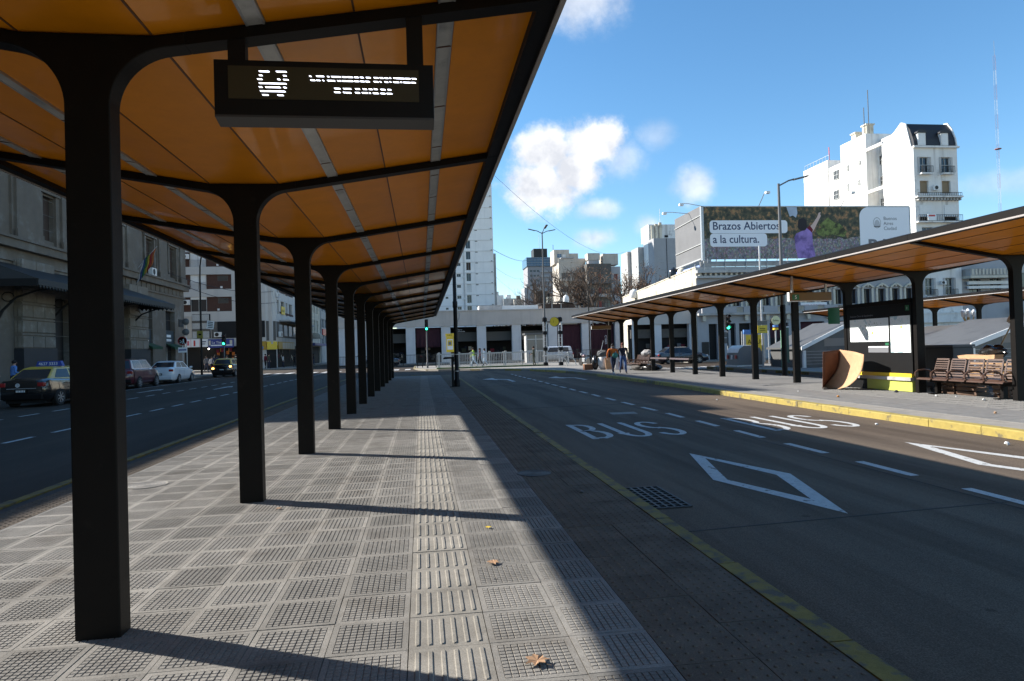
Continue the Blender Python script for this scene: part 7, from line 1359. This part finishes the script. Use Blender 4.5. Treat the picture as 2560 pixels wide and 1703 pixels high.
s = MB(); s.ball((-.34, -.02, .92), (.09, .16, .2), 12, 8); s.build('shoulder_bag', c_olive, pw, smooth=True)
pw = person((4.45, 57.6, 0), rad(75), 'person in a lime vest and pale jeans walking past the white railing', 1.7, c_lime, c_jean, shoe_white, stride=.3, arms=(.35, -.25), lean=.05); s = MB(); s.box(-.16, -.26, 1.05, .16, -.12, 1.42); s.build('backpack', c_black, pw, bevel=.03)
pw = person((5.0, 57.9, 0), rad(80), 'person in a dark red top close behind the lime vest', 1.62, c_red, c_black, c_black, hair='long', stride=-.25, arms=(.1, .2)); s = MB(); s.box(.2, -.1, .45, .34, .12, .8); s.build('carrier_bag', c_white, pw, bevel=.02)
pw = person((5.75, 61.6, 0), rad(75), 'person half hidden behind the white railing in pale blue', 1.6, c_jean, c_jean, c_black, hair='long', stride=.2)
pw = person((9.2, 54.7, 0), rad(70), 'person in dark olive clothes standing with a phone by the sign posts', 1.64, c_olive, c_olive, c_black, stride=.06, elbow=(.8, .8)); s = MB(); s.box(-.08, .3, 1.0, .02, .34, 1.12); s.build('blue_packet', c_sky, pw)
person((-18.5, 33.3, 0), rad(-40), 'person in a sky blue shirt standing behind the near taxi', 1.6, c_sky, c_navy, c_black, elbow=(.8, .9), lean=.06); person((-18.9, 32.6, 0), rad(-60), 'person in black at the left edge behind the near taxi', 1.63, c_black, c_black, c_black, elbow=(.6, .3)); person((-19.2, 40.0, 0), rad(-80), 'person in dark clothes standing by the station pilaster', 1.62, c_black, c_grey, c_black)
rp = random.Random(21); kinds = [(c_grey, c_navy), (c_black, c_blue), (c_white, c_black), (c_navy, c_grey), (c_red, c_black), (c_olive, c_navy), (c_white, c_navy), (c_black, c_black), (c_grey, c_black), (c_navy, c_blue)]
descr = ['grey top', 'black top and jeans', 'white shirt and dark trousers', 'navy top', 'dark red top', 'olive top', 'white shirt and navy trousers', 'black clothes', 'grey shirt and black trousers', 'navy top and jeans']
for k in range(9): person((-21.6+.42*k+rp.uniform(-.1, .1), 69.5+rp.uniform(-1.5, 3.5)+k*.3, 0), rp.uniform(0, 6.2), 'passer-by in %s in the crowd at the station corner' % descr[k], rp.uniform(1.55, 1.75), *kinds[k], hair='long' if k % 3 == 0 else 'short', stride=rp.uniform(-.2, .2), group='crowd by the shops')
for k in range(8): person((-19.6+.55*k+rp.uniform(-.1, .1), 83.3+rp.uniform(-.6, .6)+(k > 3)*4.5*(k-3), 0), rp.uniform(0, 6.2), 'passer-by in %s under the mustard shop fascia' % descr[(k+2) % 10], rp.uniform(1.55, 1.75), *kinds[(k+2) % 10], hair='long' if k % 3 == 1 else 'short', stride=rp.uniform(-.2, .2), group='crowd by the shops')
# ------------------------------------------------------------------ bare trees behind the arcade
def tree(loc, h, label, seed, leafy=0, spread=1.0):
    t = thing('bare_tree', label, 'tree', loc, 0, 'bare winter trees'); rn = random.Random(seed); tips = []
    tr_, br = MB(), MB()
    def grow(p, d, L, r, lev):
        pts = [p]; q = p; dd = d
        for i in range(3): dd = (dd+Vector((rn.uniform(-.16, .16), rn.uniform(-.16, .16), rn.uniform(-.05, .12)))).normalized(); q = q+dd*L/3; pts.append(q)
        (tr_ if lev == 0 else br).tube(pts, [r, r*.86, r*.74, r*.62], 6 if lev < 2 else (4 if lev < 4 else 3), cap=False)
        if lev >= 3: tips.append(q)
        r = max(r, .022)
        if lev >= 6: return
        n = 3 if lev < 5 else 2
        for i in range(n):
            ax = Vector((rn.uniform(-1, 1), rn.uniform(-1, 1), rn.uniform(-.2, .5))).normalized(); nd = (dd*.95+ax*rn.uniform(.45, .85)*spread).normalized(); nd.z = max(nd.z, -.05)
            grow(pts[-1] if i else pts[2], nd, L*rn.uniform(.62, .82), r*rn.uniform(.5, .66), lev+1)
    grow(Vector((0, 0, 0)), Vector((0, 0, 1)), h*.26, h*.026, 0)
    tr_.build('trunk', bark, t, smooth=True); br.build('branches', bark, t, recalc=False)
    if leafy:
        lf = MB()
        for p in tips:
            for _ in range(leafy):
                c = p+Vector((rn.gauss(0, .22), rn.gauss(0, .22), rn.gauss(0, .2))); a = Vector((rn.uniform(-1, 1), rn.uniform(-1, 1), rn.uniform(-1, 1))).normalized()*.11; b_ = a.cross(Vector((rn.uniform(-1, 1), rn.uniform(-1, 1), rn.uniform(-1, 1)))).normalized()*.07
                lf.add([c-a, c+b_, c+a, c-b_], [(0, 1, 2, 3)])
        tag(lf.build('crown', dry_leaf, t, recalc=False), kind='stuff')
tree((24.0, 112, 0), 20, 'bare tree crown left of the tall three-armed lamp', 1, 0); tree((28.0, 114, 0), 21, 'bare tree in front of the grey glass-topped tower', 12, 0); tree((31.5, 112, 0), 20, 'bare tree in front of the beige flats', 3, 1); tree((35.3, 110, 0), 19, 'bare tree with some dry leaves below the beige flats', 4, 1); tree((39.2, 108, 0), 16, 'low tree with rust-coloured leaves left of the blank walls', 5, 5); tree((42.5, 110, 0), 15, 'rust-leaved tree crown at the end of the sunlit canopy', 6, 5); tree((20.5, 116, 0), 16, 'thin bare tree right of the white tower', 7, 0)
# ------------------------------------------------------------------ overhead cables
def cable(a, b, sag, label, r=.025):
    t = tag(put(bpy.data.objects.new('overhead_cable', None)), label, 'cable'); t.location = a; n = 16; A, B = Vector(a), Vector(b); s = MB()
    s.tube([A.lerp(B, k/n)-A-Vector((0, 0, sag*4*(k/n)*(1-k/n))) for k in range(n+1)], r, 4); s.build('wire', black_iron, t)
cable((7, 60, 17.2), (52.3, 166, 25.6), 3.0, 'thin cable sagging across the big cloud to the blank party wall', .02); cable((18.9, 170, 27.1), (68.5, 420, 58), 1.5, 'upper cable from the white tower to the glass-topped tower', .07)
cable((18.9, 170, 22.8), (66.5, 420, 47), 2, 'second cable from the white tower, below the upper one', .035); cable((18.9, 170, 20.6), (66.5, 420, 38), 2.5, 'third cable from the white tower, lowest of the long ones', .03); cable((1, 150, 14.6), (66.5, 420, 30), 3, 'nearly level cable low over the far roofs', .035)
cable((-22, 60, 9.2), (-18.2, 87, 9.6), .8, 'cable from the stone station to the corner flats'); cable((-22, 62, 8.6), (-17.9, 88, 8.3), .9, 'lower cable from the stone station to the corner flats')
# ------------------------------------------------------------------ leaves and litter
def leaf(x, y, z, sc, rz, label, m=None):
    t = thing('dry_leaf', label, 'leaf', (x, y, z), rz); s = MB(); pts = [(0, -.055), (.018, -.03), (.05, -.035), (.032, -.005), (.06, .02), (.03, .022), (.022, .05), (0, .035), (-.024, .055), (-.03, .022), (-.062, .015), (-.034, -.005), (-.048, -.035), (-.018, -.03)]
    s.add([(u*sc, v*sc, .012*sc*math.cos(30*u)+.10*sc*abs(u)) for u, v in pts]+[(0, 0, .004)], [(i, (i+1) % 14, 14) for i in range(14)]); o = s.build('blade', m or mat('tan_leaf%d' % int(x*100+y*7), (.34, .2, .11), .8), t); o.modifiers.new('leaf_thickness', 'SOLIDIFY').thickness = .002
    tube_obj('stem', bark, t, [(0, -.05*sc, .004), (.01*sc, -.085*sc, .006)], .0015*sc, 4)
leaf(.49, 3.07, .012, 1.0, .6, 'curled tan leaf on the nearest tiles right of the guide strip'); leaf(.44, 4.54, .012, .8, 2.1, 'small dry leaf on the tiles near the guide strip, second nearest'); leaf(-1.38, 6.6, .012, .5, .3, 'tiny leaf by the foot of the second column'); leaf(.5, 5.45, .012, .45, 1, 'tiny yellow leaf beyond the two dry leaves on the tiles', yellow_sign)
orng = mat('orange_peel', (.5, .2, .03), .6)
for k, (x, y, z, r, m, lb) in enumerate(((10.42, 15.7, 0, .05, orng, 'small orange fruit on the sunlit platform'), (12.5, 16.3, 0, .07, c_navy, 'crumpled dark wrapper below the map panel'), (10.65, 17.9, 0, .03, sheet_white, 'white scrap on the sunlit platform left of the orange fruit'), (8.24, 11.3, ZR, .035, sheet_white, 'white scrap on the bus lane below the yellow kerb'), (8.3, 8.6, ZR, .05, sheet_white, 'crumpled white paper in the gutter at the right edge'), (12.45, 14.85, 0, .04, sheet_white, 'white scrap in front of the bench, left one'), (12.6, 14.4, 0, .035, sheet_white, 'white scrap in front of the bench, middle one'), (12.4, 13.4, 0, .05, sheet_white, 'white scrap in front of the bench, right one'), (10.5, 11.1, 0, .04, cardboard, 'brown scrap near the yellow kerb at the right'), (8.1, 17.7, ZR, .03, sheet_white, 'white scrap on the bus lane near the bright kerb'), (1.55, 6.55, 0, .03, sheet_grey, 'pale scrap on the shaded studded tiles'))):
    t = thing('litter', lb, 'litter', (x, y, z)); s = MB(); r *= .7; s.ball((0, 0, r*.7), (r, r*.9, r*.7), 9, 6, jit=.0 if m == orng else .25, rnd=random.Random(k)); s.build('scrap', m, t, smooth=m == orng)
bpy.data.scenes.remove(TMP)
